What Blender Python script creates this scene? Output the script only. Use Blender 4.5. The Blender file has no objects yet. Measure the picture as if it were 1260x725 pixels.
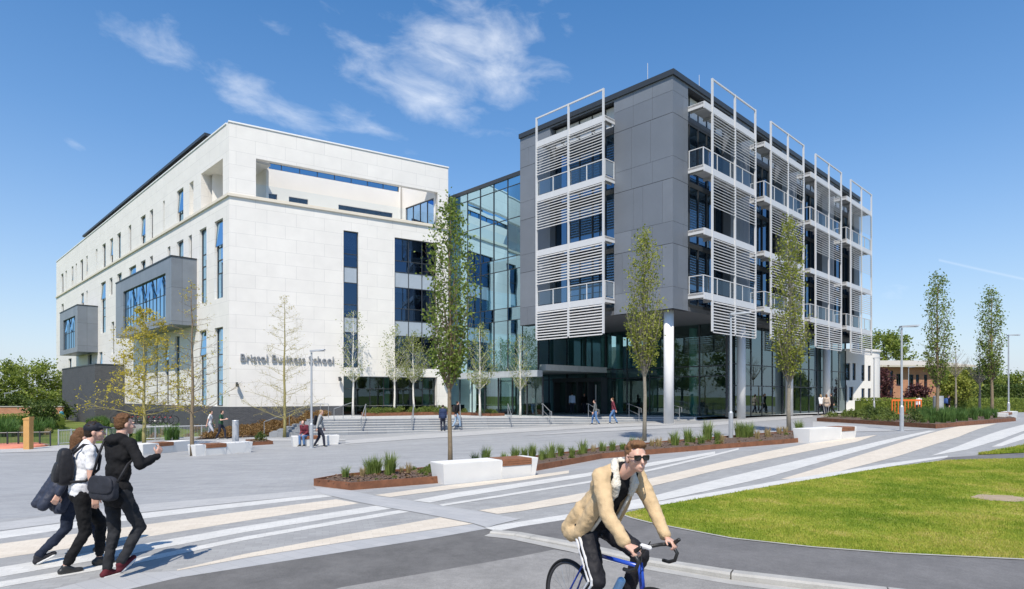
import bpy, bmesh, math, random
import numpy as np
from mathutils import Vector, Matrix, noise as mnoise
from mathutils.geometry import tessellate_polygon
R = math.radians
sc = bpy.context.scene
col = sc.collection

# ---------------------------------------------------------------- camera, sky, sun, exposure
F = 763.0; CX = 630.0; HY = 487.0; EYE = 2.0      # focal length and horizon of the photograph, in its pixels
cam = bpy.data.cameras.new('camera'); camo = bpy.data.objects.new('camera', cam); col.objects.link(camo)
cam.sensor_width = 36; cam.lens = F / 1260 * 36; cam.shift_y = (HY - 362.5) / 1260
cam.clip_start = .1; cam.clip_end = 5000
camo.location = (0, 0, EYE); camo.rotation_euler = (R(90), 0, 0)
sc.camera = camo
SUN_EL = R(55); SUN_AZ = math.atan2(-.10, -1.0)   # direction to the sun: (-.10, -1) seen from above
sun_dir = Vector((math.sin(SUN_AZ) * math.cos(SUN_EL), math.cos(SUN_AZ) * math.cos(SUN_EL), math.sin(SUN_EL)))
sl = bpy.data.lights.new('sun', 'SUN'); sl.energy = 4.9; sl.angle = R(.53); sl.color = (1, .925, .815)
so = bpy.data.objects.new('sun', sl); col.objects.link(so)
so.rotation_euler = sun_dir.to_track_quat('Z', 'Y').to_euler(); so.location = (0, -20, 60)
sc.view_settings.view_transform = 'Standard'; sc.view_settings.look = 'None'
sc.view_settings.exposure = .09; sc.view_settings.gamma = 1; sc.view_settings.use_curve_mapping = False
sc.cycles.max_bounces = 7; sc.cycles.transparent_max_bounces = 12; sc.cycles.glossy_bounces = 4; sc.cycles.diffuse_bounces = 3
sc.cycles.sample_clamp_indirect = 6
sc.cycles.use_denoising = True

def build_world():
    w = bpy.data.worlds.new('World'); sc.world = w; w.use_nodes = True
    nt = w.node_tree; N = nt.nodes; K = nt.links; N.clear()
    out = N.new('ShaderNodeOutputWorld'); bg = N.new('ShaderNodeBackground'); bg.inputs['Strength'].default_value = .134
    sky = N.new('ShaderNodeTexSky'); sky.sky_type = 'NISHITA'; sky.sun_disc = False
    sky.sun_elevation = SUN_EL; sky.sun_rotation = SUN_AZ
    sky.air_density = 1.0; sky.dust_density = .6; sky.ozone_density = 2.2; sky.altitude = 60
    tc = N.new('ShaderNodeTexCoord'); sep = N.new('ShaderNodeSeparateXYZ'); K.new(tc.outputs['Generated'], sep.inputs[0])
    def M(op, a, b=None, c=None, clamp=False):
        n = N.new('ShaderNodeMath'); n.operation = op; n.use_clamp = clamp
        for i, v in enumerate((a, b, c)):
            if v is None: continue
            if isinstance(v, (int, float)): n.inputs[i].default_value = v
            else: K.new(v, n.inputs[i])
        return n.outputs[0]
    X, Y, Z = sep.outputs
    # azimuth and elevation of the sky direction, in degrees
    az = M('MULTIPLY', M('ARCTAN2', X, Y), 57.2958)
    el = M('MULTIPLY', M('ARCSINE', Z), 57.2958)
    cmb = N.new('ShaderNodeCombineXYZ'); K.new(M('MULTIPLY', az, .07), cmb.inputs[0]); K.new(M('MULTIPLY', M('ADD', el, M('MULTIPLY', az, .12)), .16), cmb.inputs[1])
    n1 = N.new('ShaderNodeTexNoise'); n1.inputs['Scale'].default_value = 2.6; n1.inputs['Detail'].default_value = 12; n1.inputs['Roughness'].default_value = .6
    n1.inputs['Distortion'].default_value = .35
    K.new(cmb.outputs[0], n1.inputs['Vector'])
    # clouds: (photo x, photo y, half width, half height, slant, weight)
    cl = [(575, 62, 95, 46, -.1, 1.12), (510, 108, 105, 30, .25, 1.05), (610, 88, 70, 38, .0, 1.1), (330, 122, 105, 24, .3, .98), (440, 150, 80, 20, .2, .72), (215, 62, 80, 28, .1, .75),
          (140, 65, 30, 12, .0, .5), (335, 32, 50, 15, .1, .5), (440, 12, 70, 14, 0, .5), (700, 34, 20, 14, .3, .7), (92, 178, 22, 9, .35, .85), (165, 92, 25, 8, 0, .45),
          (12, 386, 22, 8, 0, .5), (1115, 362, 60, 14, -.1, .42), (1000, 352, 60, 10, 0, .2)]
    tot = None
    for (px, py, hw, hh, sl_, wt) in cl:
        u = (px - CX) / F; v = (HY - py) / F
        a0 = math.degrees(math.atan2(u, 1)); e0 = math.degrees(math.atan2(v, math.hypot(u, 1)))
        k = 57.3 / F * math.cos(math.radians(a0)) ; wa = hw * k * math.cos(math.radians(a0)); we = hh * k
        da = M('SUBTRACT', az, a0); de = M('SUBTRACT', el, e0)
        de2 = M('ADD', de, M('MULTIPLY', da, sl_))
        d = M('ADD', M('POWER', M('DIVIDE', da, wa), 2), M('POWER', M('DIVIDE', de2, we), 2))
        g = M('MULTIPLY', M('EXPONENT', M('MULTIPLY', d, -.8)), wt)
        tot = g if tot is None else M('MAXIMUM', tot, g)
    # density: blob envelope eroded by the noise
    dens = M('SUBTRACT', M('ADD', tot, M('MULTIPLY', n1.outputs['Fac'], 1.9)), 1.42)
    dens = M('POWER', M('MULTIPLY', dens, .85, clamp=True), 1.25)
    dens = M('MULTIPLY', M('MULTIPLY', dens, .78), M('GREATER_THAN', Z, 0.0), clamp=True)
    # a thin vapour trail low on the right
    def ae(px, py):
        u = (px - CX) / F; v = (HY - py) / F
        return math.degrees(math.atan2(u, 1)), math.degrees(math.atan2(v, math.hypot(u, 1)))
    a1, e1 = ae(1155, 320); a2, e2 = ae(1262, 344); s_ = (e2 - e1) / (a2 - a1)
    line = M('ABSOLUTE', M('SUBTRACT', M('SUBTRACT', el, e1), M('MULTIPLY', M('SUBTRACT', az, a1), s_)))
    tr = M('MULTIPLY', M('EXPONENT', M('MULTIPLY', M('POWER', M('DIVIDE', line, .085), 2), -1)), M('MULTIPLY', M('GREATER_THAN', az, a1), .14))
    dens = M('MAXIMUM', dens, tr)
    mix = N.new('ShaderNodeMix'); mix.data_type = 'RGBA'
    hs = N.new('ShaderNodeHueSaturation'); hs.inputs['Saturation'].default_value = 1.55; hs.inputs['Value'].default_value = 1.22; K.new(sky.outputs[0], hs.inputs['Color'])
    # pale blue air just above the horizon instead of the model's warm band
    hz = M('EXPONENT', M('MULTIPLY', M('ABSOLUTE', el), -.062)); hm = N.new('ShaderNodeMix'); hm.data_type = 'RGBA'; K.new(M('MULTIPLY', hz, .92), hm.inputs[0]); K.new(hs.outputs[0], hm.inputs[6]); hm.inputs[7].default_value = (4.6, 5.15, 6.15, 1)
    K.new(dens, mix.inputs[0]); K.new(hm.outputs[2], mix.inputs[6]); mix.inputs[7].default_value = (8.2, 8.4, 8.6, 1)
    K.new(mix.outputs[2], bg.inputs['Color']); K.new(bg.outputs[0], out.inputs[0])
build_world()

# ---------------------------------------------------------------- terrain and measuring helpers
def sstep(t): t = max(0., min(1., t)); return t * t * (3 - 2 * t)
def H0(x, y):                                      # the gently sloping plaza
    return .05 - .005 * max(0, min(y, 80)) + .54 * math.tanh(x / 12) * sstep((y - 5) / 25)
def H(x, y):                                       # with the road dipping below the footpath in front
    return H0(x, y) - .12 * (1 - sstep((y - 3) / 9.0))
def g_at(px, py, h=H):                             # where the view line of a measured photo point meets the ground
    lo, hi = .4, 400.
    u = (px - CX) / F; k = (HY - py) / F
    f = lambda D: EYE + k * D - h(u * D, D)
    for _ in range(60):
        m = (lo + hi) / 2
        if f(m) > 0: lo = m
        else: hi = m
    return (u * lo, lo)
def at(px, D): return (px - CX) / F * D
def zat(py, D): return EYE + (HY - py) / F * D

class Frame:                                       # a vertical plane: t along it, n outwards (towards the viewer), z up
    def __init__(s, o, d):
        s.o = Vector((o[0], o[1], 0)); s.d = Vector((d[0], d[1], 0)).normalized()
        n = Vector((s.d.y, -s.d.x, 0))
        if n.dot(-s.o) < 0: n = -n
        s.n = n
    def P(s, t, n, z): return s.o + s.d * t + s.n * n + Vector((0, 0, z))
    def T(s, px, n=0):
        o = s.o + s.n * n; u = (px - CX) / F
        return (u * o.y - o.x) / (s.d.x - u * s.d.y)
    def Z(s, px, py, n=0):
        p = s.P(s.T(px, n), n, 0); return EYE + (HY - py) / F * p.y

# ---------------------------------------------------------------- mesh builder
class MB:
    def __init__(s): s.v = []; s.f = []; s.m = []; s.cur = 0
    def add(s, vs, fs):
        b = len(s.v); s.v += [tuple(v) for v in vs]; s.f += [tuple(i + b for i in f) for f in fs]; s.m += [s.cur] * len(fs)
    def quad(s, a, b, c, d): s.add([a, b, c, d], [(0, 1, 2, 3)])
    def hexa(s, p):
        s.add(p, [(0, 3, 2, 1), (4, 5, 6, 7), (0, 1, 5, 4), (1, 2, 6, 5), (2, 3, 7, 6), (3, 0, 4, 7)])
    def box(s, x0, x1, y0, y1, z0, z1):
        s.hexa([(x0, y0, z0), (x1, y0, z0), (x1, y1, z0), (x0, y1, z0), (x0, y0, z1), (x1, y0, z1), (x1, y1, z1), (x0, y1, z1)])
    def fbox(s, fr, t0, t1, n0, n1, z0, z1):
        s.hexa([fr.P(t0, n0, z0), fr.P(t1, n0, z0), fr.P(t1, n1, z0), fr.P(t0, n1, z0), fr.P(t0, n0, z1), fr.P(t1, n0, z1), fr.P(t1, n1, z1), fr.P(t0, n1, z1)])
    def fquad(s, fr, t0, t1, n, z0, z1): s.quad(fr.P(t0, n, z0), fr.P(t1, n, z0), fr.P(t1, n, z1), fr.P(t0, n, z1))
    def prism(s, poly, z0, z1):
        n = len(poly)
        a = sum(poly[i][0] * poly[(i + 1) % n][1] - poly[(i + 1) % n][0] * poly[i][1] for i in range(n))
        if a < 0: poly = poly[::-1]
        g0 = z0 if callable(z0) else (lambda x, y: z0); g1 = z1 if callable(z1) else (lambda x, y: z1)
        vs = [(p[0], p[1], g0(*p[:2])) for p in poly] + [(p[0], p[1], g1(*p[:2])) for p in poly]
        s.add(vs, [tuple(range(n))[::-1], tuple(range(n, 2 * n))] + [(i, (i + 1) % n, n + (i + 1) % n, n + i) for i in range(n)])
    def tube(s, pts, rad, seg=8, caps=True):
        pts = [Vector(p) for p in pts]; n = len(pts)
        rr = rad if isinstance(rad, (list, tuple)) else [rad] * n
        vs = []; u = None
        for i, p in enumerate(pts):
            d = (pts[min(i + 1, n - 1)] - pts[max(i - 1, 0)])
            d = d.normalized() if d.length > 1e-9 else Vector((0, 0, 1))
            if u is None:
                u = d.cross(Vector((0, 0, 1)) if abs(d.z) < .9 else Vector((1, 0, 0))).normalized()
            else:
                u = (u - d * u.dot(d)); u = u.normalized() if u.length > 1e-6 else d.orthogonal().normalized()
            w = d.cross(u)
            for k in range(seg):
                a = 2 * math.pi * k / seg; vs.append(p + (u * math.cos(a) + w * math.sin(a)) * rr[i])
        fs = []
        for i in range(n - 1):
            for k in range(seg):
                a = i * seg + k; b = i * seg + (k + 1) % seg; fs.append((a, b, b + seg, a + seg))
        if caps: fs += [tuple(range(seg))[::-1], tuple(range((n - 1) * seg, n * seg))]
        s.add(vs, fs)
    def cap(s, a, b, ra, rb, seg=12):              # closed tapered capsule
        a = Vector(a); b = Vector(b); d = (b - a); L = d.length
        d = d / L if L > 1e-7 else Vector((0, 0, 1))
        P = []; Q = []
        for k in range(1, 5): th = math.pi / 2 * k / 5; P.append(a - d * ra * math.cos(th)); Q.append(ra * math.sin(th))
        P.append(a); Q.append(ra); P.append(b); Q.append(rb)
        for k in range(4, 0, -1): th = math.pi / 2 * k / 5; P.append(b + d * rb * math.cos(th)); Q.append(rb * math.sin(th))
        # one frame for all rings
        u = d.orthogonal().normalized(); w = d.cross(u); vs = []
        for p, r in zip(P, Q):
            for k in range(seg): t = 2 * math.pi * k / seg; vs.append(p + (u * math.cos(t) + w * math.sin(t)) * r)
        n = len(P); fs = []
        for i in range(n - 1):
            for k in range(seg):
                x = i * seg + k; y = i * seg + (k + 1) % seg; fs.append((x, y, y + seg, x + seg))
        fs += [tuple(range(seg))[::-1], tuple(range((n - 1) * seg, n * seg))]
        s.add(vs, fs)
    def ell(s, c, r, rot=None, seg=14, rings=9):
        c = Vector(c); vs = [(0, 0, 1)]
        for i in range(1, rings):
            th = math.pi * i / rings
            for k in range(seg): a = 2 * math.pi * k / seg; vs.append((math.sin(th) * math.cos(a), math.sin(th) * math.sin(a), math.cos(th)))
        vs.append((0, 0, -1)); vs = [Vector((v[0] * r[0], v[1] * r[1], v[2] * r[2])) for v in vs]
        if rot is not None: vs = [rot @ v for v in vs]
        fs = [(0, 1 + k, 1 + (k + 1) % seg) for k in range(seg)]
        for i in range(rings - 2):
            for k in range(seg):
                a = 1 + i * seg + k; b = 1 + i * seg + (k + 1) % seg; fs.append((a, a + seg, b + seg, b))
        L = 1 + (rings - 2) * seg; last = len(vs) - 1
        fs += [(last, L + (k + 1) % seg, L + k) for k in range(seg)]
        s.add([c + v for v in vs], fs)
    def lathe(s, c, prof, seg=24):                 # prof: (radius, z)
        vs = []; n = len(prof)
        for r, z in prof:
            for k in range(seg): a = 2 * math.pi * k / seg; vs.append((c[0] + r * math.cos(a), c[1] + r * math.sin(a), c[2] + z))
        fs = [(i * seg + k, i * seg + (k + 1) % seg, (i + 1) * seg + (k + 1) % seg, (i + 1) * seg + k) for i in range(n - 1) for k in range(seg)]
        fs += [tuple(range(seg))[::-1], tuple(range((n - 1) * seg, n * seg))]
        s.add(vs, fs)
    def torus(s, c, axis_u, axis_v, Rr, r, seg=40, sec=8):
        pts = [Vector(c) + Vector(axis_u) * Rr * math.cos(2 * math.pi * k / seg) + Vector(axis_v) * Rr * math.sin(2 * math.pi * k / seg) for k in range(seg)]
        ax = Vector(axis_u).cross(Vector(axis_v)).normalized(); vs = []
        for p in pts:
            o = (p - Vector(c)).normalized()
            for k in range(sec): a = 2 * math.pi * k / sec; vs.append(p + (o * math.cos(a) + ax * math.sin(a)) * r)
        s.add(vs, [(i * sec + k, ((i + 1) % seg) * sec + k, ((i + 1) % seg) * sec + (k + 1) % sec, i * sec + (k + 1) % sec) for i in range(seg) for k in range(sec)])
    def mesh(s, name, mats, smooth=False, uv=True):
        me = bpy.data.meshes.new(name); me.from_pydata(s.v, [], s.f)
        for m in (mats if isinstance(mats, (list, tuple)) else [mats]): me.materials.append(m)
        if any(s.m): me.polygons.foreach_set('material_index', s.m)
        if uv and len(me.polygons) < 60000: box_uv(me)
        if smooth: me.polygons.foreach_set('use_smooth', [True] * len(me.polygons))
        me.update(); return me
    def build(s, name, mats, parent=None, smooth=False, uv=True):
        return link(name, s.mesh(name, mats, smooth, uv), parent)

def box_uv(me):                                    # metres along the wall / up the wall
    n = len(me.loops)
    if not n: return
    lay = me.uv_layers.new(name='UVMap')
    uv = np.zeros((n, 2), np.float32)
    co = np.zeros(len(me.vertices) * 3, np.float32); me.vertices.foreach_get('co', co); co = co.reshape(-1, 3)
    for p in me.polygons:
        nn = p.normal
        if abs(nn.z) > .7:
            for li in p.loop_indices: c = co[me.loops[li].vertex_index]; uv[li] = (c[0], c[1])
        else:
            L = math.hypot(nn.x, nn.y) or 1; tx, ty = -nn.y / L, nn.x / L
            for li in p.loop_indices: c = co[me.loops[li].vertex_index]; uv[li] = (c[0] * tx + c[1] * ty, c[2])
    lay.data.foreach_set('uv', uv.ravel())

def link(name, me, parent=None):
    o = bpy.data.objects.new(name, me); col.objects.link(o)
    if parent is not None: o.parent = parent
    return o
def tag(o, label=None, cat=None, group=None, kind=None):
    if label: o['label'] = label
    if cat: o['category'] = cat
    if group: o['group'] = group
    if kind: o['kind'] = kind
    return o
def thing(name, label, cat, loc=(0, 0, 0), rz=0, group=None):
    o = bpy.data.objects.new(name, None); col.objects.link(o); o.empty_display_size = .2
    o.location = loc; o.rotation_euler = (0, 0, rz)
    return tag(o, label, cat, group)
def kids(o): return [c for c in bpy.data.objects if c.parent == o]
def dup(root, loc=None, rz=None, label=None, group=None, scale=None):
    def rec(o, par):
        c = o.copy(); col.objects.link(c); c.parent = par
        for ch in TREE.get(o.name, []): rec(ch, c)
        return c
    global TREE
    TREE = {}
    for x in bpy.data.objects:
        if x.parent is not None: TREE.setdefault(x.parent.name, []).append(x)
    r = rec(root, None)
    if loc is not None: r.location = loc
    if rz is not None: r.rotation_euler = (0, 0, rz)
    if scale is not None: r.scale = scale if isinstance(scale, (tuple, list)) else (scale,) * 3
    if label: r['label'] = label
    if group: r['group'] = group
    return r

# ---------------------------------------------------------------- materials
def new_mat(name):
    m = bpy.data.materials.new(name); m.use_nodes = True; nt = m.node_tree
    b = nt.nodes['Principled BSDF']; return m, nt, b
def hexc(c, a=1): return (c[0], c[1], c[2], a)
def plain(name, c, rough=.6, metal=0, var=.12, vs=3., bump=0, bs=40., spec=.5, coord='Object', speck=0, spot=0):
    """base colour broken up by two scales of noise"""
    m, nt, b = new_mat(name); N = nt.nodes; K = nt.links
    b.inputs['Roughness'].default_value = rough; b.inputs['Metallic'].default_value = metal; b.inputs['Specular IOR Level'].default_value = spec
    tc = N.new('ShaderNodeTexCoord'); src = tc.outputs['Object' if coord == 'World' else coord]
    if coord == 'World': src = N.new('ShaderNodeNewGeometry').outputs['Position']
    n1 = N.new('ShaderNodeTexNoise'); n1.inputs['Scale'].default_value = vs; n1.inputs['Detail'].default_value = 7; n1.inputs['Roughness'].default_value = .6; K.new(src, n1.inputs['Vector'])
    mr = N.new('ShaderNodeMapRange'); mr.inputs['From Min'].default_value = .25; mr.inputs['From Max'].default_value = .75
    mr.inputs['To Min'].default_value = 1 - var; mr.inputs['To Max'].default_value = 1 + var; K.new(n1.outputs['Fac'], mr.inputs['Value'])
    vm = N.new('ShaderNodeVectorMath'); vm.operation = 'SCALE'; vm.inputs[0].default_value = c; K.new(mr.outputs[0], vm.inputs['Scale'])
    if speck:                                       # aggregate, then a few oily stains and pale scuffs
        for sc_, a, lo, hi in ((70, speck, .3, .7), (11, speck * .5, .3, .7)) + (((.9, spot, .62, .75),) if spot else ()):
            n = N.new('ShaderNodeTexNoise'); n.inputs['Scale'].default_value = sc_; n.inputs['Detail'].default_value = 4; K.new(src, n.inputs['Vector'])
            q = N.new('ShaderNodeMapRange'); q.inputs['From Min'].default_value = lo; q.inputs['From Max'].default_value = hi; q.inputs['To Min'].default_value = 1 if sc_ < 1 else 1 - a; q.inputs['To Max'].default_value = 1 - a if sc_ < 1 else 1 + a; K.new(n.outputs['Fac'], q.inputs['Value'])
            v2 = N.new('ShaderNodeVectorMath'); v2.operation = 'SCALE'; K.new(vm.outputs[0], v2.inputs[0]); K.new(q.outputs[0], v2.inputs['Scale']); vm = v2
    K.new(vm.outputs[0], b.inputs['Base Color'])
    if bump:
        n2 = N.new('ShaderNodeTexNoise'); n2.inputs['Scale'].default_value = bs; n2.inputs['Detail'].default_value = 4; K.new(src, n2.inputs['Vector'])
        bp = N.new('ShaderNodeBump'); bp.inputs['Strength'].default_value = bump; bp.inputs['Distance'].default_value = .01; K.new(n2.outputs['Fac'], bp.inputs['Height']); K.new(bp.outputs[0], b.inputs['Normal'])
    return m
def bricky(name, c1, c2, mortar, bw, rh, ms, rough=.7, offset=.5, bump=.3, var=.08, vs=.6, spec=.4, smooth=.1, rot=0, off=(0, 0), streak=0, bump_dist=.006, grime=0):
    """slabs, panels or bricks laid in metres on the UV (walls) or on the ground plane"""
    m, nt, b = new_mat(name); N = nt.nodes; K = nt.links
    b.inputs['Roughness'].default_value = rough; b.inputs['Specular IOR Level'].default_value = spec
    tc = N.new('ShaderNodeTexCoord'); mp = N.new('ShaderNodeMapping'); K.new(tc.outputs['UV'], mp.inputs[0]); mp.inputs['Rotation'].default_value = (0, 0, rot); mp.inputs['Location'].default_value = (off[0], off[1], 0)
    br = N.new('ShaderNodeTexBrick'); K.new(mp.outputs[0], br.inputs['Vector'])
    br.inputs['Color1'].default_value = hexc(c1); br.inputs['Color2'].default_value = hexc(c2); br.inputs['Mortar'].default_value = hexc(mortar)
    br.inputs['Scale'].default_value = 1; br.inputs['Brick Width'].default_value = bw; br.inputs['Row Height'].default_value = rh
    br.inputs['Mortar Size'].default_value = ms; br.inputs['Mortar Smooth'].default_value = smooth; br.offset = offset
    n1 = N.new('ShaderNodeTexNoise'); n1.inputs['Scale'].default_value = vs; n1.inputs['Detail'].default_value = 8; n1.inputs['Roughness'].default_value = .62
    if streak:
        mp2 = N.new('ShaderNodeMapping'); K.new(tc.outputs['UV'], mp2.inputs[0]); mp2.inputs['Rotation'].default_value = (0, 0, rot); mp2.inputs['Scale'].default_value = (1, streak, 1); K.new(mp2.outputs[0], n1.inputs['Vector'])
    else: K.new(tc.outputs['UV'], n1.inputs['Vector'])
    mr = N.new('ShaderNodeMapRange'); mr.inputs['From Min'].default_value = .25; mr.inputs['From Max'].default_value = .75
    mr.inputs['To Min'].default_value = 1 - var; mr.inputs['To Max'].default_value = 1 + var; K.new(n1.outputs['Fac'], mr.inputs['Value'])
    vm = N.new('ShaderNodeVectorMath'); vm.operation = 'SCALE'; K.new(br.outputs['Color'], vm.inputs[0]); K.new(mr.outputs[0], vm.inputs['Scale'])
    if grime:
        n = N.new('ShaderNodeTexNoise'); n.inputs['Scale'].default_value = 90 if grime > 0 else 1.2; n.inputs['Detail'].default_value = 5; K.new(tc.outputs['UV'], n.inputs['Vector'])
        q = N.new('ShaderNodeMapRange'); q.inputs['From Min'].default_value = .3; q.inputs['From Max'].default_value = .7; q.inputs['To Min'].default_value = 1 - abs(grime); q.inputs['To Max'].default_value = 1 + abs(grime); K.new(n.outputs['Fac'], q.inputs['Value'])
        v2 = N.new('ShaderNodeVectorMath'); v2.operation = 'SCALE'; K.new(vm.outputs[0], v2.inputs[0]); K.new(q.outputs[0], v2.inputs['Scale']); vm = v2
    K.new(vm.outputs[0], b.inputs['Base Color'])
    if bump:
        inv = N.new('ShaderNodeMath'); inv.operation = 'SUBTRACT'; inv.inputs[0].default_value = 1; K.new(br.outputs['Fac'], inv.inputs[1])
        ad = N.new('ShaderNodeMath'); ad.operation = 'MULTIPLY_ADD'
        n3 = N.new('ShaderNodeTexNoise'); n3.inputs['Scale'].default_value = 60; n3.inputs['Detail'].default_value = 3; K.new(tc.outputs['UV'], n3.inputs['Vector'])
        K.new(n3.outputs['Fac'], ad.inputs[0]); ad.inputs[1].default_value = .3; K.new(inv.outputs[0], ad.inputs[2])
        bp = N.new('ShaderNodeBump'); bp.inputs['Strength'].default_value = bump; bp.inputs['Distance'].default_value = bump_dist; K.new(ad.outputs[0], bp.inputs['Height']); K.new(bp.outputs[0], b.inputs['Normal'])
    return m
def glass(name, refl, trans, base_refl=.35, rough=.0, wav=.0, tf=1.0):
    """coated facade glass: a mirror coat over tinted see-through glass"""
    m, nt, b = new_mat(name); N = nt.nodes; K = nt.links; N.remove(b)
    out = N['Material Output']
    gl = N.new('ShaderNodeBsdfGlossy'); gl.inputs['Color'].default_value = hexc(refl); gl.inputs['Roughness'].default_value = rough
    tr = N.new('ShaderNodeBsdfTransparent'); tr.inputs['Color'].default_value = hexc(trans)
    lw = N.new('ShaderNodeLayerWeight'); lw.inputs['Blend'].default_value = .25
    mr = N.new('ShaderNodeMapRange'); mr.inputs['To Min'].default_value = base_refl; mr.inputs['To Max'].default_value = 1; K.new(lw.outputs['Fresnel'], mr.inputs['Value'])
    mx = N.new('ShaderNodeMixShader'); K.new(mr.outputs[0], mx.inputs[0]); K.new(tr.outputs[0], mx.inputs[1]); K.new(gl.outputs[0], mx.inputs[2]); K.new(mx.outputs[0], out.inputs[0])
    if wav:
        g = N.new('ShaderNodeNewGeometry'); n = N.new('ShaderNodeTexNoise'); n.inputs['Scale'].default_value = .55; n.inputs['Detail'].default_value = 1; K.new(g.outputs['Position'], n.inputs['Vector'])
        bp = N.new('ShaderNodeBump'); bp.inputs['Strength'].default_value = wav; bp.inputs['Distance'].default_value = .05; K.new(n.outputs['Fac'], bp.inputs['Height']); K.new(bp.outputs[0], gl.inputs['Normal'])
    return m
def leafy(name, c1, c2, trans=.35, rough=.5):
    m, nt, b = new_mat(name); N = nt.nodes; K = nt.links
    g = N.new('ShaderNodeNewGeometry'); cr = N.new('ShaderNodeValToRGB'); cr.color_ramp.elements[0].color = hexc(c1); cr.color_ramp.elements[1].color = hexc(c2)
    K.new(g.outputs['Random Per Island'], cr.inputs[0]); K.new(cr.outputs[0], b.inputs['Base Color']); b.inputs['Roughness'].default_value = rough; b.inputs['Specular IOR Level'].default_value = .3
    t = N.new('ShaderNodeBsdfTranslucent'); K.new(cr.outputs[0], t.inputs['Color'])
    mx = N.new('ShaderNodeMixShader'); mx.inputs[0].default_value = trans; K.new(b.outputs[0], mx.inputs[1]); K.new(t.outputs[0], mx.inputs[2]); K.new(mx.outputs[0], N['Material Output'].inputs[0])
    return m
# ================================================================ THE GROUND
def cut_sheet(me_bm, step):
    xs = [v.co.x for v in me_bm.verts]; ys = [v.co.y for v in me_bm.verts]
    for ax, lo, hi in ((0, min(xs), max(xs)), (1, min(ys), max(ys))):
        k = math.floor(lo / step) + 1
        while k * step < hi:
            co = [0, 0, 0]; no = [0, 0, 0]; co[ax] = k * step; no[ax] = 1
            g = me_bm.verts[:] + me_bm.edges[:] + me_bm.faces[:]
            bmesh.ops.bisect_plane(me_bm, geom=g, plane_co=co, plane_no=no, dist=1e-5); k += 1
def sheet(name, poly, mat, off, h=H, step=.75, kind='structure', skirt=0):
    bm = bmesh.new()
    vs = [bm.verts.new((p[0], p[1], 0)) for p in poly]
    for t in tessellate_polygon([[Vector((p[0], p[1], 0)) for p in poly]]):
        try: bm.faces.new([vs[i] for i in t])
        except ValueError: pass
    cut_sheet(bm, step)
    for v in bm.verts: v.co.z = h(v.co.x, v.co.y) + off
    if skirt:
        be = [e for e in bm.edges if e.is_boundary]
        r = bmesh.ops.extrude_edge_only(bm, edges=be)
        for v in [g for g in r['geom'] if isinstance(g, bmesh.types.BMVert)]: v.co.z -= skirt
    for f in bm.faces:
        f.normal_update()
        if f.normal.z < -.01: f.normal_flip()
    me = bpy.data.meshes.new(name); bm.to_mesh(me); bm.free(); me.materials.append(mat); box_uv(me)
    o = link(name, me)
    if kind: o['kind'] = kind
    return o
def pp(pts, h=H): return [g_at(x, y, h) for x, y in pts]

# big ground, fine near the camera and coarse out to the horizon
def ground():
    c = [-3000, -1200, -500, -250, -120] + [i * 4.5 for i in range(-22, 27)] + [150, 260, 520, 1200, 3000]
    xs = sorted(set(c)); ys = sorted(set([-3000, -900, -300, -100, -40] + [i * 4.5 for i in range(-6, 25)] + [130, 180, 300, 600, 1500, 4500]))
    xs = [x for x in xs if not (-60 < x < 45)] + [i * .75 for i in range(-80, 61)]; xs = sorted(set(xs))
    ys = [y for y in ys if not (0 <= y < 48)] + [i * .75 for i in range(0, 65)]; ys = sorted(set(ys))
    vs = [(x, y, H(x, y) - .02 - (.0008 * (y - 90) if y > 90 else 0)) for y in ys for x in xs]; nx = len(xs)
    fs = [(j * nx + i, j * nx + i + 1, (j + 1) * nx + i + 1, (j + 1) * nx + i) for j in range(len(ys) - 1) for i in range(nx - 1)]
    me = bpy.data.meshes.new('ground'); me.from_pydata(vs, [], fs); me.materials.append(grass_far); box_uv(me)
    o = link('ground', me); o['kind'] = 'structure'
def grass_mat(name, c1, c2, c3, s1, s2):
    m, nt, b = new_mat(name); N = nt.nodes; K = nt.links
    g = N.new('ShaderNodeNewGeometry')
    def noi(s, d=6):
        n = N.new('ShaderNodeTexNoise'); n.inputs['Scale'].default_value = s; n.inputs['Detail'].default_value = d; n.inputs['Roughness'].default_value = .65; K.new(g.outputs['Position'], n.inputs['Vector']); return n.outputs['Fac']
    r = N.new('ShaderNodeValToRGB'); r.color_ramp.elements[0].position = .36; r.color_ramp.elements[1].position = .64
    r.color_ramp.elements[0].color = hexc(c1); r.color_ramp.elements[1].color = hexc(c2); K.new(noi(s1), r.inputs[0])
    r2 = N.new('ShaderNodeMapRange'); r2.inputs['From Min'].default_value = .5; r2.inputs['From Max'].default_value = .72; K.new(noi(s2, 9), r2.inputs['Value'])
    mx = N.new('ShaderNodeMix'); mx.data_type = 'RGBA'; K.new(r2.outputs[0], mx.inputs[0]); K.new(r.outputs[0], mx.inputs[6]); mx.inputs[7].default_value = hexc(c3)
    K.new(mx.outputs[2], b.inputs['Base Color']); b.inputs['Roughness'].default_value = .9; b.inputs['Specular IOR Level'].default_value = .15
    bp = N.new('ShaderNodeBump'); bp.inputs['Strength'].default_value = .8; bp.inputs['Distance'].default_value = .04; K.new(noi(30, 4), bp.inputs['Height']); K.new(bp.outputs[0], b.inputs['Normal'])
    return m
grass_far = grass_mat('verge_grass', (.10, .15, .03), (.16, .19, .045), (.24, .22, .09), .15, .8)
lawn_mat = grass_mat('lawn_grass', (.16, .24, .025), (.32, .35, .05), (.46, .38, .14), .55, 2.2)
asphalt_dark = plain('asphalt_fresh', (.128, .124, .118), .85, var=.26, vs=1.8, bump=.5, bs=90, coord='World', speck=.16, spot=.22)
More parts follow.
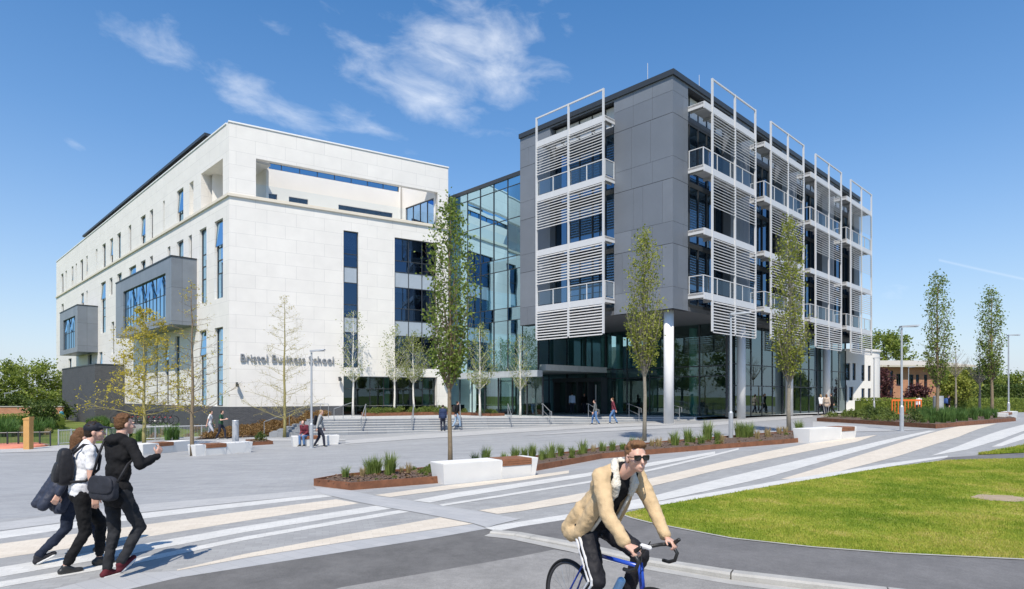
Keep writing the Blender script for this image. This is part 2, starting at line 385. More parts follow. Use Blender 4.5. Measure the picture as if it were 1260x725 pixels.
asphalt_path = plain('asphalt_path', (.150, .145, .140), .85, var=.20, vs=1.4, bump=.4, bs=110, coord='World', speck=.16, spot=.22)
asphalt_old = plain('asphalt_worn', (.245, .237, .222), .85, var=.2, vs=2.0, bump=.5, bs=90, coord='World', speck=.16, spot=.22)
kerb_mat = plain('kerb_concrete', (.38, .37, .34), .8, var=.14, vs=2.5, bump=.3, coord='World', speck=.07, spot=.15)
GA = math.radians(-17)
plaza_mat = bricky('plaza_paving', (.285, .29, .293), (.345, .347, .343), (.24, .243, .243), .30, .10, .003, .75, .5, .15, var=.15, vs=.30, rot=GA, streak=3, grime=.10)
plaza_light = bricky('edge_paving', (.39, .39, .38), (.44, .437, .425), (.33, .33, .32), .30, .10, .003, .75, .5, .2, var=.07, vs=.4, rot=GA, grime=.10)
grey_band = bricky('grey_band_paving', (.285, .285, .278), (.34, .34, .33), (.24, .24, .235), .2, .1, .003, .75, .5, .2, var=.09, vs=.5, rot=GA, streak=3, grime=.10)
slab_band = bricky('slab_band_paving', (.365, .37, .37), (.41, .41, .405), (.31, .31, .31), .4, .2, .004, .75, .5, .2, var=.06, vs=.5, rot=math.radians(35), grime=.10)
cream_band = bricky('cream_band_paving', (.58, .515, .42), (.64, .575, .475), (.48, .43, .36), .2, .1, .003, .75, .5, .15, var=.06, vs=.5, rot=GA, streak=3, grime=.10)
white_band = bricky('white_band_paving', (.535, .53, .50), (.60, .593, .56), (.45, .445, .42), .2, .1, .003, .75, .5, .15, var=.06, vs=.5, rot=GA, streak=3, grime=.10)
ground()
PL = [(-62, 2.4), (-60, 29)] + [g_at(-30, 551), g_at(120, 546), g_at(230, 538.5)] + [(-17, 41), (-12.5, 43.5), (-2, 46), (12, 48), (30, 66), (33, 64)] + [g_at(1230, 506), g_at(1330, 503), (70, 40), (70, 2.4)]
sheet('plaza', PL, plaza_mat, .004)
# the striped walk across the plaza: grey ground, then bands
sheet('striped_walk', pp([(-420, 690), (0, 640), (180, 622), (395, 603), (440, 607), (543, 598), (660, 586), (820, 565), (993, 547), (1055, 541), (1110, 533), (1152, 528.5), (1260, 519), (1400, 510), (1400, 545), (1260, 551), (1200, 561.5), (1166, 567), (1092, 577), (1016, 589), (960, 597), (808, 625), (700, 641), (600, 653), (540, 663), (380, 688), (220, 713), (160, 727), (-20, 775), (-400, 900)]), grey_band, .008)
bands = [
 (cream_band, [(-120, 692), (0, 670), (160, 649), (300, 630), (413.6, 615), (442, 620), (300, 642), (160, 665), (0, 688), (-120, 712)]),
 (white_band, [(-120, 676), (0, 655), (160, 634), (300, 619), (420, 606), (431, 609), (300, 624), (160, 641), (0, 664), (-120, 688)]),
 (white_band, [(-120, 722), (0, 699), (160, 673), (300, 648.5), (463, 623), (482, 626.6), (300, 656), (160, 683), (0, 711), (-120, 736)]),
 (white_band, [(-120, 745), (0, 717), (160, 690), (300, 661.5), (491, 628.5), (504, 630.5), (300, 666), (160, 696), (0, 724), (-120, 753)]),
 (cream_band, [(218, 702), (300, 683), (420, 660), (542, 637.5), (582, 645.5), (430, 667), (300, 688), (218, 703.5)]),
 (slab_band, [(-160, 790), (0, 742), (140, 708), (220, 703.5), (300, 688.5), (430, 667.5), (582, 646), (599, 651.5), (540, 662), (380, 687), (220, 712), (160, 726), (0, 768), (-160, 820)]),
 (plaza_light, [(-200, 672), (0, 644), (180, 621), (395, 602.5), (430, 606), (300, 618), (160, 633), (0, 654), (-200, 682)]),
 (cream_band, [(461, 610), (500, 604.5), (545, 598.5), (640, 588), (700, 579.5), (700, 583), (640, 592), (545, 604), (480, 612.5)]),
 (white_band, [(508, 616.7), (560, 607), (640, 595), (720, 583), (802, 569.5), (880, 556), (880, 559), (802, 574), (720, 587.5), (640, 600.5), (560, 613.5), (528.5, 619.4)]),
 (white_band, [(540, 622), (600, 612.5), (640, 606), (720, 593.6), (802, 577.5), (909, 552), (909, 554), (802, 580), (720, 595.8), (640, 608.6), (600, 615), (545, 623.6)]),
 (cream_band, [(589, 629), (640, 621.8), (720, 607), (802, 589), (880, 571), (940, 557), (993, 546.5), (1055, 538.5), (1080, 535.5), (1055, 544), (993, 556), (940, 567), (880, 580), (802, 599), (720, 617), (640, 630), (612, 633.5)]),
 (white_band, [(700, 634), (808, 610), (870, 594), (940, 577), (1042, 553), (1143, 530.5), (1153, 530.5), (1042, 560), (940, 589), (870, 605), (808, 618), (730, 632)]),
 (cream_band, [(960, 590.5), (1030, 569.5), (1105, 546), (1180, 525), (1227, 521.5), (1180, 538), (1105, 562), (1030, 581.5), (990, 590)]),
 (white_band, [(1145, 561.7), (1180, 549), (1232, 530), (1300, 513), (1300, 520), (1232, 541), (1190, 554)]),
 (white_band, [(1220, 550.5), (1260, 534), (1330, 514), (1330, 520), (1260, 541), (1232, 550)]),
 (slab_band, [(385, 600), (431, 604.6), (461, 611), (509.6, 617.5), (542, 623.3), (588, 630), (640, 640), (610, 647), (599, 650.5), (582.5, 645.3), (542, 637.2), (504, 630.2), (480, 626.2), (439, 618.5), (396, 608.6)]),
 (white_band, [(596, 651), (620, 646.5), (701, 633.5), (808, 618.5), (960, 592), (1016, 583.5), (1092, 571), (1166, 561.3), (1166, 563.5), (1092, 575.5), (1016, 588), (960, 597), (808, 623.5), (701, 640), (640, 650), (612, 655)]),
 (plaza_light, [(425, 542.5), (500, 536), (620, 528.5), (730, 523), (830, 520), (830, 523), (730, 527), (620, 533.5), (500, 541.5), (425, 547)]),
 (plaza_light, [(640, 537), (760, 527), (860, 522), (985, 511.5), (1000, 511), (1000, 513.2), (985, 515), (860, 526), (760, 530.5)]),
 (plaza_light, [(-40, 551), (60, 549), (170, 545), (320, 540), (425, 540.5), (425, 542), (320, 543), (170, 550), (60, 556), (-40, 559)]),
 (plaza_light, [(1000, 519), (1100, 529), (1150, 528.7), (1090, 531), (1000, 533)]),
]
for i, (m, p) in enumerate(bands): sheet('paving_band', pp(p), m, .0102 + .0004 * i)
# the road in front of the kerb; the worn asphalt is a second sheet on it
sheet('road', pp([(-460, 920), (-160, 821), (0, 769), (160, 727), (220, 713), (380, 688), (540, 663), (599, 652.6), (640, 661), (680, 675), (799, 701), (902, 718), (988, 735), (1150, 775), (1400, 830)]) + [(6, -30), (-40, -30), (-40, 2.4)], asphalt_dark, .0205)
sheet('worn_road', pp([(380, 737), (420, 725.5), (550, 703), (640, 687), (682, 678.5), (720, 685), (799, 702), (902, 719.5), (988, 737), (1150, 777), (1380, 825)]) + [(5.5, -29), (-39, -29), (-10, 2.0)], asphalt_old, .0235)
# footpath and lawn keep the height of the plaza; a kerb steps down to the road
fp = pp([(612, 655), (640, 649.5), (701, 640), (760, 631), (790, 641), (800, 645.5), (900, 664.5), (1000, 675.5), (1100, 683), (1260, 691), (1500, 700), (1500, 850), (1200, 737), (1092, 725), (902, 703.5), (791, 686.5), (720, 671), (660, 660)], H0)
sheet('footpath', fp, asphalt_path, .018, H0)
kt = pp([(608, 653.5), (640, 656.5), (660, 660), (720, 671), (791, 686.5), (902, 703.5), (1092, 725), (1200, 737), (1500, 850)], H0)
def kerb():
    mb = MB(); n = len(kt); L = []
    for i in range(n):
        a = Vector(kt[max(0, i - 1)]); b = Vector(kt[min(n - 1, i + 1)]); d = (b - a).normalized(); w = Vector((d.y, -d.x))
        L.append((Vector(kt[i]), w))
    prof = [(0, .022), (.13, .022), (.155, .0)]
    for i in range(n - 1):
        m = max(1, int((L[i + 1][0] - L[i][0]).length / .915))
        for j in range(m):
            f0, f1 = j / m + .006, (j + 1) / m - .006
            p0 = L[i][0].lerp(L[i + 1][0], f0); p1 = L[i][0].lerp(L[i + 1][0], f1); w0 = L[i][1].lerp(L[i + 1][1], f0); w1 = L[i][1].lerp(L[i + 1][1], f1)
            def P(p, w, off, dz, h=H0): q = p + w * off; return (q.x, q.y, h(q.x, q.y) + dz)
            for (o0, z0), (o1, z1) in zip(prof[:-1], prof[1:]):
                mb.quad(P(p0, w0, o0, z0), P(p0, w0, o1, z1), P(p1, w1, o1, z1), P(p1, w1, o0, z0))
            mb.quad(P(p0, w0, .155, 0), P(p0, w0, .16, -.02, H), P(p1, w1, .16, -.02, H), P(p1, w1, .155, 0))
            mb.quad(P(p0, w0, 0, .022), P(p0, w0, 0, -.05, H), P(p0, w0, .16, -.02, H), P(p0, w0, .155, 0))
            mb.quad(P(p1, w1, 0, .022), P(p1, w1, .155, 0), P(p1, w1, .16, -.02, H), P(p1, w1, 0, -.05, H))
    o = mb.build('kerb', kerb_mat); o['kind'] = 'structure'
    # the channel of concrete at the foot of the kerb
kerb()
ch = [Vector(k) for k in kt]
def offs(pts, w0, w1):
    a = []; b = []
    for i, p in enumerate(pts):
        d = (pts[min(len(pts) - 1, i + 1)] - pts[max(0, i - 1)]).normalized(); w = Vector((d.y, -d.x)); a.append(tuple(p + w * w0)); b.append(tuple(p + w * w1))
    return a + b[::-1]
sheet('kerb_channel', offs(ch, .162, .33), kerb_mat, .0265, H)
lawn_px = [(765, 634), (808, 624), (960, 597.5), (1016, 588.5), (1092, 576), (1168, 567), (1260, 565), (1420, 561), (1560, 575), (1500, 698), (1260, 690), (1100, 682.3), (1000, 674.8), (900, 663.8), (800, 644.6), (778, 639)]
lawn_xy = pp(lawn_px, H0)
sheet('lawn', lawn_xy, lawn_mat, .022, H0, step=.75)
sheet('side_path', pp([(1155, 567.8), (1166, 563.8), (1203, 561), (1260, 558.3), (1420, 553), (1420, 560.5), (1260, 564.5), (1175, 566.8)], H0), asphalt_path, .020, H0)
lawn2 = pp([(1203, 560.5), (1225, 555), (1260, 549.5), (1400, 538), (1400, 552), (1260, 557.8)], H0)
sheet('lawn', lawn2, lawn_mat, .026, H0)
# thin concrete edging between footpath and lawn
ed = [Vector(p) for p in pp([(765, 634.5), (778, 639.3), (800, 645), (900, 664.2), (1000, 675.2), (1100, 682.8), (1260, 690.6), (1500, 699)], H0)]
sheet('lawn_edging', offs(ed, -.02, .035), kerb_mat, .027, H0)
bare = plain('bare_soil', (.36, .28, .19), .95, var=.2, vs=4, bump=.6, coord='World')
bx, by = g_at(1233, 614.5, H0)
random.seed(4)
sheet('bare_patch', [(bx + (.40 + .16 * random.random()) * math.cos(a), by + (.30 + .12 * random.random()) * math.sin(a)) for a in [k * math.pi / 13 for k in range(26)]], bare, .027, H0)

def inside(poly, x, y):
    c = False; j = len(poly) - 1
    for i in range(len(poly)):
        xi, yi = poly[i]; xj, yj = poly[j]
        if (yi > y) != (yj > y) and x < (xj - xi) * (y - yi) / (yj - yi) + xi: c = not c
        j = i
    return c
def grass_blades(poly, n, seed, hmin, hmax, near=None, name='grass_blades', mat=None, off=.024, wid=.006, label='short mown grass blades covering the sunlit lawn'):
    rnd = random.Random(seed); xs = [p[0] for p in poly]; ys = [p[1] for p in poly]; x0, x1, y0, y1 = min(xs), max(xs), min(ys), max(ys)
    vs = []; fs = []; k = 0
    while k < n:
        y = y0 + (y1 - y0) * rnd.random() ** 1.7; x = x0 + (x1 - x0) * rnd.random()
        if abs(x) > y * .86 + .3: continue
        if not inside(poly, x, y): continue
        if ((x - bx) / .75) ** 2 + ((y - by) / .6) ** 2 < 1:
            if rnd.random() < 1.15 - 1.0 * (((x - bx) / .75) ** 2 + ((y - by) / .6) ** 2): continue
        c = mnoise.noise((x * .9, y * .9, 3)) * .5 + .5
        h = (hmin + (hmax - hmin) * rnd.random()) * (.6 + .8 * c) * (1 + y * .012); a = rnd.random() * 6.283; w = wid * (1 + y * .09); z = H0(x, y) + off - .004
        dx, dy = math.cos(a) * w, math.sin(a) * w; lx, ly = (rnd.random() - .5) * h * 1.3, (rnd.random() - .5) * h * 1.3
        b = len(vs); vs += [(x - dx, y - dy, z), (x + dx, y + dy, z), (x + lx, y + ly, z + h)]; fs.append((b, b + 1, b + 2)); k += 1
    me = bpy.data.meshes.new(name); me.from_pydata(vs, [], fs); me.materials.append(mat)
    o = link(name, me); tag(o, label, 'grass', kind='stuff')
def blade_material():
    m, nt, b = new_mat('blade_grass'); N = nt.nodes; K = nt.links; g = N.new('ShaderNodeNewGeometry')
    n = N.new('ShaderNodeTexNoise'); n.inputs['Scale'].default_value = .55; n.inputs['Detail'].default_value = 9; n.inputs['Roughness'].default_value = .62; K.new(g.outputs['Position'], n.inputs['Vector'])
    q = N.new('ShaderNodeMapRange'); q.inputs['From Min'].default_value = .38; q.inputs['From Max'].default_value = .62; K.new(n.outputs['Fac'], q.inputs['Value'])
    a = N.new('ShaderNodeMath'); a.operation = 'MULTIPLY_ADD'; K.new(g.outputs['Random Per Island'], a.inputs[0]); a.inputs[1].default_value = .40
    h = N.new('ShaderNodeMath'); h.operation = 'MULTIPLY'; K.new(q.outputs[0], h.inputs[0]); h.inputs[1].default_value = .62; K.new(h.outputs[0], a.inputs[2])
    cr = N.new('ShaderNodeValToRGB'); e = cr.color_ramp.elements; e[0].color = (.15, .25, .02, 1); e[1].color = (.60, .50, .18, 1); m1 = e.new(.5); m1.color = (.34, .41, .05, 1); m2 = e.new(.78); m2.color = (.50, .49, .09, 1)
    K.new(a.outputs[0], cr.inputs[0]); K.new(cr.outputs[0], b.inputs['Base Color']); b.inputs['Roughness'].default_value = .6; b.inputs['Specular IOR Level'].default_value = .2
    t = N.new('ShaderNodeBsdfTranslucent'); K.new(cr.outputs[0], t.inputs['Color']); mx = N.new('ShaderNodeMixShader'); mx.inputs[0].default_value = .45; K.new(b.outputs[0], mx.inputs[1]); K.new(t.outputs[0], mx.inputs[2]); K.new(mx.outputs[0], N['Material Output'].inputs[0]); return m
blade_mat = blade_material()
grass_blades(lawn_xy, 150000, 3, .012, .034, mat=blade_mat, wid=.0034)
grass_blades(lawn2, 3000, 5, .04, .07, mat=blade_mat, label='grass blades of the small lawn beyond the side path')

# ================================================================ THE WHITE BUILDING
white_clad = bricky('white_stone_cladding', (.757, .73, .68), (.783, .755, .702), (.60, .58, .545), 2.1, .98, .012, .6, .38, .3, var=.05, vs=.35, bump_dist=.004, grime=-.025)
white_plain = plain('white_render', (.76, .735, .685), .7, var=.03, vs=.6, coord='World')
sill_mat = plain('pale_stone', (.70, .64, .53), .7, var=.05, coord='World')
dark_brick = bricky('dark_brick', (.055, .06, .068), (.085, .088, .096), (.11, .11, .115), .225, .075, .010, .8, .5, .4, var=.12, vs=.7)
anthra = plain('anthracite_metal', (.035, .04, .046), .45, var=.05, coord='World')
spandrel = plain('grey_spandrel_panel', (.35, .40, .45), .25, var=.04, coord='World')
zinc = bricky('zinc_panel', (.17, .19, .215), (.205, .225, .25), (.07, .08, .09), 1.6, 2.6, .012, .38, 0, .2, var=.12, vs=.9, spec=.5)
roof_mat = plain('flat_roof', (.22, .22, .22), .9, var=.1, coord='World')
win_blue = glass('window_glass_blue', (.40, .62, .80), (.10, .13, .16), .62)
win_dark = glass('window_glass_dark', (.30, .50, .80), (.30, .36, .42), .17)
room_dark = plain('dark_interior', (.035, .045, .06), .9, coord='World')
room_mid = plain('interior_partition', (.30, .29, .27), .9, coord='World')
blind = plain('white_blind', (.6, .62, .62), .8, coord='World')

Wc = (at(282, 44.4), 44.4)
fL = Frame(Wc, (-770 + 5, 763)); fL.d = Vector((-(CX + 133), F, 0)).normalized(); fL.n = Vector((-fL.d.y, fL.d.x, 0)); 
if fL.n.dot(-fL.o) < 0: fL.n = -fL.n
fR = Frame(Wc, (1250, 763))
ZT = 21.6; ZS = 16.33; ZB = 1.2
TL = 66.0; TR = fR.T(551.5)
wb = thing('university_building', 'white stone clad teaching building with raised school name on its front and dark brick base', 'building', (Wc[0], Wc[1], 0))
WB_OFF = Vector((-Wc[0], -Wc[1], 0))
def loc(o, root):                                   # parts were measured in world metres: shift them under their root
    o.location = -Vector(root.location); return o

def wall_open(mb, fr, t0, t1, z0, z1, ops, dep=.28, n=0):
    """a wall face with rectangular openings and their reveals"""
    ts = sorted(set([t0, t1] + [v for o in ops for v in (o[0], o[1]) if t0 < v < t1])); zs = sorted(set([z0, z1] + [v for o in ops for v in (o[2], o[3]) if z0 < v < z1]))
    for a, b in zip(ts[:-1], ts[1:]):
        run = None
        for c, d in zip(zs[:-1], zs[1:]):
            tm, zm = (a + b) / 2, (c + d) / 2
            if any(o[0] < tm < o[1] and o[2] < zm < o[3] for o in ops):
                if run: mb.fquad(fr, a, b, n, *run); run = None
            else: run = (run[0], d) if run else (c, d)
        if run: mb.fquad(fr, a, b, n, *run)
    for o in ops:
        q = o[4] if len(o) > 4 else dep
        mb.quad(fr.P(o[0], n, o[2]), fr.P(o[0], n - q, o[2]), fr.P(o[0], n - q, o[3]), fr.P(o[0], n, o[3]))
        mb.quad(fr.P(o[1], n, o[2]), fr.P(o[1], n, o[3]), fr.P(o[1], n - q, o[3]), fr.P(o[1], n - q, o[2]))
        mb.quad(fr.P(o[0], n, o[3]), fr.P(o[0], n - q, o[3]), fr.P(o[1], n - q, o[3]), fr.P(o[1], n, o[3]))
        mb.quad(fr.P(o[0], n, o[2]), fr.P(o[1], n, o[2]), fr.P(o[1], n - q, o[2]), fr.P(o[0], n - q, o[2]))
def window(root, fr, t0, t1, z0, z1, n, gm, mull=(), trans=(), fw=.06, back=room_dark, spans=(), tilt=None, label=None, depth=.9):
    """frame > pane, spandrel, tilted sash"""
    e = .012
    f = MB(); a, b, c, d = t0 + e, t1 - e, z0 + e, z1 - e
    f.fbox(fr, a, a + fw, n - .09, n, c, d); f.fbox(fr, b - fw, b, n - .09, n, c, d); f.fbox(fr, a + fw, b - fw, n - .09, n, c, c + fw); f.fbox(fr, a + fw, b - fw, n - .09, n, d - fw, d)
    for m in mull: f.fbox(fr, m - fw / 2, m + fw / 2, n - .085, n - .003, c + fw, d - fw)
    for t in trans: f.fbox(fr, a + fw, b - fw, n - .082, n - .006, t - fw / 2, t + fw / 2)
    # dark room behind
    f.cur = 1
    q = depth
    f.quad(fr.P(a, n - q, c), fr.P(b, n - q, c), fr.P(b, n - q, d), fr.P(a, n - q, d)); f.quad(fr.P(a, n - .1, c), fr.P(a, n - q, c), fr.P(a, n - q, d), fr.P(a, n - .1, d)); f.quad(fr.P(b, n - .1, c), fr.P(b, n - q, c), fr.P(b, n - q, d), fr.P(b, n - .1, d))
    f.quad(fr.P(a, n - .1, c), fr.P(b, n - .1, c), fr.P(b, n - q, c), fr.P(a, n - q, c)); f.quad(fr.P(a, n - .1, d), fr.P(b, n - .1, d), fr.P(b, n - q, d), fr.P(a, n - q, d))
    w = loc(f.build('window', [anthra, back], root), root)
    if label: w['label'] = label
    g = MB()
    xs = [a + fw] + sorted(mull) + [b - fw]; zs = [c + fw] + sorted(trans) + [d - fw]
    s = MB()
    for x0, x1 in zip(xs[:-1], xs[1:]):
        for y0, y1 in zip(zs[:-1], zs[1:]):
            if any(sp[0] - .03 <= y0 and y1 <= sp[1] + .03 for sp in spans): s.fbox(fr, x0 + fw * .4, x1 - fw * .4, n - .06, n - .03, y0 + fw * .4, y1 - fw * .4)
            else:
                tw = random.uniform(-.006, .006); tz = random.uniform(-.004, .004)   # panes are never quite in one plane
                g.quad(fr.P(x0, n - .045 + tw, y0), fr.P(x1, n - .045 - tw, y0 + 0), fr.P(x1, n - .045 - tw + tz, y1), fr.P(x0, n - .045 + tw + tz, y1))
    if tilt:                                        # a sash tilted open at the bottom
        ta, tb, za, zb, out = tilt; ts_ = MB()
        ts_.quad(fr.P(ta, n + out, za), fr.P(tb, n + out, za), fr.P(tb, n + .01, zb), fr.P(ta, n + .01, zb)); sh = ts_.build('sash_glass', gm, w)
        fm = MB()
        for (p, q_) in ((0, 1), (1, 2), (2, 3), (3, 0)):
            C4 = [fr.P(ta, n + out, za), fr.P(tb, n + out, za), fr.P(tb, n + .01, zb), fr.P(ta, n + .01, zb)]; fm.tube([C4[p], C4[q_]], .022, 4)
        fm.build('sash_frame', anthra, w)
    if gm is win_dark and b - a > .9:                # blinds drawn to different heights
        bd = MB()
        for x0, x1 in zip(xs[:-1], xs[1:]):
            for y0, y1 in zip(zs[:-1], zs[1:]):
                if x1 - x0 > .5 and y1 - y0 > .7 and random.random() < .55 and not any(sp[0] - .03 <= y0 and y1 <= sp[1] + .03 for sp in spans):
                    dz = (y1 - y0) * random.choice((.25, .5, .8, 1))
                    for q_ in range(int(dz / .07)): bd.fbox(fr, x0 + .04, x1 - .04, n - .20, n - .17, y1 - .07 * q_ - .04, y1 - .07 * q_)
        if bd.f: bd.build('blind', blind, w)
    if g.f: g.build('pane', gm, w, uv=False)
    if s.f: s.build('spandrel', spandrel, w)
    return w
random.seed(11)
# ---- left face openings (photo x of both edges, photo y of top and foot measured at the right edge)
def op_px(fr, x0, x1, yt, yb, xr=None, n=0):
    xr = x1 if xr is None else xr
    a, b = fr.T(x0, n), fr.T(x1, n); return [min(a, b), max(a, b), fr.Z(xr, yb, n), fr.Z(xr, yt, n)]
Z5T = fL.Z(225, 230.5); Z5B = ZS + .15
up = [(217.5, 225.6), (200.5, 202.6), (184.3, 188.2), (173, 179), (158, 161.3), (144, 148.6), (135.2, 139), (125.8, 130), (117.8, 119.8), (105.8, 107.8), (98.6, 102), (93, 94.6), (88, 90.2), (80.4, 82.2), (75, 78)]
opsL = []; winL = []
for (a, b) in up:
    o = [min(fL.T(a), fL.T(b)), max(fL.T(a), fL.T(b)), Z5B, Z5T]; opsL.append(o); winL.append((o, 'upper'))
ZA = fL.Z(274, 268); ZA0 = fL.Z(274, 366); ZC = fL.Z(274, 402); ZC0 = ZB + .02
for (a, b) in ((264, 274.3), (245.3, 254)):
    for zz in ((ZA0, ZA), (ZC0, ZC)):
        o = [min(fL.T(a), fL.T(b)), max(fL.T(a), fL.T(b)), *zz]; opsL.append(o); winL.append((o, 'tall'))
for (a, b) in ((232, 236), (217.5, 225.6), (206.2, 209.6), (184.3, 188), (173, 179), (158.5, 167.4), (144, 149.6), (134.6, 138.2), (99.6, 103), (106, 107.8), (75.4, 78.2)):
    o = [min(fL.T(a), fL.T(b)), max(fL.T(a), fL.T(b)), ZA - 1.9, ZA]; opsL.append(o); winL.append((o, 'upper'))
o = [fL.T(130), fL.T(124), ZA0, ZA]; opsL.append(o); winL.append((o, 'tall'))
for (a, b) in ((137, 140.3),):
    o = [fL.T(b), fL.T(a), ZC - .5, ZA0 + .9]; opsL.append(o); winL.append((o, 'tall'))
for (a, b) in ((215, 221), (203, 207.5), (190, 194), (178, 181), (122, 126), (108, 113), (84, 88)):
    o = [fL.T(b), fL.T(a), ZC0, ZC]; opsL.append(o); winL.append((o, 'tall'))
# blind recess next to the loggia, and the corner loggia
o_blind = [fL.T(238), fL.T(233), Z5B, fL.Z(238, 222)]; opsL.append(o_blind + [.5])
o_log = [fL.T(274.2), fL.T(247.5), ZS + .25, fL.Z(274, 195)]
wl = MB()
wall_open(wl, fL, 0, TL, ZB, ZT, opsL + [o_log + [.6]])
# ---- front openings
frA = [fR.T(422.7), fR.T(441), fR.Z(422.7, 452), fR.Z(422.7, 283.3)]
frB = [fR.T(485.6), fR.T(537), fR.Z(485.6, 453), fR.Z(485.6, 292)]
frG = [fR.T(422.7), fR.T(538), .46, fR.Z(422.7, 462.5)]
frT = [fR.T(315), fR.T(538.5), ZS + .12, fR.Z(315, 195)]
wall_open(wl, fR, 0, TR, ZB, ZT, [frA, frB, [frG[0], frG[1], ZB - .01, frG[3], .6], frT + [.45]])
GT0, GT1 = frG[0], frG[1]
# far end, right return and hidden back
fE = Frame(fL.P(TL, 0, 0).xy, (fR.d.x, fR.d.y)); 
wl.quad(fL.P(TL, 0, ZB), fL.P(TL, -30, ZB), fL.P(TL, -30, ZT), fL.P(TL, 0, ZT))
e0 = fR.P(TR, 0, 0); wl.quad(fR.P(TR, 0, ZB), fR.P(TR, -7, ZB), fR.P(TR, -7, ZT), fR.P(TR, 0, ZT))
loc(wl.build('wall', white_clad, wb), wb)
# screen wall thickness behind the top opening, and its soffit / inner faces
sc_ = MB(); a, b, z0, z1 = frT
sc_.fbox(fR, .05, a, -.45, -.02, ZS + .2, ZT - .05); sc_.fbox(fR, b, TR - .02, -.45, -.02, ZS + .2, ZT - .05); sc_.fbox(fR, a, b, -.45, -.02, z1 + .003, ZT - .05)
sc_.fbox(fL, .45, o_log[0], -.6, -.02, ZS + .2, ZT - .05); sc_.fbox(fL, o_log[0], o_log[1], -.6, -.02, o_log[3] + .003, ZT - .05)
# terrace floor, back wall and side walls of the roof terrace
BK = 5.2
sc_.fbox(fR, .6, TR - .1, -BK, -.45, ZS - .1, ZS + .10)
loc(sc_.build('parapet_screen', white_plain, wb), wb)
tb = thing  # alias kept short
bw = MB()
tR = fR.T(493, -BK)                                # where the back wall meets the return wall
rib0 = [fR.T(300, -BK) + .0, tR - .15, fR.Z(493, 236.8, -BK), fR.Z(493, 229.2, -BK)]
lw = [[fR.T(315.5, -BK), fR.T(341, -BK)], [fR.T(355.5, -BK), fR.T(379, -BK)], [fR.T(416.5, -BK), fR.T(483, -BK)]]
zl0, zl1 = fR.Z(341, 246.3, -BK), fR.Z(341, 239.4, -BK)
bops = [rib0 + [.2]] + [[p[0], p[1], zl0, zl1, .2] for p in lw]
wall_open(bw, fR, -.6, tR, ZS + .1, ZT - .1, bops, n=-BK)
# return wall of the terrace, running back from the opening's right jamb, with glazing
fT = Frame(fR.P(frT[1] - .0, -.45, 0).xy, (fL.d.x, fL.d.y)); fT.d = fL.d.copy(); fT.n = Vector((-fL.d.y, fL.d.x, 0)); fT.n = fT.n if fT.n.x < 0 else -fT.n
TLn = (fR.P(tR, -BK, 0) - fT.o).length
rw = [.25, TLn - .5, ZS + .2, ZS + 2.75, .15]
wall_open(bw, fT, 0, TLn + .25, ZS + .1, ZT - .1, [rw])
loc(bw.build('terrace_wall', white_plain, wb), wb)
window(wb, fR, rib0[0], rib0[1], rib0[2], rib0[3], -BK - .12, win_blue, mull=[rib0[0] + (rib0[1] - rib0[0]) * k / 9 for k in range(1, 9)], fw=.05)
for p in lw: window(wb, fR, p[0], p[1], zl0, zl1, -BK - .12, win_dark, mull=[p[0] + (p[1] - p[0]) * k / (4 if p is lw[2] else 2) for k in range(1, 4 if p is lw[2] else 2)], fw=.05)
window(wb, fT, rw[0], rw[1], rw[2], rw[3], -.1, win_dark, mull=[rw[0] + (rw[1] - rw[0]) * k / 4 for k in range(1, 4)], fw=.06)
# glass balustrade of the terrace
bal = MB(); bal.fquad(fR, frT[0], frT[1], -.30, ZS + .15, ZS + 1.25); loc(bal.build('glass_balustrade', glass('balustrade_glass', (.8, .9, .95), (.93, .96, .95), .07), wb), wb)
# loggia at the corner: back wall with a window
lg = MB()
lg.fbox(fL, o_log[0] - .0, o_log[1] + .1, -3.4, -3.2, ZS, ZT - .1); lg.fbox(fL, o_log[1] + .0, o_log[1] + .15, -3.2, -.6, ZS, ZT - .1); lg.fbox(fL, .45, o_log[1], -3.2, -.6, o_log[3] + .05, o_log[3] + .25)
lg.fbox(fL, .45, o_log[1], -3.2, -.6, ZS - .05, ZS + .12)
loc(lg.build('loggia', white_plain, wb), wb)
window(wb, fL, fL.T(276, -3.1), fL.T(262, -3.1), ZS + .4, ZS + 2.9, -3.08, win_blue)
rec = MB(); rec.fquad(fL, o_blind[0], o_blind[1], -.5, o_blind[2], o_blind[3]); loc(rec.build('blind_recess', white_plain, wb), wb)
# windows
for i, (o, k) in enumerate(winL):
    a, b, c, d = o; w_ = b - a
    if w_ < .5: window(wb, fL, a, b, c, d, -.2, win_blue, fw=.05, depth=.5)
    elif k == 'upper':
        zt = c + (d - c) * .32; window(wb, fL, a, b, c, d, -.2, win_blue, trans=[zt], fw=.07, tilt=(a + .12, b - .12, zt + .08, d - .1, .12) if i % 3 == 0 and w_ > .6 else None, depth=.6)
    else:
        tr_ = [c + (d - c) * f_ for f_ in (.33, .5, .66)] if (d - c) > 4.5 else [c + (d - c) * .5]
        window(wb, fL, a, b, c, d, -.2, win_blue, trans=tr_, fw=.07, tilt=(a + .12, b - .12, tr_[-1] + .08, d - .1, .15) if i % 3 == 0 else None, depth=.6)
def rows(px, ys): return [fR.Z(px, y) for y in ys]
a, b, c, d = frA; r = rows(422.7, (311.5, 327.5, 347, 374, 389.5, 408.5, 430))
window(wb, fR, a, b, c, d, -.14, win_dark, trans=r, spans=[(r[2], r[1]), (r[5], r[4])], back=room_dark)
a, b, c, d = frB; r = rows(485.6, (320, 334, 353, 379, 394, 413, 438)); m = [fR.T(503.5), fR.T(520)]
window(wb, fR, a, b, c, d, -.14, win_dark, mull=m, trans=r, spans=[(r[2], r[1]), (r[5], r[4])], back=room_dark, depth=2.5)
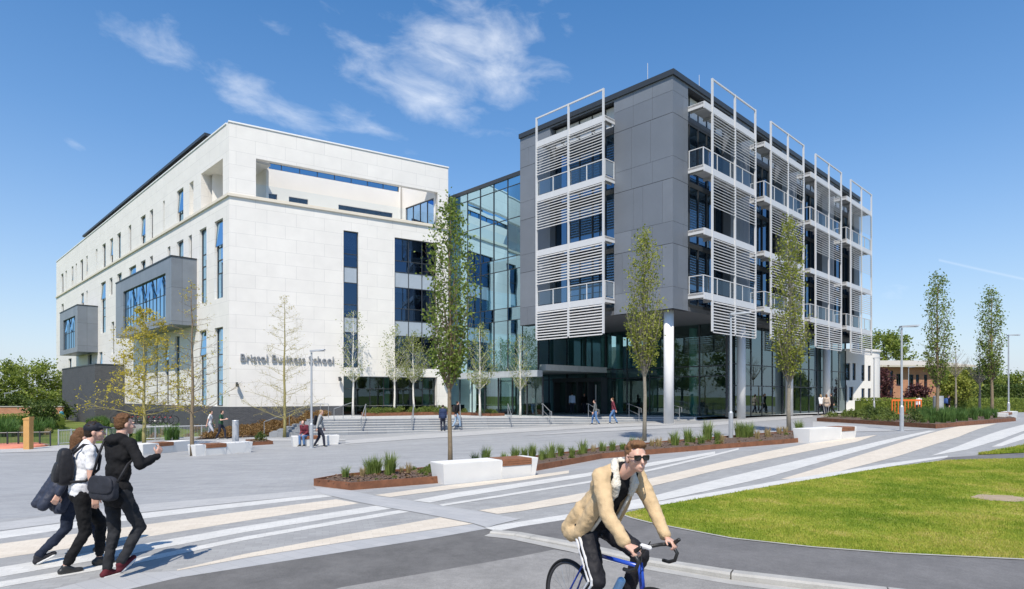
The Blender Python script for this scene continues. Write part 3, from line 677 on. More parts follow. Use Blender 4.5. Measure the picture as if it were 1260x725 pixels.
# ground-floor shopfront glazing and its dark room
gf_glass = glass('ground_floor_glass', (.55, .75, .78), (.42, .52, .52), .10)
a, b = GT0, GT1; mm = [a + (b - a) * k / 7 for k in range(1, 7)]
window(wb, fR, a, b, .46, frG[3] - .01, -.45, gf_glass, mull=mm, trans=[.46 + 2.1], fw=.06, depth=6, back=room_dark)
tealc = plain('teal_column', (.10, .30, .27), .5, coord='World')
cm = MB()
for px in (480, 530): p = fR.P(fR.T(px), -1.1, 0); cm.lathe((p.x, p.y, .46), [(.3, 0), (.3, frG[3] - .5)], 20)
loc(cm.build('inner_columns', tealc, wb), wb)
# pier to the right of the shopfront and the dark brick base
pb = MB()
pb.fbox(fR, b + .001, TR, -.6, -.003, -.6, ZB + .0); loc(pb.build('pier', white_clad, wb), wb)
pl = MB(); pl.fbox(fR, 0, a - .0, -.5, .03, -1.2, ZB - .002); pl.fbox(fL, -.03, TL, -.5, .03, -1.3, ZB - .002); loc(pl.build('brick_base', dark_brick, wb), wb)
# string course, coping, roof, roof plant
st = MB(); st.fbox(fR, -.13, TR, -.05, .13, ZS - .02, ZS + .17); st.fbox(fL, 0, TL, -.05, .13, ZS - .02, ZS + .17); st.fbox(fR, frT[0], frT[1], -.5, .1, ZS + .172, ZS + .21)
loc(st.build('string_course', sill_mat, wb), wb)
cp = MB(); cp.fbox(fR, -.06, TR + .05, -.5, .06, ZT, ZT + .10); cp.fbox(fL, .5, TL, -.5, .06, ZT, ZT + .10); loc(cp.build('coping', plain('white_coping', (.82, .82, .80), .5, var=.02, coord='World'), wb), wb)
rf = MB(); q = [fL.P(.4, -.5, ZT - .2), fL.P(TL, -.5, ZT - .2), fL.P(TL, -30, ZT - .2), fR.P(TR, -30, ZT - .2), fR.P(TR, -BK - .2, ZT - .2), fR.P(3, -BK - .2, ZT - .2)]; rf.add(q, [(0, 1, 2, 3, 4, 5)])
loc(rf.build('roof', roof_mat, wb), wb)
pt = MB(); NP = -2.4; tA = fL.T(256, NP); tB = fL.T(107, NP); zp = fL.Z(256, 167, NP)
pt.fbox(fL, tA, tB, NP - 12, NP, ZT - .2, zp - .25); loc(pt.build('roof_plant_screen', bricky('plant_screen', (.05, .055, .06), (.06, .065, .07), (.02, .02, .02), .9, 9, .03, .5, 0, .3), wb), wb)
pt = MB(); pt.fbox(fL, tA - .5, tB + .5, NP - 12.4, NP + .45, zp - .25, zp); loc(pt.build('roof_plant_cornice', anthra, wb), wb)
# projecting grey bays on the left face
def bay(xw, xc, xl, ytop, ybot, win, nm):
    """xw: where the side meets the wall, xc: front corner, xl: far front corner"""
    tw = fL.T(xw); P = fL.P(tw, 0, 0); k = (xc - CX) / F; p = (k * P.y - P.x) / (fL.n.x - k * fL.n.y)
    z1 = fL.Z(xw, ytop); z0 = fL.Z(xw, ybot); t1 = fL.T(xl, p); t0 = tw
    wx0, wx1, wyt, wyb = win; a = fL.T(wx1, p); b = fL.T(wx0, p); c = fL.Z(wx1, wyb, p); d = fL.Z(wx1, wyt, p)
    mb = MB(); wall_open(mb, fL, t0, t1, z0, z1, [[a, b, c, d]], n=p, dep=.2)
    for t in (t0, t1): mb.quad(fL.P(t, 0, z0), fL.P(t, p, z0), fL.P(t, p, z1), fL.P(t, 0, z1))
    mb.quad(fL.P(t0, 0, z0), fL.P(t1, 0, z0), fL.P(t1, p, z0), fL.P(t0, p, z0)); mb.quad(fL.P(t0, 0, z1), fL.P(t1, 0, z1), fL.P(t1, p, z1), fL.P(t0, p, z1))
    w = loc(mb.build('projecting_bay', zinc, wb), wb); w['label'] = nm
    cpn = MB(); cpn.fbox(fL, t0 - .04, t1 + .04, -.0, p + .05, z1 + .003, z1 + .1); cpn.build('bay_coping', anthra, w)
    nm_ = max(2, int(round((b - a) / 1.0))); f = MB(); fw = .05; n = p - .14
    f.fbox(fL, a, b, n - .06, n, c, c + fw); f.fbox(fL, a, b, n - .06, n, d - fw, d); f.fbox(fL, a, b, n - .06, n, c + (d - c) * .52, c + (d - c) * .52 + fw)
    for q in range(nm_ + 1): t = a + (b - a) * q / nm_; f.fbox(fL, max(a, t - fw / 2), min(b, t + fw / 2), n - .065, n + .004, c, d)
    f.cur = 1; f.fquad(fL, a, b, n - 1.2 if p > 1.3 else n - .8, c, d); f.build('window_frame', [anthra, room_dark], w)
    g = MB()
    for q in range(nm_):
        u0 = a + (b - a) * q / nm_; u1 = a + (b - a) * (q + 1) / nm_; e = random.uniform(-.008, .008)
        g.quad(fL.P(u0, n - .03 + e, c), fL.P(u1, n - .03 - e, c), fL.P(u1, n - .03 - e, d), fL.P(u0, n - .03 + e, d))
    g.build('window_glass', win_blue, w)
    s = MB()
    for q in range(1, nm_, 3):
        u0 = a + (b - a) * q / nm_ + .06; u1 = a + (b - a) * (q + 1) / nm_ - .06; zm = c + (d - c) * .56
        s.quad(fL.P(u0, n + .3, zm), fL.P(u1, n + .3, zm), fL.P(u1, n + .01, d - .06), fL.P(u0, n + .01, d - .06))
    s.build('tilted_sash', win_blue, w)
bay(242.3, 210.8, 142.5, 320, 401, (151.5, 203.6, 336, 389.7), 'large grey projecting bay with a wide window')
bay(120.6, 95.3, 73.7, 377.6, 433.6, (77.6, 92.4, 388.3, 427.3), 'small grey projecting bay near the far end')
bk = MB(); tw = fL.T(153.5); P = fL.P(tw, 0, 0); k = (117 - CX) / F; p = (k * P.y - P.x) / (fL.n.x - k * fL.n.y)
zt = fL.Z(153.5, 450); te = fL.T(76.5, p)
bk.fbox(fL, tw, te, .035, p, -1.2, zt); bw_ = loc(bk.build('brick_annexe', dark_brick, wb), wb)
bk = MB(); bk.fbox(fL, tw - .03, te + .03, .036, p + .03, zt + .002, zt + .12); bk.build('annexe_coping', anthra, bw_)
# CCTV, name
cc = MB()
for px, py in ((291, 474), (417, 467), (546, 470)):
    t = fR.T(px); z = fR.Z(px, py); cc.fbox(fR, t - .06, t + .06, .0, .35, z + .12, z + .2); cc.fbox(fR, t - .09, t + .09, .2, .5, z - .12, z + .10)
loc(cc.build('security_camera', anthra, wb), wb)
def lettering():
    cu = bpy.data.curves.new('name', 'FONT'); cu.body = 'Bristol Business School'; cu.size = 1; cu.extrude = .06; cu.offset = .002; cu.space_character = 1.06
    o = bpy.data.objects.new('tmp', cu); col.objects.link(o); bpy.context.view_layer.update()
    me = bpy.data.meshes.new_from_object(o.evaluated_get(bpy.context.evaluated_depsgraph_get())); bpy.data.objects.remove(o)
    xs = [v.co.x for v in me.vertices]; x0, x1 = min(xs), max(xs); ca = .70
    t0, t1 = fR.T(295.8), fR.T(410); zb = fR.Z(296, 444.6); hgt = fR.Z(296, 435.2) - zb
    for v in me.vertices:
        p = fR.P(t0 + (v.co.x - x0) / (x1 - x0) * (t1 - t0), .07 + v.co.z, zb + v.co.y / ca * hgt); v.co = p
    me.materials.append(plain('grey_letter', (.25, .265, .285), .5, var=.03)); me.name = 'name_lettering'
    o = link('name_lettering', me, wb); loc(o, wb)
lettering()
# ================================================================ THE DARK BUILDING
Dc = (at(828, 38), 38)
dL = Frame(Dc, (-744, 763)); dR = Frame(Dc, (782, 763))
DT = 21.93; DS = 7.35; SH = 4.01; DTL = dL.T(640); DTR = 39.6
db = thing('university_building', 'dark grey panelled office block on white columns with louvred balconies', 'building', (Dc[0], Dc[1], 0))
panel_mat = plain('grey_fibre_cement', (.145, .162, .188), .5, var=.10, vs=.35, bump=.12, bs=12, coord='World')
panel_mat2 = plain('grey_fibre_cement_light', (.163, .181, .208), .5, var=.10, vs=.5, bump=.12, bs=12, coord='World')
joint_mat = plain('panel_joint', (.03, .033, .038), .8, coord='World')
white_metal = plain('white_powder_coat', (.58, .585, .59), .4, var=.03, coord='World')
slat_metal = plain('pale_slat', (.58, .57, .555), .45, var=.04, coord='World')
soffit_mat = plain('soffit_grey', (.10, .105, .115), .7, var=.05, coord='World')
col_mat = plain('white_column', (.74, .73, .71), .55, var=.03, coord='World')
fac_glass = glass('facade_glass_blue', (.28, .46, .66), (.10, .14, .18), .42)
link_glass = glass('link_glass', (.44, .66, .76), (.16, .34, .37), .50, wav=.10)
entr_glass = glass('entrance_glass', (.55, .72, .72), (.52, .70, .66), .14)

def zcuts(z0, z1):
    c = [z0, z1]
    for k in range(5):
        for q in (0, .34): c.append(DS + SH * (k + q))
    return sorted(set(round(v, 3) for v in c if z0 <= v <= z1))
def panels(mb, fr, t0, t1, z0, z1, wid, seed, first=None):
    rnd = random.Random(seed); zs = zcuts(z0, z1)
    for c, d in zip(zs[:-1], zs[1:]):
        if d - c < .08: continue
        ts = [t0]; 
        while ts[-1] < t1 - wid * 1.3: ts.append(ts[-1] + wid * rnd.choice((.5, 1, 1, 1.1)))
        ts.append(t1)
        big = abs(((c - DS) / SH) - round((c - DS) / SH)) < .02
        for a, b in zip(ts[:-1], ts[1:]):
            mb.cur = rnd.choice((0, 0, 1)); mb.fbox(fr, a + .007, b - .007, -.03, .0, c + (.022 if big else .008), d - .008)
    mb.cur = 2; mb.fbox(fr, t0 + .002, t1 - .002, -.3, -.031, z0 + .002, z1 - .002); mb.cur = 0
# openings in each facade
oL = (dL.T(755.5), dL.T(677))                       # left facade opening
PRJ = 1.15
bays = []                                           # right facade: (frame post t at left, middle, right)
for a, m_, b in ((876.5, 904, 928.8), (951.8, 972.9, 991.8), (1005.8, 1021, 1036), (1046.8, 1060.2, 1073)):
    bays.append((dR.T(a, PRJ), dR.T(m_, PRJ), dR.T(b, PRJ)))
per = (bays[3][0] - bays[0][0]) / 3; wid_ = sum(b[2] - b[0] for b in bays) / 4
bays = [(bays[0][0] + per * k, bays[0][0] + per * k + wid_ / 2, bays[0][0] + per * k + wid_) for k in range(4)]
oR = [(bays[k][0] - .95, bays[k][2] - 1.35) for k in range(4)]
DTR = bays[3][2] + .3
CL0 = DT - 1.75; CL1 = DT - .42                      # clerestory under the roof edge
pm = MB()
panels(pm, dL, .0, oL[0], DS, DT - .28, 1.45, 5); panels(pm, dL, oL[1], DTL, DS, DT - .28, 1.45, 6)
panels(pm, dL, oL[0], oL[1], CL1 + .02, DT - .28, 3, 7)
x = 0.
for k in range(4):
    panels(pm, dR, x + (.0 if k == 0 else 0), oR[k][0], DS, DT - .28, 1.2, 20 + k); panels(pm, dR, oR[k][0], oR[k][1], CL1 + .02, DT - .28, 3, 30 + k); x = oR[k][1]
panels(pm, dR, x, DTR, DS, DT - .28, 1.3, 40)
# bottom bands behind the lowest louvres
loc(pm.build('wall', [panel_mat, panel_mat2, joint_mat], db), db)
ret = MB()
for fr, (a, b) in [(dL, oL)] + [(dR, o) for o in oR]:
    for t in (a, b): ret.quad(fr.P(t, -.03, DS), fr.P(t, -.9, DS), fr.P(t, -.9, CL1 + .02), fr.P(t, -.03, CL1 + .02))
ret.quad(dR.P(DTR, 0, DS), dR.P(DTR, -22, DS), dR.P(DTR, -22, DT), dR.P(DTR, 0, DT)); ret.quad(dL.P(DTL, 0, DS - 0), dL.P(DTL, -22, DS), dL.P(DTL, -22, DT), dL.P(DTL, 0, DT))
loc(ret.build('reveal', panel_mat, db), db)
rf = MB()
Pq = lambda a, b, z: Vector((Dc[0], Dc[1], 0)) + dL.d * a + dR.d * b + Vector((0, 0, z))   # a: left-back, b: right-back
rf.hexa([Pq(-.12, -.12, DT - .28), Pq(DTL + .05, -.12, DT - .28), Pq(DTL + .05, DTR + .1, DT - .28), Pq(-.12, DTR + .1, DT - .28), Pq(-.12, -.12, DT + .06), Pq(DTL + .05, -.12, DT + .06), Pq(DTL + .05, DTR + .1, DT + .06), Pq(-.12, DTR + .1, DT + .06)])
loc(rf.build('roof_edge', anthra, db), db)
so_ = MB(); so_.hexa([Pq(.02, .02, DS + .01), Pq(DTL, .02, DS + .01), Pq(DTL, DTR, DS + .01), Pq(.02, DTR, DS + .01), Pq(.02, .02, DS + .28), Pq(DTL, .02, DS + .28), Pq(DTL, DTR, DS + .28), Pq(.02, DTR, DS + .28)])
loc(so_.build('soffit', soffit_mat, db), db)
# glazing of each opening, floor by floor: curtain wall modules with opaque floor bands
def strip(fr, a, b, seed):
    rnd = random.Random(seed); nb = max(3, int(round((b - a) / 1.15))); n = -.62
    root = MB(); 
    for k in range(4):
        z0 = DS + SH * k; z1 = z0 + SH
        root.fbox(fr, a + .004, b - .004, n - .4, n + .06, z0 + .30, z0 + .62)
        for q in range(nb + 1):
            t = a + (b - a) * q / nb; root.fbox(fr, max(a + .003, t - .035), min(b - .003, t + .035), n - .05, n + .075, z0 + .621, (z1 + .299) if k < 3 else CL1)
        if k == 3: root.fbox(fr, a + .004, b - .004, n - .05, n + .07, CL0 - .35, CL0)
    w = loc(root.build('curtain_wall', anthra, db), db)
    g = MB(); bl = MB(); rm = MB()
    for k in range(4):
        z0 = DS + SH * k + .62; z1 = z0 + SH - .32 if k < 3 else CL1
        for q in range(nb):
            t0 = a + (b - a) * q / nb; t1 = a + (b - a) * (q + 1) / nb; e = rnd.uniform(-.01, .01)
            g.quad(fr.P(t0, n + e, z0), fr.P(t1, n - e, z0), fr.P(t1, n - e, z1), fr.P(t0, n + e, z1))
            if k == 3: bl.fquad(fr, t0 + .04, t1 - .04, n + .012, CL0 - .0, CL1 - .0)  # pale sheets over the clerestory panes stand in for their pale reflection
            if rnd.random() < .3: bl.fquad(fr, t0 + .05, t1 - .05, n - .12, z1 - rnd.choice((1.0, 1.6, 2.4)), z1)
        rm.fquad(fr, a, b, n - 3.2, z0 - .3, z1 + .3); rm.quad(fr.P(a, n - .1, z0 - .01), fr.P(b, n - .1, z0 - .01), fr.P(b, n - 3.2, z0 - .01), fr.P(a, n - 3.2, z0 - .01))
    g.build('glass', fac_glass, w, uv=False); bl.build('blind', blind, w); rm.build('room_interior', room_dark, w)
strip(dL, oL[0], oL[1], 3)
for k in range(4): strip(dR, oR[k][0], oR[k][1], 50 + k)
slabs = [CL0 + .10, 16.37, 12.43, 8.43]; SB = .42
rail_glass = glass('rail_glass', (.8, .88, .92), (.90, .94, .94), .06)
def louvre_unit(fr, tA, tM, tB, t_wall, side, label):
    """posts, balcony slabs with white fascias, slat panels; t_wall: where the slab meets the opening's edge"""
    pr = PRJ; top = 22.0; bot = 6.06
    m = MB()
    for t in (tA, tM, tB): m.fbox(fr, t - .055, t + .055, pr - .06, pr + .06, bot, top)
    m.fbox(fr, tA + .055, tM - .055, pr - .04, pr + .04, top - .1, top); m.fbox(fr, tM + .055, tB - .055, pr - .04, pr + .04, top - .1, top)
    u = loc(m.build('louvre_frame', white_metal, db), db); u['label'] = label
    s0, s1 = min(tA, tB, t_wall) - 0, max(tA, tB, t_wall)
    lo = min(tA, t_wall) if side < 0 else tA - .07
    a, b = (t_wall + .02, tB + .07)
    for k, z in enumerate(slabs):
        d = MB(); d.fbox(fr, a, b, .002, pr - .08, z - .16, z - .03); d.cur = 1; d.fbox(fr, a, b, pr - .08, pr + .0, z - SB, z); d.fbox(fr, a, a + .06, .01, pr - .08, z - SB + .1, z); 
        d.cur = 0
        for q in range(5): t = a + .3 + (b - a - .6) * q / 4; d.fbox(fr, t - .04, t + .04, .004, pr - .09, z - .36, z - .162)
        sb = d.build('balcony', [plain('balcony_deck', (.45, .45, .45), .6, coord='World') if k == 0 else bpy.data.materials['balcony_deck'], white_metal], u)
        # slats
    for k, z in enumerate(slabs):
        zb_ = z - SB; zt_ = zb_ - .03; L = 1.98; n = 11; sl_ = MB()
        for (p, q) in ((tA + .06, tM - .06), (tM + .06, tB - .06)):
            for i in range(n):
                zz = zt_ - .06 - i * (L - .08) / (n - 1)
                sl_.hexa([fr.P(p, pr + .05, zz - .055), fr.P(q, pr + .05, zz - .055), fr.P(q, pr - .05, zz + .02), fr.P(p, pr - .05, zz + .02), fr.P(p, pr + .056, zz - .02), fr.P(q, pr + .056, zz - .02), fr.P(q, pr - .044, zz + .055), fr.P(p, pr - .044, zz + .055)])
            sl_.fbox(fr, p - .0, p + .035, pr - .03, pr + .03, zt_ - L, zt_); sl_.fbox(fr, q - .035, q, pr - .03, pr + .03, zt_ - L, zt_)
        sl_.build('slat_panel', slat_metal, u)
    for k in (1, 3):
        z = slabs[k]; rl = MB(); n0 = pr - .1
        rl.fbox(fr, a, b, n0 - .03, n0 + .03, z + 1.05, z + 1.10); rl.fbox(fr, a, a + .05, .05, n0, z + 1.05, z + 1.10)
        for q in range(5): t = a + .03 + (b - a - .1) * q / 4; rl.fbox(fr, t - .025, t + .025, n0 - .028, n0 + .028, z, z + 1.049)
        rl.fbox(fr, a + .0, a + .05, .06, .11, z, z + 1.049)
        r_ = rl.build('railing', white_metal, u); g = MB(); g.fquad(fr, a + .06, b - .06, n0, z + .08, z + 1.0); g.quad(fr.P(a + .02, .12, z + .08), fr.P(a + .02, n0 - .05, z + .08), fr.P(a + .02, n0 - .05, z + 1.0), fr.P(a + .02, .12, z + 1.0)); g.build('railing_glass', rail_glass, r_, uv=False)
tl = [dL.T(742.5, PRJ), dL.T(699.6, PRJ), dL.T(660.3, PRJ)]
louvre_unit(dL, tl[0], tl[1], tl[2], dL.T(757), 1, 'white louvred balcony frame on the left facade')
for k in range(4): louvre_unit(dR, *bays[k], oR[k][0] - .05, 1, None)
mast = MB()
for (a, b) in ((2.6, 1.2), (1.0, 5.0), (2.0, 12.5), (6.0, 3.0)): p = Pq(a, b, DT); mast.tube([p, p + Vector((0, 0, 1.9))], .018, 5); mast.tube([p, p + Vector((0, 0, .3))], .09, 6)
loc(mast.build('lightning_rod', white_metal, db), db)
# white columns
TZ = .45                                            # terrace level
cols = []
def column(x, y, r=.31):
    m = MB(); z = H0(x, y) - .2 if not on_terrace(x, y) else TZ - .1
    m.lathe((x, y, z), [(r, 0), (r, DS + .02 - z)], 28); cols.append(loc(m.build('column', col_mat, db, smooth=False), db)); 
    for p in cols[-1].data.polygons: p.use_smooth = len(p.vertices) == 4
# terrace outline (plan): front edge as measured, back under the buildings
TE = [(-13.3, 41.3), (-1.9, 44.3), (9.2, 44.9), (13.2, 44.6)]
TER = TE + [tuple(dR.P(30.0, 1.6, 0).xy), tuple(dR.P(52, 1.6, 0).xy), (30, 95), (-8, 95), tuple(fR.P(TR - 1, -1.2, 0).xy), tuple(fR.P(fR.T(398), -1.2, 0).xy), tuple(fR.P(fR.T(398), .05, 0).xy)]
def on_terrace(x, y): return inside(TER, x, y)
c0 = Pq(.75, .75, 0); column(c0.x, c0.y)
for px in (912, 971, 1017, 1053):
    t = dR.T(px, -.6); p = dR.P(t, -.6, 0); column(p.x, p.y, .31)
# ground-floor glass walls under the block
gl0 = Frame(Pq(1.0, 9.0, 0).xy, tuple(dL.d.xy)); gr0 = Frame(Pq(1.0, 9.0, 0).xy, tuple(dR.d.xy))
def glass_wall(root, fr, t0, t1, z0, z1, step, trans, gm, nm, fw=.07, wav=.008):
    f = MB(); n = int(round((t1 - t0) / step))
    for q in range(n + 1): t = t0 + (t1 - t0) * q / n; f.fbox(fr, t - fw / 2, t + fw / 2, -.1, .05, z0, z1)
    for z in trans: f.fbox(fr, t0, t1, -.09, .045, z - fw / 2, z + fw / 2)
    w = loc(f.build(nm, anthra, root), root); g = MB(); zs = [z0] + list(trans) + [z1]
    for q in range(n):
        for a, b in zip(zs[:-1], zs[1:]):
            x0 = t0 + (t1 - t0) * q / n; x1 = t0 + (t1 - t0) * (q + 1) / n; e = random.uniform(-wav, wav); h_ = random.uniform(-wav, wav) / 2
            g.quad(fr.P(x0, e, a), fr.P(x1, -e, a), fr.P(x1, -e + h_, b), fr.P(x0, e + h_, b))
    g.build('glass', gm, w, uv=False); return w
glass_wall(db, gl0, .0, 24, TZ, DS - .02, 2.2, [TZ + 3.0, TZ + 3.75], entr_glass, 'entrance_glazing')
glass_wall(db, gr0, .0, DTR - 10, TZ, DS - .02, 2.0, [TZ + 2.3, TZ + 3.9], glass('side_entrance_glass', (.58, .72, .76), (.26, .36, .36), .26), 'side_glazing')
# inside the foyer: a dark floor, back wall, teal and yellow-green shapes of stairs and walls
fy = MB(); fy.quad(Pq(1.2, 9.2, TZ + .01), Pq(25, 9.2, TZ + .01), Pq(25, 24, TZ + .01), Pq(1.2, 24, TZ + .01)); fy.cur = 1
fy.quad(Pq(1.2, 22, TZ), Pq(26, 22, TZ), Pq(26, 22, DS), Pq(1.2, 22, DS)); fy.quad(Pq(8, 9.4, TZ), Pq(8, 9.4, DS), Pq(8, 22, DS), Pq(8, 22, TZ))
fy.cur = 2; fy.hexa([Pq(9, 13, TZ + 3.2), Pq(25, 13, TZ + 3.2), Pq(25, 22, TZ + 3.2), Pq(9, 22, TZ + 3.2), Pq(9, 13, TZ + 3.7), Pq(25, 13, TZ + 3.7), Pq(25, 22, TZ + 3.7), Pq(9, 22, TZ + 3.7)])
loc(fy.build('foyer', [plain('foyer_floor', (.22, .22, .22), .4, coord='World'), plain('foyer_wall', (.12, .15, .15), .8, coord='World'), plain('foyer_gallery', (.35, .37, .36), .7, coord='World')], db), db)
stm = plain('foyer_stair', (.42, .46, .22), .7, coord='World')
fs_ = MB(); 
for (a, b, z0_, z1_, w_) in ((14, 12.0, TZ, TZ + 3.2, 1.5), (19, 12.5, TZ + .2, TZ + 5.8, 2.2)):
    p = Pq(a, b, z0_); q_ = Pq(a + 4.2, b + 1, z1_); u = dR.d * w_
    fs_.hexa([p, q_, q_ + u, p + u, p + Vector((0, 0, .5)), q_ + Vector((0, 0, .5)), q_ + u + Vector((0, 0, .5)), p + u + Vector((0, 0, .5))])
loc(fs_.build('foyer_stair', stm, db), db)
fc = MB()
for (a, b) in ((12.3, 11.5), (18.0, 11.2), (5, 11.3), (22.5, 11.3)): p = Pq(a, b, 0); fc.lathe((p.x, p.y, TZ), [(.32, 0), (.32, DS - TZ)], 20)
loc(fc.build('inner_columns', plain('teal_inner_column', (.16, .34, .32), .5, coord='World'), db), db)
# entrance doors: a projecting portal with two leaves
ta, tb_ = gl0.T(748), gl0.T(688)
m = MB(); m.fbox(gl0, ta, tb_, .06, .9, TZ + 2.75, TZ + 3.1)
for t in (ta + .08, tb_ - .08, (ta + tb_) / 2, ta + 1.5, tb_ - 1.5): m.fbox(gl0, t - .07, t + .07, .06, .8, TZ, TZ + 2.75)
dd = loc(m.build('entrance_door', anthra, db), db)
g = MB(); g.fbox(gl0, ta + 1.1, ta + 1.22, .12, .2, TZ + .1, TZ + 2.5); g.fbox(gl0, tb_ - 1.22, tb_ - 1.1, .12, .2, TZ + .1, TZ + 2.5); g.build('door_pull', white_metal, dd)

# ================================================================ THE GLASS LINK
Lo = (at(639, 48.2), 48.2)
lk = Frame(Lo, tuple(dL.d.xy)); LT = 19.45; L1 = lk.T(546)
lb = thing('glazed_link', 'tall green tinted glass link joining the white and the dark grey building', 'building', (Lo[0], Lo[1], 0))
tz = [3.95 + 4.0 * k for k in range(4)]; tr_ = sorted([z for z in tz[1:]] + [z + 1.0 for z in tz[1:3]] + [LT - .95])
glass_wall(lb, lk, -2.0, L1, 3.95, LT - .3, 1.72, tr_, link_glass, 'curtain_wall', fw=.045, wav=.014)
m = MB(); m.fbox(lk, -2.0, L1, -.4, .1, LT - .299, LT); m.fbox(lk, -2, L1, -14, -.4, LT - .28, LT - .02); loc(m.build('roof', anthra, lb), lb)
m = MB(); m.fbox(lk, -2, L1, -.5, .06, 3.45, 3.94); loc(m.build('fascia', plain('pale_fascia', (.45, .48, .50), .4, coord='World'), lb), lb)
glass_wall(lb, Frame(lk.P(0, -.5, 0).xy, tuple(dL.d.xy)), -2, L1, TZ, 3.44, 1.72, [], gf_glass, 'ground_glazing')
m = MB()
for z in tz: m.fbox(lk, -2, L1, -9, -.9, z - .0, z + .45)
m.cur = 1; m.fbox(lk, -2, L1, -9.2, -9, TZ, LT - .3); m.fbox(lk, -2, L1, -9, -.6, TZ - .05, TZ + .01)
m.cur = 2
for z in tz[1:]: m.fbox(lk, -1, L1 - 1, -2.2, -1.9, z + .46, z + 1.4)
loc(m.build('floor_slab', [plain('link_slab', (.5, .52, .52), .7, coord='World'), plain('link_back_wall', (.14, .18, .19), .8, coord='World'), plain('link_furniture', (.06, .07, .07), .7, coord='World')], lb), lb)
m = MB()
for k in range(3): p = lk.P(1.5 + 4.5 * k, -1.6, 0); m.lathe((p.x, p.y, TZ), [(.28, 0), (.28, LT - 1)], 18)
loc(m.build('inner_columns', plain('pale_green_column', (.42, .52, .48), .6, coord='World'), lb), lb)

# ================================================================ TERRACE AND STEPS
terr_mat = bricky('terrace_paving', (.40, .41, .41), (.47, .475, .47), (.28, .28, .28), .9, .45, .01, .7, .5, .2, var=.06, vs=.5)
step_mat = bricky('step_granite', (.20, .215, .235), (.27, .285, .30), (.12, .12, .13), 1.2, .6, .008, .7, .5, .2, var=.10, vs=.8)
te = sheet('terrace', TER, terr_mat, 0, lambda x, y: TZ + .0, step=50)
m = MB(); NS = 6; RI = .15; TRD = .36
ST = MB()
e = [Vector(p) for p in TE]
nrm = []
for i, p in enumerate(e):
    d = (e[min(len(e) - 1, i + 1)] - e[max(0, i - 1)]).normalized(); nrm.append(Vector((d.y, -d.x)))
for k in range(NS):
    o0, o1 = TRD * k, TRD * (k + 1) + .0; z = TZ - .003 - RI * (k + 0)
    for i in range(len(e) - 1):
        a, b = e[i], e[i + 1]; na, nb = nrm[i], nrm[i + 1]
        A0, B0, A1, B1 = a + na * (o0 - .03 if k == 0 else o0), b + nb * (o0 - .03 if k == 0 else o0), a + na * o1, b + nb * o1
        zz = z - (0 if k == 0 else 0)
        ST.hexa([(A1.x, A1.y, zz - .42), (B1.x, B1.y, zz - .42), (B0.x, B0.y, zz - .42), (A0.x, A0.y, zz - .42), (A1.x, A1.y, zz), (B1.x, B1.y, zz), (B0.x, B0.y, zz), (A0.x, A0.y, zz)])
sto = ST.build('steps', step_mat); tag(sto, kind='structure')
# pale nosing on every step edge
NO = MB()
for k in range(NS):
    o1 = TRD * (k + 1); z = TZ - .003 - RI * k
    for i in range(len(e) - 1):
        A0, B0, A1, B1 = e[i] + nrm[i] * (o1 - .055), e[i + 1] + nrm[i + 1] * (o1 - .055), e[i] + nrm[i] * (o1 + .006), e[i + 1] + nrm[i + 1] * (o1 + .006)
        NO.hexa([(A1.x, A1.y, z - .035), (B1.x, B1.y, z - .035), (B0.x, B0.y, z - .035), (A0.x, A0.y, z - .035), (A1.x, A1.y, z + .006), (B1.x, B1.y, z + .006), (B0.x, B0.y, z + .006), (A0.x, A0.y, z + .006)])
tag(NO.build('step_nosing', white_band), kind='structure')
steel = plain('brushed_steel', (.42, .43, .44), .35, metal=.6, var=.05)
def handrail(x, y, label, run=2.3, d=None):
    d = Vector(d or (.15, -1)).normalized(); r = thing('handrail', label, 'handrail', (x, y, 0), 0, 'steel handrails on the steps')
    w = Vector((d.y, -d.x)) * .0
    z0 = TZ; zb = max(H0(x + d.x * run, y + d.y * run), TZ - .9)
    m = MB(); m.tube([(0, 0, z0), (0, 0, z0 + .95)], .022, 8); m.build('post', steel, r)
    m = MB(); m.tube([(d.x * run, d.y * run, zb - .05), (d.x * run, d.y * run, zb + .95)], .022, 8); m.build('post', steel, r)
    m = MB(); m.tube([(-d.x * .3, -d.y * .3, z0 + .95), (0, 0, z0 + .97), (d.x * run, d.y * run, zb + .97), (d.x * (run + .3), d.y * (run + .3), zb + .95), (d.x * (run + .3), d.y * (run + .3), zb + .65)], .024, 8); m.tube([(0, 0, z0 + .5), (d.x * run, d.y * run, zb + .5)], .015, 6); m.build('rail', steel, r)
def on_edge(px):
    u = (px - CX) / F
    for i in range(len(e) - 1):
        a, b = e[i], e[i + 1]; d = b - a; t = (u * a.y - a.x) / (d.x - u * d.y)
        if -.001 <= t <= 1.001: return a + d * t
    return e[-1]
for px, lb_ in ((450, 'steel handrail on the steps nearest the planted bank'), (509, 'steel handrail on the steps in front of the second birch'), (566, 'steel handrail behind the two men standing on the steps'), (625, 'steel handrail on the steps below the glass link'), (668, 'steel handrail left of the revolving entrance'), (724, 'steel handrail in front of the entrance doors'), (774, 'steel handrail just right of the entrance doors'), (822, 'steel handrail beside the corner column')):
    p = on_edge(px); handrail(p.x, p.y, lb_, run=2.1 if px < 640 else 1.5, d=(.1 if px < 640 else .3, -1))
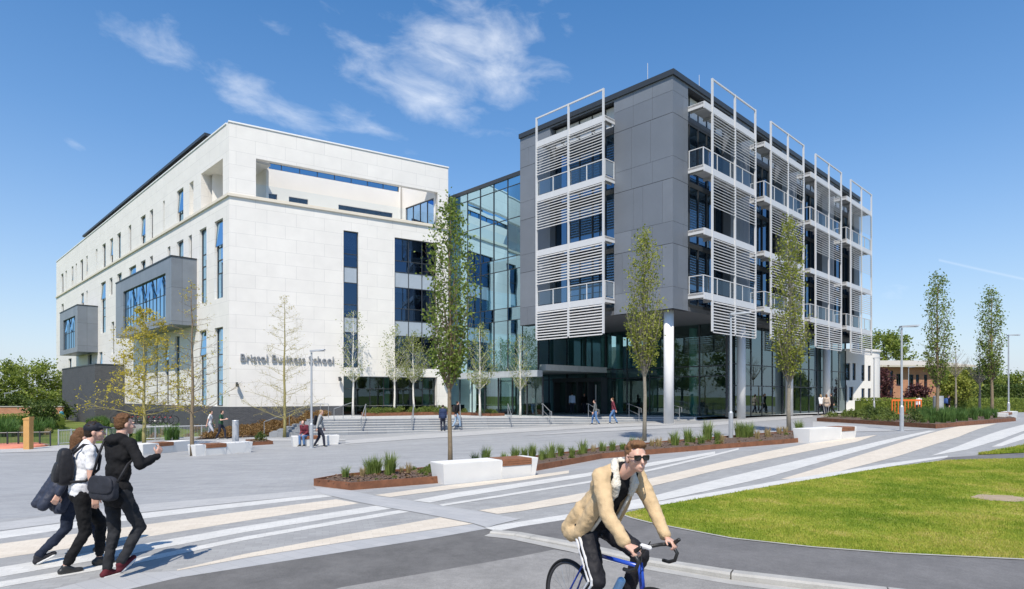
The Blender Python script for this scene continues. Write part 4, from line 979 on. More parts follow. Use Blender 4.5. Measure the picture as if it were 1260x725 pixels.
# raking handrails beside the planted bank left of the steps
def rake(pts, label):
    r = thing('handrail', label, 'handrail', (0, 0, 0)); 
    m = MB(); m.tube([(p[0], p[1], p[2] + .98) for p in pts], .025, 8); m.build('rail', steel, r)
    for i in range(len(pts) - 1):
        for f_ in ((0, .5) if i < len(pts) - 2 else (0, .5, 1)):
            q = Vector(pts[i]).lerp(Vector(pts[i + 1]), f_); m = MB(); m.tube([q - Vector((0, 0, .2)), q + Vector((0, 0, .97))], .02, 6); m.build('post', steel, r)
pA = Vector(g_at(325, 538.5)); pB = Vector((at(384, 42.5), 42.5))
rake([(pA.x, pA.y, H(*pA)), (pB.x, pB.y, TZ), (pB.x + 1.0, pB.y + .4, TZ)], 'long raking steel handrail rising beside the brown planted bank')
pA = Vector((at(411, 41.2), 41.2)); pB = Vector((at(433, 43), 43))
rake([(pA.x, pA.y, TZ - .3), (pB.x, pB.y, TZ + .1)], 'short steel handrail at the upper left end of the steps')
# steps continue left under the raking rail
LS = MB(); a0 = e[0]; 
for k in range(6):
    o1 = TRD * (k + 1); z = TZ - .003 - RI * k; na = nrm[0]; L_ = .35 + .42 * k; dd_ = Vector((-1, -.25)).normalized()
    A = a0 + na * o1; Bq = a0 + na * -.1; C = Bq + dd_ * L_; D = A + dd_ * L_
    LS.hexa([(D.x, D.y, z - .5), (A.x, A.y, z - .5), (Bq.x, Bq.y, z - .5), (C.x, C.y, z - .5), (D.x, D.y, z), (A.x, A.y, z), (Bq.x, Bq.y, z), (C.x, C.y, z)])
tag(LS.build('steps', step_mat), kind='structure')
# ================================================================ BENCHES, PLANTING BEDS, LAMPS
conc = plain('white_concrete', (.74, .73, .70), .6, var=.05, vs=1.5, bump=.15, bs=30)
timber = plain('oiled_timber', (.25, .105, .048), .55, var=.25, vs=9)
corten = plain('rusted_steel', (.19, .078, .038), .85, var=.35, vs=5, bump=.3, bs=25)
mulch = plain('bark_mulch', (.11, .075, .055), .95, var=.5, vs=22, bump=1.0, bs=45)
galv = plain('galvanised_steel', (.45, .47, .49), .45, metal=.35, var=.06)
def bench(p0, p1, wood, label, hgt=.46, dep=.62):
    """white concrete bench with sloping faces and a timber seat let into it; p0 left foot, p1 right foot (front edge)"""
    a = Vector(p0); b = Vector(p1); L = (b - a).length; ang = math.atan2(b.y - a.y, b.x - a.x)
    z = min(H0(*a), H0(*b)); zt = max(H0(*a), H0(*b)) + hgt - z
    r = thing('concrete_bench', label, 'bench', (a.x, a.y, z), ang, 'white concrete benches with timber seats')
    w0, w1 = wood[0] * L, wood[1] * L; e_ = .07
    m = MB()
    def seg(x0, x1, x0b, x1b, zt_):
        m.hexa([(x0b, 0, -.1), (x1b, 0, -.1), (x1b, dep - .05, -.1), (x0b, dep - .05, -.1), (x0, -e_, zt_), (x1, -e_, zt_), (x1, dep, zt_), (x0, dep, zt_)])
    seg(-e_, w0, 0, w0, zt); seg(w0, w1, w0, w1, zt - .16); seg(w1, L + e_, w1, L, zt)
    bm = bmesh.new(); me = m.mesh('body', conc); bm.from_mesh(me); bmesh.ops.remove_doubles(bm, verts=bm.verts[:], dist=.0005); bmesh.ops.bevel(bm, geom=[x for x in bm.edges if x.calc_face_angle(0) > .5], offset=.012, segments=2, affect='EDGES'); bm.to_mesh(me); bm.free(); link('body', me, r)
    s = MB(); n = 7
    for k in range(n):
        y0 = -e_ + .0 + (dep + e_ - .02) * k / n; s.box(w0 + .01, w1 - .01, y0, y0 + (dep + e_) / n - .018, zt - .155, zt + .004)
    for k in range(3): s.box(w0 + .01, w1 - .01, -e_ - .012, -e_ + .02, zt - .155 + k * .052, zt - .155 + k * .052 + .04)
    s.build('timber_seat', timber, r); return r
bench(g_at(547.3, 596.5), g_at(658, 585.2), (.60, .945), 'long white concrete bench with timber seat behind the cyclist, nearest the camera')
bench(g_at(996, 545.5), g_at(1051.5, 539), (.66, .96), 'white concrete bench on the right beside the far end of the long planting bed')
bench(g_at(241, 561.6), g_at(308.5, 556.8), (.16, .53), 'white concrete bench at the left with a slim tree at its left end')
bench(g_at(176, 560), g_at(233, 555), (.3, .62), 'white concrete bench partly hidden behind the three walking people')
bench(g_at(361.5, 549.8), g_at(416, 546.8), (.12, .55), 'white concrete bench that the seated student in the dark red top uses')
bench(g_at(1236, 517), g_at(1251, 514), (.2, .5), 'small white concrete bench end far right beside the lamp')

def bed(name, poly, label, h=.17, soil_h=.12, hf=H0, hump=.05):
    c = Vector((sum(p[0] for p in poly) / len(poly), sum(p[1] for p in poly) / len(poly)))
    r = thing('planting_bed', label, 'planting bed', (c.x, c.y, 0))
    m = MB(); n = len(poly); ar = sum(poly[i][0] * poly[(i + 1) % n][1] - poly[(i + 1) % n][0] * poly[i][1] for i in range(n))
    if ar < 0: poly = poly[::-1]
    th = .03
    for i in range(n):
        a = Vector(poly[i]) - c; b = Vector(poly[(i + 1) % n]) - c; K = max(1, int((b - a).length / 1.5)); d = (b - a).normalized(); w = Vector((-d.y, d.x)) * th
        for k in range(K):
            p = a.lerp(b, k / K); q = a.lerp(b, (k + 1) / K); zp = hf(*(p + c)); zq = hf(*(q + c))
            m.hexa([(p.x, p.y, zp - .1), (q.x, q.y, zq - .1), (q.x + w.x, q.y + w.y, zq - .1), (p.x + w.x, p.y + w.y, zp - .1), (p.x, p.y, zp + h), (q.x, q.y, zq + h), (q.x + w.x, q.y + w.y, zq + h), (p.x + w.x, p.y + w.y, zp + h)])
    m.build('steel_edge', corten, r)
    def hz(x, y): return hf(x, y) + soil_h + hump * (mnoise.noise((x * 1.7, y * 1.7, 0)) + .6 * mnoise.noise((x * 6, y * 6, 2)))
    o = sheet('soil', [tuple(p) for p in poly], mulch, 0, hz, step=.25, kind=None); o.parent = r; o.location = (-c.x, -c.y, 0)
    # chips of bark
    rnd = random.Random(len(label)); m = MB(); xs = [p[0] for p in poly]; ys = [p[1] for p in poly]; k = 0; tries = 0
    while k < 900 and tries < 20000:
        tries += 1; x = rnd.uniform(min(xs), max(xs)); y = rnd.uniform(min(ys), max(ys))
        if not inside(poly, x, y): continue
        s = rnd.uniform(.015, .05); a = rnd.random() * 6.28; t = rnd.uniform(-.5, .5); z = hz(x, y) + .012; ux, uy = math.cos(a) * s, math.sin(a) * s
        m.add([(x - ux - c.x, y - uy - c.y, z), (x + uy * .5 - c.x, y - ux * .5 - c.y, z + .01 + t * s), (x + ux - c.x, y + uy - c.y, z + .015), (x - uy * .5 - c.x, y + ux * .5 - c.y, z - t * s)], [(0, 1, 2, 3)]); k += 1
    ch_ = m.build('bark_chips', chips, r, uv=False); ch_['kind'] = 'stuff'
    return hz
chips = leafy('bark_chip', (.05, .03, .02), (.24, .16, .11), 0, .9)
bedA = pp([(386, 598), (432, 603.8), (546, 594.5), (640, 586.5), (660, 584.2), (660, 572), (545, 578.5), (470, 585)], H0)
bedA = pp([(386, 598), (432, 603.6), (546, 594.3), (546.5, 580), (523, 582.5), (420, 591.5)], H0)
hA = bed('a', bedA, 'small rust edged planting bed with bark left of the nearest bench')
bedB = pp([(661, 579.5), (741, 564.6), (818, 558), (900, 551.5), (960, 546.8), (994, 543.5), (994, 533), (960, 536), (900, 541), (818, 548), (741, 556), (661, 567), (600, 571), (556, 575.5), (556, 583)], H0)
hB = bed('b', bedB, 'long narrow rust edged planting bed running behind the cyclist to the second bench')
bedC = pp([(1005, 518.5), (1080, 523), (1152, 527.6), (1200, 523), (1250, 518.4), (1232, 513.5), (1100, 512), (1040, 513.5)], H0)
hC = bed('c', bedC, 'large rust edged planting bed with shrubs beside the striped walk', h=.22, soil_h=.2)
bedD = pp([(310, 548.5), (336, 546.8), (325, 543.5), (302, 544.5)], H0)
hD = bed('d', bedD, 'tiny rust edged planting bed at the right end of the left bench')
# terrace planting in front of the shop windows
bedE = [tuple(fR.P(fR.T(440), .9, 0).xy), tuple(fR.P(TR - .6, .9, 0).xy), tuple(fR.P(TR - .3, 2.9, 0).xy), tuple(fR.P(fR.T(432), 2.9, 0).xy)]
hE = bed('e', bedE, 'raised rust edged planting strip in front of the ground floor windows', hf=lambda x, y: TZ, h=.25, soil_h=.2)
bedF = [tuple(lk.P(.6, 1.0, 0).xy), tuple(lk.P(L1 - 2.0, 1.0, 0).xy), tuple(lk.P(L1 - 2.0, 2.5, 0).xy), tuple(lk.P(.6, 2.5, 0).xy)]
hF = bed('f', bedF, 'planting strip at the foot of the glass link with two birches', hf=lambda x, y: TZ, h=.2, soil_h=.16)

def lamp(px, yfoot, ytop, arm, label, D=None, rz=0, double=False):
    x, y = g_at(px, yfoot, H0) if D is None else (at(px, D), D); z = H0(x, y); h = zat(ytop, y) - z
    r = thing('street_lamp', label, 'street lamp', (x, y, z), rz, 'slim grey street lamps on the plaza')
    m = MB(); m.lathe((0, 0, -.05), [(.085, 0), (.085, 1.15), (.06, 1.2), (.05, 1.22), (.04, h)], 14); m.build('pole', galv, r)
    m = MB(); m.lathe((0, 0, -.01), [(.16, 0), (.16, .02), (.09, .021)], 16); m.build('base_plate', galv, r)
    s = 1 if arm > 0 else -1
    for s in ((1, -1) if double else (s,)):
        m = MB(); m.hexa([(-.05 * s, -.11, h - .03), (abs(arm) * s, -.13, h + .06), (abs(arm) * s, .13, h + .06), (-.05 * s, .11, h - .03), (-.05 * s, -.11, h + .05), (abs(arm) * s, -.12, h + .10), (abs(arm) * s, .12, h + .10), (-.05 * s, .11, h + .05)]); m.build('lamp_head', galv, r)
        m = MB(); m.box(.35 * abs(arm) * s if s > 0 else .95 * abs(arm) * s, .95 * abs(arm) * s if s > 0 else .35 * abs(arm) * s, -.09, .09, h + .0, h + .03); m.build('lens', plain('lamp_lens', (.6, .6, .58), .3), r)
    m = MB(); m.box(-.03, .03, -.088, -.07, .45, .95); m.build('access_door', galv, r)
    return r
lamp(383.3, 551.5, 432.5, .62, 'slim grey street lamp beside the seated student and the standing man')
lamp(899.3, 542.5, 387, .75, 'slim grey street lamp rising from the long planting bed in front of the dark building')
lamp(1109.5, 530.5, 402.5, .75, 'slim grey street lamp in front of the large planting bed with shrubs')
lamp(1241, 515, 413, .8, 'slim grey street lamp at the far right edge beside the small bench end')
lamp(1075.5, 508, 441, .7, 'thin far street lamp close to the white wing', D=56)
lamp(1118, 505, 452, .7, 'thin far street lamp standing in front of the brick house', D=70)
lamp(6, 520, 484, .9, 'far street lamp among the trees at the left edge', D=70)
lamp(14.5, 520, 481.5, .9, 'second far street lamp among the left trees, slightly taller', D=76)
# feeder pillar and bollard
def pillar(px, yf, yt, D, rad, label):
    x = at(px, D); z = H0(x, D); r = thing('steel_bollard', label, 'bollard', (x, D, z)); hh = zat(yt, D) - z
    m = MB(); m.lathe((0, 0, -.05), [(rad, 0), (rad, hh), (rad * .96, hh + .03)], 24); m.build('body', plain('satin_steel_' + str(int(px)), (.52, .53, .54), .4, metal=.4), r)
    m = MB(); m.lathe((0, 0, hh - .02), [(rad * 1.03, 0), (rad * 1.03, .025), (rad * .9, .055)], 24); m.build('cap', galv, r)
pillar(289.8, 545, 518, 29.5, .15, 'tall round grey steel bollard behind the left bench')
pillar(1154.5, 521, 488, 41, .30, 'wide round grey steel bollard behind the large planting bed')

# ================================================================ VEGETATION
bark_y = plain('young_bark', (.21, .16, .10), .85, var=.25, vs=14, bump=.3, bs=60)
bark_g = plain('grey_bark', (.25, .22, .17), .85, var=.25, vs=14, bump=.3, bs=60)
bark_b = plain('birch_bark', (.70, .67, .60), .7, var=.2, vs=12)
bark_o = plain('old_bark', (.10, .08, .06), .9, var=.3, vs=6, bump=.4)
bark_yel = plain('yellow_green_bark', (.30, .26, .10), .8, var=.2, vs=14)
leaf_green = leafy('leaf_green', (.08, .14, .02), (.33, .41, .09), .5)
leaf_lime = leafy('leaf_lime', (.17, .21, .03), (.42, .44, .09), .45)
leaf_dark = leafy('leaf_dark', (.035, .07, .016), (.15, .20, .045), .35)
leaf_gold = leafy('leaf_gold', (.42, .33, .03), (.60, .52, .09), .4)
leaf_bud = leafy('leaf_bud', (.42, .36, .12), (.62, .55, .26), .4)
leaf_birch = leafy('leaf_birch', (.16, .20, .045), (.38, .42, .12), .45)
leaf_purple = leafy('leaf_purple', (.045, .02, .022), (.14, .05, .05), .3)
leaf_mid = leafy('leaf_mid', (.10, .16, .025), (.36, .42, .09), .45)
def leaf(m, p, s, rnd, flat=0):
    a = rnd.random() * 6.283; t = rnd.uniform(-1, 1) * (1 - flat); b = math.sqrt(max(0, 1 - t * t))
    u = Vector((b * math.cos(a), b * math.sin(a), t)); w = u.orthogonal().normalized(); w = (w * math.cos(a * 3) + u.cross(w) * math.sin(a * 3)) * .34 * s
    q = u * s * .5; k = u.cross(w).normalized() * s * .1
    m.add([p - q, p + w + k, p + q, p - w + k], [(0, 1, 2, 3)])
def tree(name, label, x, y, h, base, rad, nb, nleaf, lsize, bark, lmat, seed, tr=.07, up=1.1, prof=None, group=None, z=None, twigs=4, lean=0, start=.15, droop=0, pair=None, cluster=1, br=.30):
    """trunk with limbs and twigs (one mesh) under a crown of separate leaves; rad: crown radius, base: where it starts"""
    rnd = random.Random(seed); z0 = H0(x, y) - .05 if z is None else z
    r = thing(name, label, 'tree', (x, y, z0), 0, group); m = MB(); lf = MB()
    prof = prof or (lambda u: math.sin(math.pi * min(1, (u * .86 + .14))) ** .7)
    pts = [Vector((lean * h * (k / 9) ** 1.5 + rnd.gauss(0, .012) * h * .2 * (k > 0), rnd.gauss(0, .012) * h * .2 * (k > 0), h * .98 * k / 9)) for k in range(10)]
    m.tube(pts, [tr * (1.15 if k == 0 else 1) * (1 - .88 * (k / 9) ** 1.1) for k in range(10)], 8)
    def on(zz):
        f = max(0, min(8.999, zz / (h * .98) * 9)); i = int(f); return pts[i].lerp(pts[i + 1], f - i)
    tips = []
    for i in range(nb):
        u = (i + rnd.random()) / nb; zt = base + (h - base) * u; az = i * 2.399 + rnd.uniform(-.5, .5); R_ = rad * prof(u) * rnd.uniform(.65, 1.12)
        rise = R_ * up * rnd.uniform(.8, 1.2); zs = max(base * (1 - start * .3), zt - rise); p0 = on(zs); p3 = Vector((on(min(zt, h * .97)).x + R_ * math.cos(az), on(min(zt, h * .97)).y + R_ * math.sin(az), zs + rise - droop * R_))
        mid = p0.lerp(p3, .5) + Vector((math.cos(az), math.sin(az), 0)) * R_ * .14 + Vector((0, 0, droop * R_ * .4)); P = []
        for k in range(6):
            t = k / 5; P.append((p0 * (1 - t) ** 2 + mid * 2 * t * (1 - t) + p3 * t * t) + Vector((rnd.gauss(0, 1), rnd.gauss(0, 1), rnd.gauss(0, 1))) * .02 * R_ * (k > 0))
        rb = max(.006, tr * br * (1 - .6 * u)); m.tube(P, [rb * (1 - .75 * k / 5) for k in range(6)], 5, caps=False)
        tips += [(P[k].lerp(P[k + 1], rnd.random()), 1) for k in range(2, 5) for _ in range(2)]
        for j in range(twigs):
            t = rnd.uniform(.25, .95); k = min(4, int(t * 5)); q = P[k].lerp(P[k + 1], t * 5 - k); d = (P[k + 1] - P[k]).normalized()
            v = Vector((rnd.gauss(0, 1), rnd.gauss(0, 1), rnd.gauss(.3, .7))).normalized(); L = R_ * rnd.uniform(.25, .5); w = (d * .7 + v * .9).normalized() * L
            Q = [q, q + w * .5 + Vector((0, 0, -droop * L * .05)), q + w + Vector((0, 0, .06 * L - droop * L * .3))]; m.tube(Q, [rb * .45, rb * .3, rb * .15], 4, caps=False)
            tips += [(Q[0].lerp(Q[1], rnd.random()), 1), (Q[1].lerp(Q[2], rnd.random()), 1.5), (Q[2], 2), (Q[1], 1)]
    m.build('trunk', bark, r, smooth=True, uv=False)
    nt_ = len(tips)
    k = 0
    while k < nleaf:
        p, s = tips[rnd.randrange(nt_)]
        for _ in range(cluster):
            q = p + Vector((rnd.gauss(0, 1), rnd.gauss(0, 1), rnd.gauss(0, 1))) * lsize * (1.0 if cluster == 1 else .8); leaf(lf, q, lsize * rnd.uniform(.6, 1.25), rnd); k += 1
    lf.build('crown', lmat, r, uv=False); return r
colu = lambda u: .35 + .65 * math.sin(math.pi * min(1, .12 + .80 * u)) ** .8 if u < .85 else .9 - (u - .85) * 4.2
def tree_px(name, label, px, yfoot, ytop, ybase, wpx, D=None, **k):
    x, y = g_at(px, yfoot, H0) if D is None else (at(px, D), D); z = k.pop('z', H0(x, y)); s = F / y; h = zat(ytop, y) - z; base = zat(ybase, y) - z
    return tree(name, label, x, y, h, base, wpx / 2 / s, z=z - .05, **k)
G1 = 'slim upright young trees on the plaza'
tree_px('hornbeam_tree', 'tall slim leafy tree behind the nearest bench, in front of the glass link', 554, 583, 238, 476, 60, D=15.6, nb=110, nleaf=5400, lsize=.085, bark=bark_y, lmat=leaf_green, seed=1, tr=.062, up=3.2, prof=colu, group=G1, twigs=4, br=.22)
tree_px('hornbeam_tree', 'slim yellow green tree in front of the dark facade corner, behind the cyclist', 793, 549, 278, 462, 45, D=25.5, nb=110, nleaf=5200, lsize=.10, bark=bark_g, lmat=leaf_lime, seed=2, tr=.085, up=3.6, prof=colu, group=G1, twigs=4, br=.26)
tree_px('hornbeam_tree', 'slim yellow green tree in front of the louvred balconies left of the second bench', 971, 537, 265, 470, 44, D=28.0, nb=110, nleaf=5200, lsize=.115, bark=bark_g, lmat=leaf_lime, seed=3, tr=.10, up=3.6, prof=colu, group=G1, twigs=4, br=.24)
tree_px('hornbeam_tree', 'slim green tree standing in the large planting bed in front of the brick house', 1153.5, 522, 334, 475, 33, D=36, nb=80, nleaf=3000, lsize=.13, bark=bark_y, lmat=leaf_green, seed=4, tr=.10, up=3.0, prof=colu, group=G1, twigs=4, br=.22)
tree_px('hornbeam_tree', 'slim green tree furthest right with open sky behind it', 1220, 508, 352, 468, 29, D=50, nb=80, nleaf=3000, lsize=.17, bark=bark_y, lmat=leaf_green, seed=5, tr=.12, up=3.0, prof=colu, group=G1, twigs=4, br=.2)
wide = lambda u: max(.10, (1 - u) ** .62 * 1.0 if u > .2 else .8 + u)
tree_px('oak_tree', 'young tree with sparse golden leaves above the three walking people', 177.5, 545, 378, 508, 132, D=30.5, nb=52, nleaf=5200, lsize=.10, bark=bark_yel, lmat=leaf_gold, seed=6, tr=.095, up=.22, prof=wide, twigs=7, cluster=3, br=.24)
tree_px('oak_tree', 'slim nearly bare tree with few golden buds beside the left bench', 236.5, 559.5, 345, 505, 112, D=25.4, nb=50, nleaf=700, lsize=.07, bark=bark_y, lmat=leaf_gold, seed=7, tr=.085, up=.32, prof=wide, twigs=6, cluster=2, br=.20)
tree_px('oak_tree', 'nearly bare pale tree in front of the raised school name', 350, 538, 362, 513, 100, D=38.5, nb=56, nleaf=1500, lsize=.07, bark=bark_yel, lmat=leaf_bud, seed=8, tr=.10, up=.38, prof=wide, twigs=8, br=.17)
GB = 'small birches in front of the ground floor windows'
bp_ = lambda u: math.sin(math.pi * min(1, .1 + .85 * u)) ** .8
for i, (px, yt, yb, w, D, lab) in enumerate(((434.5, 380, 468, 40, 47.5, 'small white trunked birch in front of the narrow staircase window, leftmost of the birches'), (485.5, 398, 468, 36, 49.3, 'thin open birch with pale leaves in front of the wide window'), (508.5, 408, 470, 44, 49.8, 'leafy green birch in front of the wide window, beside the tall slim tree'), (590.5, 398, 478, 46, 46.6, 'leafy birch in front of the glass link to the right of the tall slim tree'), (640, 410, 478, 34, 47.6, 'thin birch added as a dark tree reflection at the corner of the dark building'))):  # the last birch is added in place of a dark tree reflection
    tree_px('birch_tree', lab, px, 0, yt, yb, w, D=D, nb=46, nleaf=(900, 900, 2400, 2200, 900)[i], lsize=.12, bark=bark_b, lmat=leaf_birch, seed=20 + i, tr=.09, up=1.3, prof=bp_, group=GB, z=TZ, twigs=6, br=.16)
# trees far away
def big_tree(label, px, ytop, wpx, D, lmat, seed, bark=bark_o, name='broadleaf_tree', trunk=.25, nleaf=7000, group=None, ls=None, zg=None, up=.45):
    x = at(px, D); z = H0(x, D) if zg is None else zg; h = zat(ytop, D) - z; rad = wpx / 2 * D / F
    return tree(name, label, x, D, h, h * trunk, rad, 46, nleaf, ls or max(.10, D * .0040), bark, lmat, seed, tr=h * .022, up=up, prof=lambda u: math.sin(math.pi * min(1, .16 + .74 * u)) ** .55, group=group, z=z - .1, twigs=7, cluster=4, start=.6)
GL = 'trees beyond the fence on the left'
big_tree('large bright green tree with a rounded crown left of the white building', 32, 447, 88, 84, leaf_mid, 31, group=GL, nleaf=11000, trunk=.12)
big_tree('dark tree at the left edge below the rounded bright tree', 6, 490, 60, 70, leaf_dark, 32, group=GL, trunk=.10)
big_tree('dark green tree touching the corner of the white building', 62, 494, 40, 66, leaf_dark, 33, group=GL, trunk=.15)
big_tree('green tree outside the left edge of the plaza', -30, 470, 60, 80, leaf_mid, 34, group=GL, trunk=.1)
big_tree('slim dark trunked tree between the timber post and the brick annexe', 53, 497, 34, 50, leaf_dark, 35, group=GL, nleaf=2500, trunk=.35)
GR = 'trees on the far right'
big_tree('tall fresh green tree behind the white wing', 1087, 408, 62, 98, leaf_mid, 41, group=GR, nleaf=11000, trunk=.15)
big_tree('purple leaved tree in front of the brick house', 1079, 455, 34, 66, leaf_purple, 42, group=GR, nleaf=3500, trunk=.3, name='purple_tree')
big_tree('low purple leaved shrub tree beside the brick house door', 1128, 474, 26, 68, leaf_purple, 43, group=GR, nleaf=1800, trunk=.3, name='purple_tree')
big_tree('yellow green spreading tree in front of the brick house', 1176, 455, 44, 62, leaf_lime, 44, group=GR, nleaf=4500, trunk=.38)
big_tree('grey green tree just right of the brick house', 1206, 452, 38, 95, leaf_dark, 45, group=GR, nleaf=4000, trunk=.15)
big_tree('low green tree near the right edge beyond the hedge', 1243, 462, 50, 92, leaf_mid, 46, group=GR, nleaf=4500, trunk=.15)
big_tree('green tree beyond the right edge of the photograph', 1285, 455, 60, 90, leaf_mid, 47, group=GR, nleaf=4500, trunk=.15)
big_tree('distant tree on the skyline near the right edge', 1225, 470, 46, 130, leaf_dark, 48, group=GR, nleaf=3000, trunk=.1)
tree_px('bare_tree', 'bare grey tree between the slim green trees on the right', 1205.5, 509, 432, 470, 34, D=52, nb=40, nleaf=30, lsize=.08, bark=bark_g, lmat=leaf_bud, seed=51, tr=.11, up=1.4, prof=bp_, twigs=5, br=.3)
tree_px('bare_tree', 'bare twiggy tree in front of the roof of the brick house', 1176, 508, 425, 462, 30, D=56, nb=36, nleaf=60, lsize=.08, bark=bark_g, lmat=leaf_bud, seed=52, tr=.10, up=1.6, prof=bp_, twigs=6, br=.25)
# trees behind the camera that the glass reflects
for i, (x, y, h) in enumerate(((-34, -26, 11), (-18, -34, 13), (-3, -30, 10), (12, -36, 14), (27, -28, 11), (44, -20, 12), (60, -6, 11), (-48, -14, 12), (-58, -2, 13), (-64, 9, 12), (-60, 20, 14), (-70, 28, 13), (-76, 40, 14), (-66, -14, 13), (62, 8, 12), (66, 20, 13), (70, 32, 12), (78, 42, 13), (74, 24, 14), (86, 52, 13), (58, -2, 12))):
    if i == 0: beh = tree('broadleaf_tree', 'broad green tree behind the viewer, seen only in the glass', x, y, h, h * .25, 4.6, 40, 3800, .42, bark_o, leaf_mid, 61, tr=.25, up=.45, prof=lambda u: math.sin(math.pi * min(1, .16 + .74 * u)) ** .55, group='trees behind the viewer', twigs=6, cluster=4)
    else: dup(beh, (x, y, H0(x, 0) - .1), i * 1.3, 'broad green tree behind the viewer, seen only in the glass', scale=h / 11)

# ---- plants in the beds
blade_g = leafy('blade_green', (.12, .19, .04), (.34, .42, .12), .45)
blade_s = leafy('blade_straw', (.38, .30, .14), (.55, .44, .24), .4)
blade_d = leafy('blade_deep', (.06, .13, .03), (.18, .30, .08), .4)
brown_g = leafy('brown_groundcover', (.16, .09, .035), (.36, .23, .09), .3)
shrub_g = leafy('shrub_leaf', (.07, .12, .025), (.26, .31, .07), .35)
def clump_mesh(seed, n, h, spread, mat, w=.007):
    rnd = random.Random(seed); m = MB()
    for i in range(n):
        a = rnd.random() * 6.283; o = rnd.random() ** .7 * spread * .35; p = Vector((math.cos(a) * o, math.sin(a) * o, -.03)); b = a + rnd.gauss(0, .6); H_ = h * rnd.uniform(.55, 1.1); s = spread * rnd.uniform(.1, .8)
        q1 = p + Vector((math.cos(b) * s * .25, math.sin(b) * s * .25, H_ * .6)); q2 = p + Vector((math.cos(b) * s, math.sin(b) * s, H_ * (1 if s < spread * .5 else .82)))
        u = Vector((-math.sin(b + .5), math.cos(b + .5), 0)) * w * rnd.uniform(.7, 1.3); m.add([p - u, p + u, q1 + u * .8, q2, q1 - u * .8], [(0, 1, 2, 3, 4)])
    return m.mesh('grass_clump', mat, uv=False)
cl_m = [clump_mesh(s, 110 + 30 * s, .40 + .06 * s, .30, blade_g, .007) for s in range(4)]
cl_st = clump_mesh(9, 90, .30, .18, blade_s); cl_dp = [clump_mesh(20 + s, 120, .55, .26, blade_d, .009) for s in range(2)]
def clump(x, y, z, me, sc_, label, group, rz=0, name='grass_clump'):
    o = link(name, me); o.location = (x, y, z); o.scale = (sc_, sc_, sc_ * random.uniform(.9, 1.15)); o.rotation_euler = (0, 0, rz); return tag(o, label, 'grass clump', group)
random.seed(77)
lbB = 'spiky green grass clump growing along the long rust edged bed'
xs_ = [666, 679, 691, 703, 716, 729, 741, 752, 765, 777, 788, 801, 812, 824, 832, 846, 853, 862, 872, 883, 889, 908, 917, 924, 931, 943, 958, 966, 977, 985]
for i, px in enumerate(xs_):
    px += random.uniform(-2, 2); f_ = (px - 661) / 333; yb_ = (579.5 if f_ < 0 else np.interp(px, [661, 741, 818, 900, 960, 994], [579.5, 564.6, 558, 551.5, 546.8, 543.5])); yt_ = np.interp(px, [661, 741, 818, 900, 960, 994], [567, 556, 548, 541, 536, 533])
    x, y = g_at(px, yb_ + (yt_ - yb_) * random.uniform(.45, .85), H0); st_ = random.random() < .2; clump(x, y, hB(x, y) - .01, cl_st if st_ else cl_m[random.randrange(4)], random.uniform(.65, 1.3) * (1 + .012 * (y - 14)), 'dry straw coloured grass clump among the green ones of the long bed' if st_ else lbB, 'dry grass clumps in the long bed' if st_ else 'grass clumps in the long bed', random.random() * 6)
for px, yy in ((585, 577), (598, 575), (620, 573.5), (634, 571), (645, 570), (655, 569)):
    x, y = g_at(px, yy, H0); clump(x, y, hB(x, y) - .01, cl_m[px % 4], random.uniform(.8, 1.0), 'small green grass clump showing just above the nearest bench', 'grass clumps behind the nearest bench', random.random() * 6)
for px, yy, me, s_, lab in ((425, 594, cl_m[0], .8, 'low green clump at the left end of the small bed'), (446, 593, cl_st, .9, 'pale straw coloured clump in the small bed'), (455, 589, cl_m[1], 1.15, 'tall green clump in the middle of the small bed'), (463, 589, cl_m[2], 1.1, 'tall green clump just right of the middle of the small bed'), (480, 590, cl_m[3], 1.2, 'tall upright green clump in the small bed right of the pair'), (503, 588, cl_st, 1.0, 'dry straw clump towards the right of the small bed'), (494, 588, cl_st, .7, 'small dry straw clump between the green clump and the larger dry one')):
    x, y = g_at(px, yy, H0); clump(x, y, hA(x, y), me, s_ * .95, lab, None, random.random() * 6)
def shrub_mesh(seed, n, rx, rz_, ls, mat, name='low_shrub'):
    rnd = random.Random(seed); m = MB()
    for i in range(n):
        a = rnd.random() * 6.283; e_ = rnd.random() ** .6 * 1.57; q = rnd.uniform(.6, 1.05) * (1 + .18 * math.sin(a * 3 + seed)); leaf(m, Vector((rx * q * math.cos(a) * math.cos(e_), rx * q * math.sin(a) * math.cos(e_), rz_ * q * math.sin(e_))), ls * rnd.uniform(.6, 1.3), rnd)
    for i in range(7): a = rnd.random() * 6.28; m.tube([(0, 0, -.05), (rx * .5 * math.cos(a), rx * .5 * math.sin(a), rz_ * .7)], .006, 4)
    return m.mesh(name, mat, uv=False)
shr = [shrub_mesh(s, 520, .42, .45, .085, shrub_g) for s in range(3)]; shr_d = shrub_mesh(7, 520, .45, .5, .08, leaf_dark); shr_br = [shrub_mesh(30 + s, 420, .4, .34, .08, brown_g) for s in range(2)]
def scatter(poly, n, meshes, hz, seed, smin, smax, label, group, cat='shrub', name='low_shrub', filt=None):
    rnd = random.Random(seed); xs = [p[0] for p in poly]; ys = [p[1] for p in poly]; k = 0; tries = 0
    while k < n and tries < 9000:
        tries += 1; x = rnd.uniform(min(xs), max(xs)); y = rnd.uniform(min(ys), max(ys))
        if not inside(poly, x, y) or (filt and not filt(x, y)): continue
        o = link(name, rnd.choice(meshes)); s = rnd.uniform(smin, smax); o.location = (x, y, hz(x, y) - .03); o.scale = (s, s, s * rnd.uniform(.85, 1.15)); o.rotation_euler = (0, 0, rnd.random() * 6.28); tag(o, label, cat, group); k += 1
px_of = lambda x, y: CX + x / y * F
